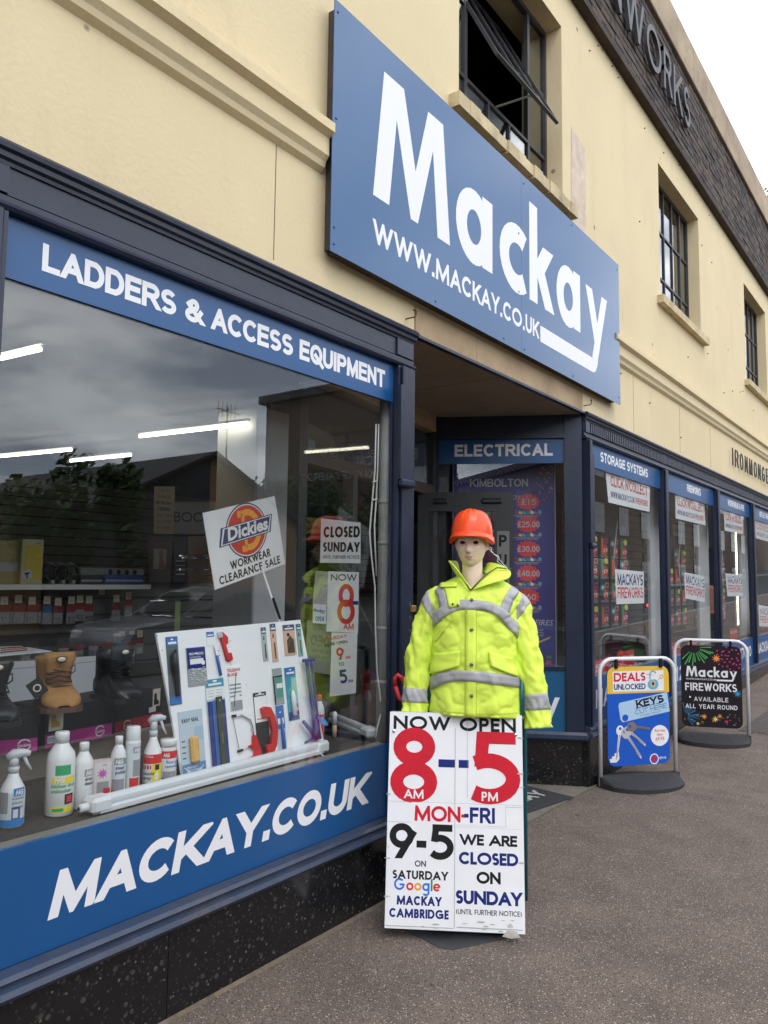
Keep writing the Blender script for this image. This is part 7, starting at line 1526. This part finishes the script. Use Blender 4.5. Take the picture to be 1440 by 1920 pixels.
# 7 easy seal
t, K, w_, h, th = item('carded_tool', 'pale blue EASY SEAL card with a yellow sponge, bottom left of the board', 'tool', (185, 810), (425, 1335), LBC); m = MB(); text(m, K, 'EASY SEAL', w_ * .12, h * .83, h * .055, .2, BLACKP, fit=w_ * .7, z=th + .0006); m.rect(.002, w_ - .002, .002, h * .24, th + .0006, plain('card_slate_blue', (.10, .22, .42)), K); m.rect(w_ * .6, w_ - .002, h * .55, h * .75, th + .0006, plain('card_sky', (.35, .5, .62)), K)
for i in range(4): m.rect(w_ * .06, w_ * .2, h * (.56 - i * .08), h * (.575 - i * .08), th + .001, BLACKP, K)
for st in strip([(w_ * .1, h * .2), (w_ * .45, h * .06), (w_ * .9, h * .18)], .003): m.poly([tuple(p_) for p_ in st], th + .0012, WHITE, K)
small(m, K, 'SEALANT\nSMOOTHING\nKIT', w_ * .5, h * .17, .009, WHITE, th + .0014, .01, 'c'); m.build('print', t); m = MB(); m.box(w_ * .34, w_ * .68, h * .24, h * .62, th, th + .022, SPG, K, bev=.008); m.build('sponge', t)
# 8 junior hacksaw
t = thing('junior_hacksaw', 'junior hacksaw with bright bow and red handle near the bottom of the board', 'tool', TB.p(*TL(640, 840))); v = [TL(*p_) for p_ in ((640, 850), (700, 832), (770, 870), (790, 920), (800, 1000))]; m = MB(); m.tube([TB.p(*p_, .008) for p_ in v], .0035, CHROME, 8); m.build('bow', t, smooth=True); m = MB(); m.tube([TB.p(*TL(632, 862), .008), TB.p(*TL(682, 1115), .008)], .0012, BLACKP, 5); m.tube([TB.p(*TL(625, 842), .008), TB.p(*TL(655, 838), .008)], .006, BLACKP, 8); m.tube([TB.p(*TL(672, 1130), .008), TB.p(*TL(710, 1118), .008)], .006, BLACKP, 8); m.tube([TB.p(*TL(710, 1118), .008), TB.p(*TL(790, 1085), .008)], .002, CHROME, 6); m.build('blade', t)
m = MB(); a = [TL(*p_) for p_ in ((790, 1000), (815, 995), (860, 1130), (855, 1165), (800, 1200), (740, 1215), (730, 1195), (800, 1165), (810, 1130), (760, 1085), (790, 1070))]; m.prism(a[::-1], .002, .014, TRD, TB); m.build('handle', t)
# 9 red spring clamp in black pack
t, K, w_, h, th = item('carded_tool', 'curved red cutter in a black pack with a white header', 'tool', (800, 655), (955, 1185), BXB, head=BXB, hf=.05); m = MB(); m.rect(.002, w_ - .002, h * .56, h * .94, th + .0006, PAPER, K); m.rect(.01, w_ * .6, h * .6, h * .615, th + .001, HGR, K); m.build('print', t)
m = MB(); a = [TL(*p_) for p_ in ((850, 780), (875, 762), (925, 770), (960, 840), (985, 960), (975, 1080), (945, 1150), (900, 1150), (890, 1080), (930, 1070), (940, 960), (915, 850), (870, 860))]; m.prism(a[::-1], .006, .024, TRD, TB); m.build('red_body', t, bevel=.002)
m = MB(); a = [TL(*p_) for p_ in ((905, 1195), (945, 1155), (980, 1130), (985, 1165), (930, 1195))]; m.prism(a[::-1], .006, .018, BXB, TB); m.build('clamp_foot', t)
# 10-13 drill bits
for k, (tl, br, mt, lab) in enumerate((((862, 115), (930, 388), SVP, 'pale green drill bit card, leftmost of the drill bit cards at the top'), ((935, 85), (1012, 393), KRAFT, 'slim salmon coloured drill bit card, second of the drill bit cards'), ((1040, 95), (1160, 338), KRAFT, 'wide salmon card holding a fan of drill bits'), ((1150, 88), (1215, 350), plain('card_sea', (.18, .36, .42), .4), 'narrow sea-blue drill bit card at the top right corner of the tool board'))):
    t, K, w_, h, th = item('drill_bit_card', lab, 'drill bits', tl, br, mt, head=plain('card_ink', (.03, .07, .17)), hf=.2)
    for j in range(1 if k != 2 else 6): x_ = w_ * (.5 if k != 2 else .28 + .1 * j); m = MB(); m.tube([K.p(x_, h * .08, th + .003), K.p(x_, h * (.5 if k != 2 else .66 - .06 * abs(j - 2.5)), th + .003)], .0028 if k != 2 else .0022, mat('bit_steel', (.10, .09, .07), .35, metal=.6), 6); m.build('drill_bit', t)
    m = MB(); m.rect(w_ * .3, w_ * .5, h * .62, h * .72, th + .0006, BLACKP, K); m.build('print', t)
# 14-16
t, K, w_, h, th = item('carded_tool', 'clear pack with green labelled sealant tube, left of the teal silicone kit', 'tool', (955, 455), (1060, 740), PKT); m = MB(); m.rect(w_ * .2, w_ - .002, h * .2, h * .75, th + .0006, plain('tube_green', (.08, .30, .24)), K); m.rect(w_ * .3, w_ - .004, h * .45, h * .58, th + .001, WHITE, K); m.build('print', t); m = MB(); m.tube([K.p(w_ * .0, h * .02, .008), K.p(w_ * .0, h * .78, .008), K.p(w_ * .9, h * .78, .008)], .003, BLACKP, 6); m.build('frame_rod', t)
t, K, w_, h, th = item('carded_tool', 'teal and blue silicone kit card with small white bottle', 'tool', (1055, 448), (1185, 865), TC, head=BC, hf=.16); m = MB(); m.rect(.002, w_ - .002, .002, h * .16, th + .0006, NB, K); m.rect(w_ * .5, w_ - .003, h * .3, h * .8, th + .0006, plain('card_mint', (.30, .52, .50)), K); m.disc(w_ * .8, h * .2, w_ * .14, w_ * .14, th + .0012, LBC, K); m.build('print', t); m = MB(); m.tube([K.p(w_ * .45, h * .10, th + .01), K.p(w_ * .45, h * .45, th + .01), K.p(w_ * .45, h * .56, th + .01)], [.012, .012, .005], WHITE, 10); m.build('small_bottle', t, smooth=True)
t, K, w_, h, th = item('carded_tool', 'blue blister card holding a blue craft knife, right of the red cutter', 'tool', (980, 758), (1085, 1130), LBC, head=BC, hf=.5); m = MB(); m.tube([K.p(w_ * .5, h * .06, th + .007), K.p(w_ * .5, h * .4, th + .008), K.p(w_ * .5, h * .78, th + .005)], [.009, .009, .003], BLT, 8); m.build('knife', t, smooth=True)
# 17 caulking gun
t = thing('caulking_gun', 'dark blue caulking gun hung upright on the right edge of the tool board', 'tool', TB.p(*TL(1220, 380)))
m = MB(); a, b = TL(1205, 395), TL(1275, 1000); c_, d_ = TL(1245, 390), TL(1312, 990); m.tube([TB.p(*a, .03), TB.p(*b, .03)], .007, NB, 8); m.tube([TB.p(*c_, .03), TB.p(*d_, .03)], .007, NB, 8); e_ = TL(1180, 392); f_ = TL(1268, 378); m.tube([TB.p(*e_, .03), TB.p(*f_, .03)], .009, NB, 8); m.build('cradle', t); m = MB(); m.tube([TB.p(*TL(1222, 395), .03), TB.p(*TL(1300, 1000), .03)], .006, CHROME, 8); m.build('push_rod', t)
m = MB(); m.tube([TB.p(*TL(1290, 1030), .03), TB.p(*TL(1240, 960), .03), TB.p(*TL(1180, 885), .03)], [.012, .011, .009], NB, 8); m.tube([TB.p(*TL(1290, 1010), .03), TB.p(*TL(1240, 1035), .03), TB.p(*TL(1192, 1062), .03)], [.010, .007, .005], NB, 8); m.tube([TB.p(*TL(1265, 860), .035), TB.p(*TL(1300, 1030), .035)], .016, NB, 8); m.build('handle', t, smooth=True); m = MB(); m.poly([TL(1270, 845), TL(1310, 850), TL(1365, 905), TL(1350, 925), TL(1295, 905)], .05, plain('tag_bright_blue', (.05, .25, .55)), TB); m.build('paper_tag', t)

# ---------------- notices on the lobby-side pane
def lobby_sheet(label, pxs, deco, n=-.008, mt=PAPER, group=None): t, G, w_, h = sheet_sign('window_notice', label, ZD, pxs, n=-n, mt=mt, cat='notice', group=group); m = MB(); deco(m, G, w_, h); m.build('print', t)
lobby_sheet('white CLOSED SUNDAY notice on the lobby-side pane, highest of the notices', [(602, 972), (676, 980), (676, 1056), (600, 1055)], lambda m, G, w_, h: (text(m, G, 'CLOSED', w_ * .07, h * .60, h * .26, .22, BLACKP, fit=w_ * .9, style='F'), text(m, G, 'SUNDAY', w_ * .07, h * .26, h * .23, .22, BLACKP, fit=w_ * .9, style='F'), text(m, G, 'UNTIL FURTHER NOTICE', w_ * .07, h * .1, h * .08, .15, BLACKP, fit=w_ * .9, style='F')))
lobby_sheet('white NOW OPEN 8 AM notice with a big red eight, on the lobby-side pane', [(615, 1071), (673, 1073), (671, 1187), (612, 1184)], lambda m, G, w_, h: (text(m, G, 'NOW', w_ * .12, h * .85, h * .11, .17, BLACKP, fit=w_ * .82, style='F'), text(m, G, '8', w_ * .34, h * .14, h * .66, .125, HGR, fit=w_ * .56, style='F'), text(m, G, 'AM', w_ * .55, h * .05, h * .10, .18, HGR, style='F'), m.rect(w_ * .82, w_, h * .46, h * .52, .001, NAVYP, G)))
lobby_sheet('white OPEN sheet with the blue shop heading, left of the red eight', [(587, 1132), (612, 1134), (611, 1170), (586, 1168)], lambda m, G, w_, h: (logo(m, G, w_ * .05, h * .6, w_ * .27, NAVYP, .0008), text(m, G, 'OPEN', w_ * .2, h * .12, h * .25, .19, HGB, fit=w_ * .65, style='F')), n=-.012)
def sat(m, G, w_, h):
    for tx, y_, h_, mt, f_ in (('SATURDAY', .90, .055, HGR, .9), ("WE'RE OPEN", .81, .05, BLACKP, .9), ('9', .56, .2, HGR, .28), ('TO', .46, .06, BLACKP, .2), ('5', .18, .22, NAVYP, .3)): text(m, G, tx, w_ * (.62 if len(tx) < 3 else .5), h * y_, h * h_, .2, mt, fit=w_ * f_, style='F', align='c')
    text(m, G, 'AM', w_ * .8, h * .56, h * .05, .2, HGR, style='F'); text(m, G, 'PM', w_ * .8, h * .18, h * .05, .2, NAVYP, style='F')
lobby_sheet('tall white SATURDAY 9AM TO 5PM notice, lowest on the lobby-side pane', [(622, 1186), (670, 1187), (667, 1300), (618, 1306)], sat, n=-.014)
# two sheets that face the lobby, seen from behind through the glass
for lab, pxs, tx in (('grey sheet facing the lobby, seen from behind above the camera warning', [(592, 1070), (636, 1074), (634, 1136), (586, 1132)], ('THANK YOU', '')), ('yellowish VIDEO monitored camera warning facing the lobby, seen reversed', [(575, 1163), (638, 1167), (636, 1268), (574, 1258)], ('MONITORED', 'VIDEO'))):
    t, G, w_, h = sheet_sign('window_notice', lab, ZD, pxs, n=.006 if 'grey' in lab else -.01, mt=plain('paper_back', (.42, .42, .36), .6), cat='notice'); Gm = Fr(G.p(w_, 0, -.0022 if 0 else .0008), -G.x, G.y); m = MB()
    FD = plain('show_through', (.26, .26, .22), .7)
    class Mir:
        def __init__(s_, G_, w): s_.G = G_; s_.w = w
        def p(s_, x, y, z=0): return s_.G.p(s_.w - x, y, z)
    Mi = Mir(G, w_); text(m, Mi, tx[0], w_ * .08, h * .82, h * .09, .17, FD, fit=w_ * .8)
    if tx[1]: text(m, Mi, tx[1], w_ * .08, h * .52, h * .2, .19, FD, fit=w_ * .85); [text(m, Mi, a_, w_ * .08, h * b_, h * .07, .16, FD, fit=w_ * .8) for a_, b_ in (('IN USE IN THIS SHOP', .38), ('AND THE AREA', .27))]
    m.build('print', t)
m = MB(); GH = plain('ghost_lettering', (.22, .23, .24), .6)
Mi = type('Mr', (), {'p': lambda s_, x, y, z=0: ZD.p(LL - .02 - x, y, z)})()
text(m, Mi, 'WELCOME TO', .03, 2.27, .045, .15, GH, fit=.5, slant=.2, z=.004); text(m, Mi, 'MACKAYS OF CAMBRIDGE', .01, 2.16, .045, .15, GH, fit=.62, slant=.2, z=.004)
o = m.build('pane_lettering'); o['label'] = 'faint reversed WELCOME TO MACKAYS OF CAMBRIDGE lettering high on the lobby-side pane'; o['category'] = 'lettering'
# enquiries signs in the shop beyond the side pane
card_at('shop_sign_board', 'dull yellow ALL ENQUIRIES sign glimpsed inside past the white column', 'sign', [(561, 968), (603, 972), (602, 1000), (560, 1000)], 1.9, plain('sign_yellow', (.30, .25, .05)), lambda m, G, w_, h: (text(m, G, 'ALL', w_ * .35, h * .62, h * .2, .18, BLACKP), text(m, G, 'ENQUIRIES', w_ * .1, h * .22, h * .22, .17, BLACKP, fit=w_ * .8)))

FARGL = plain('far_window_glass', (.018, .02, .024), .25)
# ================================================================ ACROSS THE ROAD (seen in the glass)
def leafy(m, c, r, n, mt, sz_=.16):
    for _ in range(n):
        a = random.uniform(0, 2 * PI); u = random.uniform(-1, 1); k = random.random() ** .45; q = math.sqrt(1 - u * u)
        P_ = Vector((c.x + r[0] * k * q * math.cos(a), c.y + r[1] * k * q * math.sin(a), c.z + r[2] * k * u)); d = Vector((random.gauss(0, 1), random.gauss(0, 1), random.gauss(0, 1))).normalized(); e = d.orthogonal().normalized(); g_ = d.cross(e); k = sz_ * random.uniform(.6, 1.3)
        m.face([P_ - e * k * .5, P_ - g_ * k * .28, P_ + e * k * .5, P_ + g_ * k * .28], mt)
LEAF = [mat('leaf_green', (.07, .12, .04), .7, var=.3, vscale=3), mat('leaf_dark', (.04, .08, .03), .7, var=.3, vscale=3), mat('leaf_light', (.075, .12, .03), .7)]
BARK = mat('bark', (.06, .05, .04), .9, var=.3, vscale=10)
def tree(x, y, h, r, label, n=1400, z0=0, sz_=.22, clumps=9):
    t = thing('street_tree', label, 'tree', (x, y, z0), group='trees across the road' if y < -5 else None)
    m = MB(); m.tube([(x, y, z0 - .1), (x + .05, y, z0 + h * .3), (x - .05, y + .05, z0 + h * .55), (x, y, z0 + h * .8)], [.14 * r, .10 * r, .07 * r, .02 * r], BARK, 8)
    for k in range(5): a = k * 1.3; m.tube([(x, y, z0 + h * (.35 + .06 * k)), (x + r * .5 * math.cos(a), y + r * .5 * math.sin(a), z0 + h * (.55 + .06 * k)), (x + r * .8 * math.cos(a), y + r * .8 * math.sin(a), z0 + h * (.62 + .06 * k))], [.05 * r, .03 * r, .012 * r], BARK, 6)
    m.build('trunk', t); m = MB()
    for k in range(clumps):
        a = random.uniform(0, 2 * PI); q = random.uniform(.1, .7) * r; zc = z0 + h * random.uniform(.5, .9); leafy(m, Vector((x + q * math.cos(a), y + q * math.sin(a), zc)), (r * .42, r * .42, h * .15), n // clumps, random.choice(LEAF), sz_)
    m.build('crown', t)
tree(9.0, -13, 4.35, 1.25, 'bushy tree across the road, reflected left of the gable'); tree(10.35, -12.6, 4.1, .6, 'slim dark tree across the road, reflected nearest the gable'); tree(7.4, -15, 4.3, 1.4, 'round tree across the road, reflected at the far left')
for k, (x_, h_) in enumerate(((18.6, 5.2), (20.2, 5.6), (21.8, 5.3), (23.6, 6.0), (25.6, 6.6))): tree(x_, -16.5 - k % 2, h_, 1.5, ('first', 'second', 'third', 'fourth', 'fifth')[k] + ' tree in the row right of the gabled building across the road', 1000)
TBR = mat('tan_brick_wall', s(168, 138, 98), .9, var=.2, vscale=6, bump=.3); ROOF = mat('slate_roof', (.05, .045, .045), .8, var=.3, vscale=3); CLAD = mat('dark_cladding', (.06, .06, .062), .7)
gb = thing('gabled_building', 'low tan brick building with dark half-clad gable across the road', 'building', (14.1, -14, 0))
m = MB(); m.raw([(14.1, -14, 0), (17.6, -14, 0), (17.6, -14, 3.25), (14.1, -14, 4.95), (17.6, -24, 0), (17.6, -24, 3.25)], [(0, 1, 2, 3), (1, 4, 5, 2)], TBR); m.build('brick_wall', gb)
m = MB(); m.raw([(10.6, -14, 0), (14.1, -14, 0), (14.1, -14, 4.95), (10.6, -14, 3.25), (10.6, -24, 0), (10.6, -24, 3.25)], [(0, 1, 2, 3), (4, 0, 3, 5)], CLAD); m.build('clad_wall', gb)
m = MB()
for sg in (1, -1): m.raw([(14.1, -13.75, 5.03), (14.1 + sg * 3.7, -13.75, 3.24), (14.1 + sg * 3.7, -24.2, 3.24), (14.1, -24.2, 5.03), (14.1, -13.75, 4.93), (14.1 + sg * 3.7, -13.75, 3.14), (14.1 + sg * 3.7, -24.2, 3.14), (14.1, -24.2, 4.93)], [(0, 1, 2, 3), (4, 5, 6, 7), (0, 1, 5, 4), (1, 2, 6, 5)], ROOF)
m.build('roof', gb)
for x_ in (11.6, 12.9): m = MB(); m.box(x_, x_ + .8, -13.99, -13.96, 1, 2.2, FARGL); m.build('window', gb)
an = thing('roof_aerial', 'television aerial on a thin mast standing on the gabled roof across the road', 'aerial', (15.0, -14.4, 4.5)); m = MB(); m.tube([(15, -14.4, 4.3), (15, -14.4, 6.5)], .025, STEEL, 6); m.build('mast', an); m = MB(); m.tube([(14.6, -14.4, 6.4), (15.5, -14.4, 6.35)], .015, STEEL, 5); [m.tube([(14.65 + i * .16, -14.4, 6.15), (14.65 + i * .16, -14.4, 6.62)], .010, STEEL, 5) for i in range(5)]; m.build('array', an)
lw = thing('low_brick_building', 'long low brick building with flat roof left of the gable across the road', 'building', (5, -15.5, 0)); m = MB(); m.box(-4, 10.5, -22, -16, 0, 3.3, TBR); m.build('brick_wall', lw); m = MB(); m.box(-4.2, 10.59, -22.2, -15.8, 3.3, 3.55, ROOF); m.build('roof', lw)
for k in range(5): m = MB(); m.box(-2 + k * 2.5, -.6 + k * 2.5, -15.99, -15.95, 1, 2.3, FARGL); m.build('window', lw)
ho = thing('far_house', 'pitched roof house behind the low brick building across the road', 'house', (4, -30, 0)); m = MB(); m.box(-1, 7.8, -38, -30, 0, 5.2, TBR); m.build('brick_wall', ho); m = MB(); m.raw([(-1.4, -29.7, 5.1), (8.2, -29.7, 5.1), (8.2, -38.3, 5.1), (-1.4, -38.3, 5.1), (.5, -34, 8.0), (6.4, -34, 8.0)], [(0, 1, 5, 4), (2, 3, 4, 5), (1, 2, 5), (3, 0, 4)], ROOF); m.build('roof', ho)
sh = thing('shed_building', 'low shed building behind the tree row across the road', 'building', (21, -19, 0)); m = MB(); m.box(18, 26.5, -26, -19, 0, 4.1, CLAD); m.build('wall', sh); m = MB(); m.box(17.8, 26.7, -26.2, -18.8, 4.1, 4.3, ROOF); m.build('roof', sh)
bb = thing('tall_building', 'long three-storey dark brick building far along the other side of the road', 'building', (50, -14, 0)); DBR = mat('dark_brick_wall', s(92, 78, 66), .9, var=.25, vscale=3)
m = MB(); m.box(28, 230, -26, -14, 0, 10.5, DBR); m.build('brick_wall', bb); m = MB(); m.box(27.7, 230.3, -26.3, -13.7, 10.5, 10.9, ROOF); m.build('roof', bb)
for r in range(3):
    for k in range(14): m = MB(); m.box(29.5 + k * 4.1, 31.2 + k * 4.1, -13.99, -13.94, 1.2 + r * 3.2, 2.9 + r * 3.2, FARGL); m.build('window', bb)
for k, (x_, y_, h_) in enumerate(((17.9, -13.2, 5.3), (6.2, -24, 7.0), (24.0, -12.6, 7.5))):
    t = thing('lamp_post', 'slender grey lamp post across the road, ' + ('right of the gabled building', 'by the low brick building', 'tallest, by the tree row')[k], 'street lamp', (x_, y_, 0)); m = MB(); m.tube([(x_, y_, 0), (x_, y_, h_)], .035, STEEL, 8); m.build('pole', t); m = MB(); m.tube([(x_, y_, h_), (x_ - .5, y_, h_ + .08)], .03, STEEL, 6); m.box(x_ - .75, x_ - .35, y_ - .08, y_ + .08, h_ + .04, h_ + .13, STEEL); m.build('lantern', t)
# parked car
car = thing('parked_car', 'silver hatchback parked on the far side of the road', 'car', (9.9, -9.1, -.1)); CP = mat('car_paint', (.20, .21, .23), .25, coat=.6); CG = mat('car_glass', (.01, .012, .014), .05); TY = plain('tyre', (.015, .015, .015), .8)
body = [(-2.35, .35), (-2.38, .62), (-2.25, .85), (-1.2, .98), (1.75, 1.02), (2.2, .95), (2.3, .6), (2.25, .3)]; CF = Fr((9.9, -9.95, -.115), (1, 0, 0), (0, 0, 1))
m = MB(); vs = []; n_ = len(body)
for zz, k in ((-.0, .97), (.12, 1), (-1.55, 1), (-1.67, .97)): pass
rows_ = [(.0, .96), (-.12, 1.0), (-1.58, 1.0), (-1.70, .96)]
m.raw([CF.p(x_ * k, .2 + (y_ - .2) * (1 if k == 1 else .97), z_) for z_, k in rows_ for x_, y_ in body], [(i * n_ + j, i * n_ + (j + 1) % n_, (i + 1) * n_ + (j + 1) % n_, (i + 1) * n_ + j) for i in range(3) for j in range(n_)] + [tuple(range(n_)), tuple(range(4 * n_ - 1, 3 * n_ - 1, -1))], CP)
cab = [(-1.25, .96), (-.45, 1.42), (.2, 1.5), (1.1, 1.46), (1.85, 1.0)]; n_ = 5
m.raw([CF.p(x_ * (1 if y_ < 1.1 else .93), y_, z_ + (0 if y_ < 1.1 else (-.16 if z_ > -.5 else .16))) for z_ in (-.1, -1.6) for x_, y_ in cab], [(i, i + 1, n_ + i + 1, n_ + i) for i in range(n_ - 1)] + [tuple(range(n_)), tuple(range(2 * n_ - 1, n_ - 1, -1))], CP); m.build('body', car, bevel=.03, smooth=True)
for z_ in (-.085, -1.615):
    for a in ([(-1.05, 1.0), (-.42, 1.36), (.2, 1.42), (.2, 1.0)], [(.27, 1.0), (.27, 1.42), (1.0, 1.39), (1.6, 1.03)]):
        m = MB(); m.raw([CF.p(x_ * (1 if y_ < 1.1 else .95), y_, (z_ + (.006 if z_ > -.5 else -.006)) + ((0 if y_ < 1.1 else (-.135 if z_ > -.5 else .135)))) for x_, y_ in a], [(0, 1, 2, 3)], CG); m.build('side_window', car)
m = MB(); m.raw([CF.p(-1.22, .995, -.2), CF.p(-1.22, .995, -1.5), CF.p(-.47, 1.42, -1.38), CF.p(-.47, 1.42, -.32)], [(0, 1, 2, 3)], CG); m.build('windscreen', car)
for x_ in (-1.45, 1.45):
    for z_ in (.0, -1.7):
        G_ = Fr(CF.p(x_, .32, z_), CF.x, CF.y); m = MB(); m.lathe([(.05, -.1), (.31, -.1), (.33, -.06), (.33, .02), (.31, .04), (.22, .045)], TY, G_, 24); w0 = m.build('wheel', car, smooth=True); m = MB(); m.lathe([(.02, .06), (.2, .046), (.215, .05), (.215, .02)], CHROME, G_, 20); m.build('rim', w0, smooth=True)
for x_, mt in ((-2.3, WHITE), (2.26, REDS)):
    for z_ in (-.25, -1.45): m = MB(); m.box(x_ - .06, x_ + .06, .62, .78, z_ - .14, z_ + .14, mt, CF, bev=.03); m.build('headlight' if x_ < 0 else 'tail_light', car)
# tree rising behind the far end of the parapet
tp = at_d(1446, 400, 40); tree(tp.x, tp.y, tp.z + 2.2, 2.3, 'leafy tree top showing behind the far end of the parapet', 2600, 0, .22, 12)

tb_ = thing('added_terrace', 'plain added two-storey dark brick terrace along the far side of the road to the left', 'building', (-30, -14, 0))  # terrace added out of view to darken the lobby window's reflection
m = MB(); m.box(-75, -6, -24, -14, 0, 6.6, DBR); m.build('brick_wall', tb_); m = MB(); m.box(-75.3, -5.7, -24.3, -13.7, 6.6, 6.9, ROOF); m.build('roof', tb_)
for r in range(2):
    for k in range(14): m = MB(); m.box(-72 + k * 4.7, -70.5 + k * 4.7, -13.99, -13.94, 1.1 + r * 3, 2.7 + r * 3, FARGL); m.build('window', tb_)
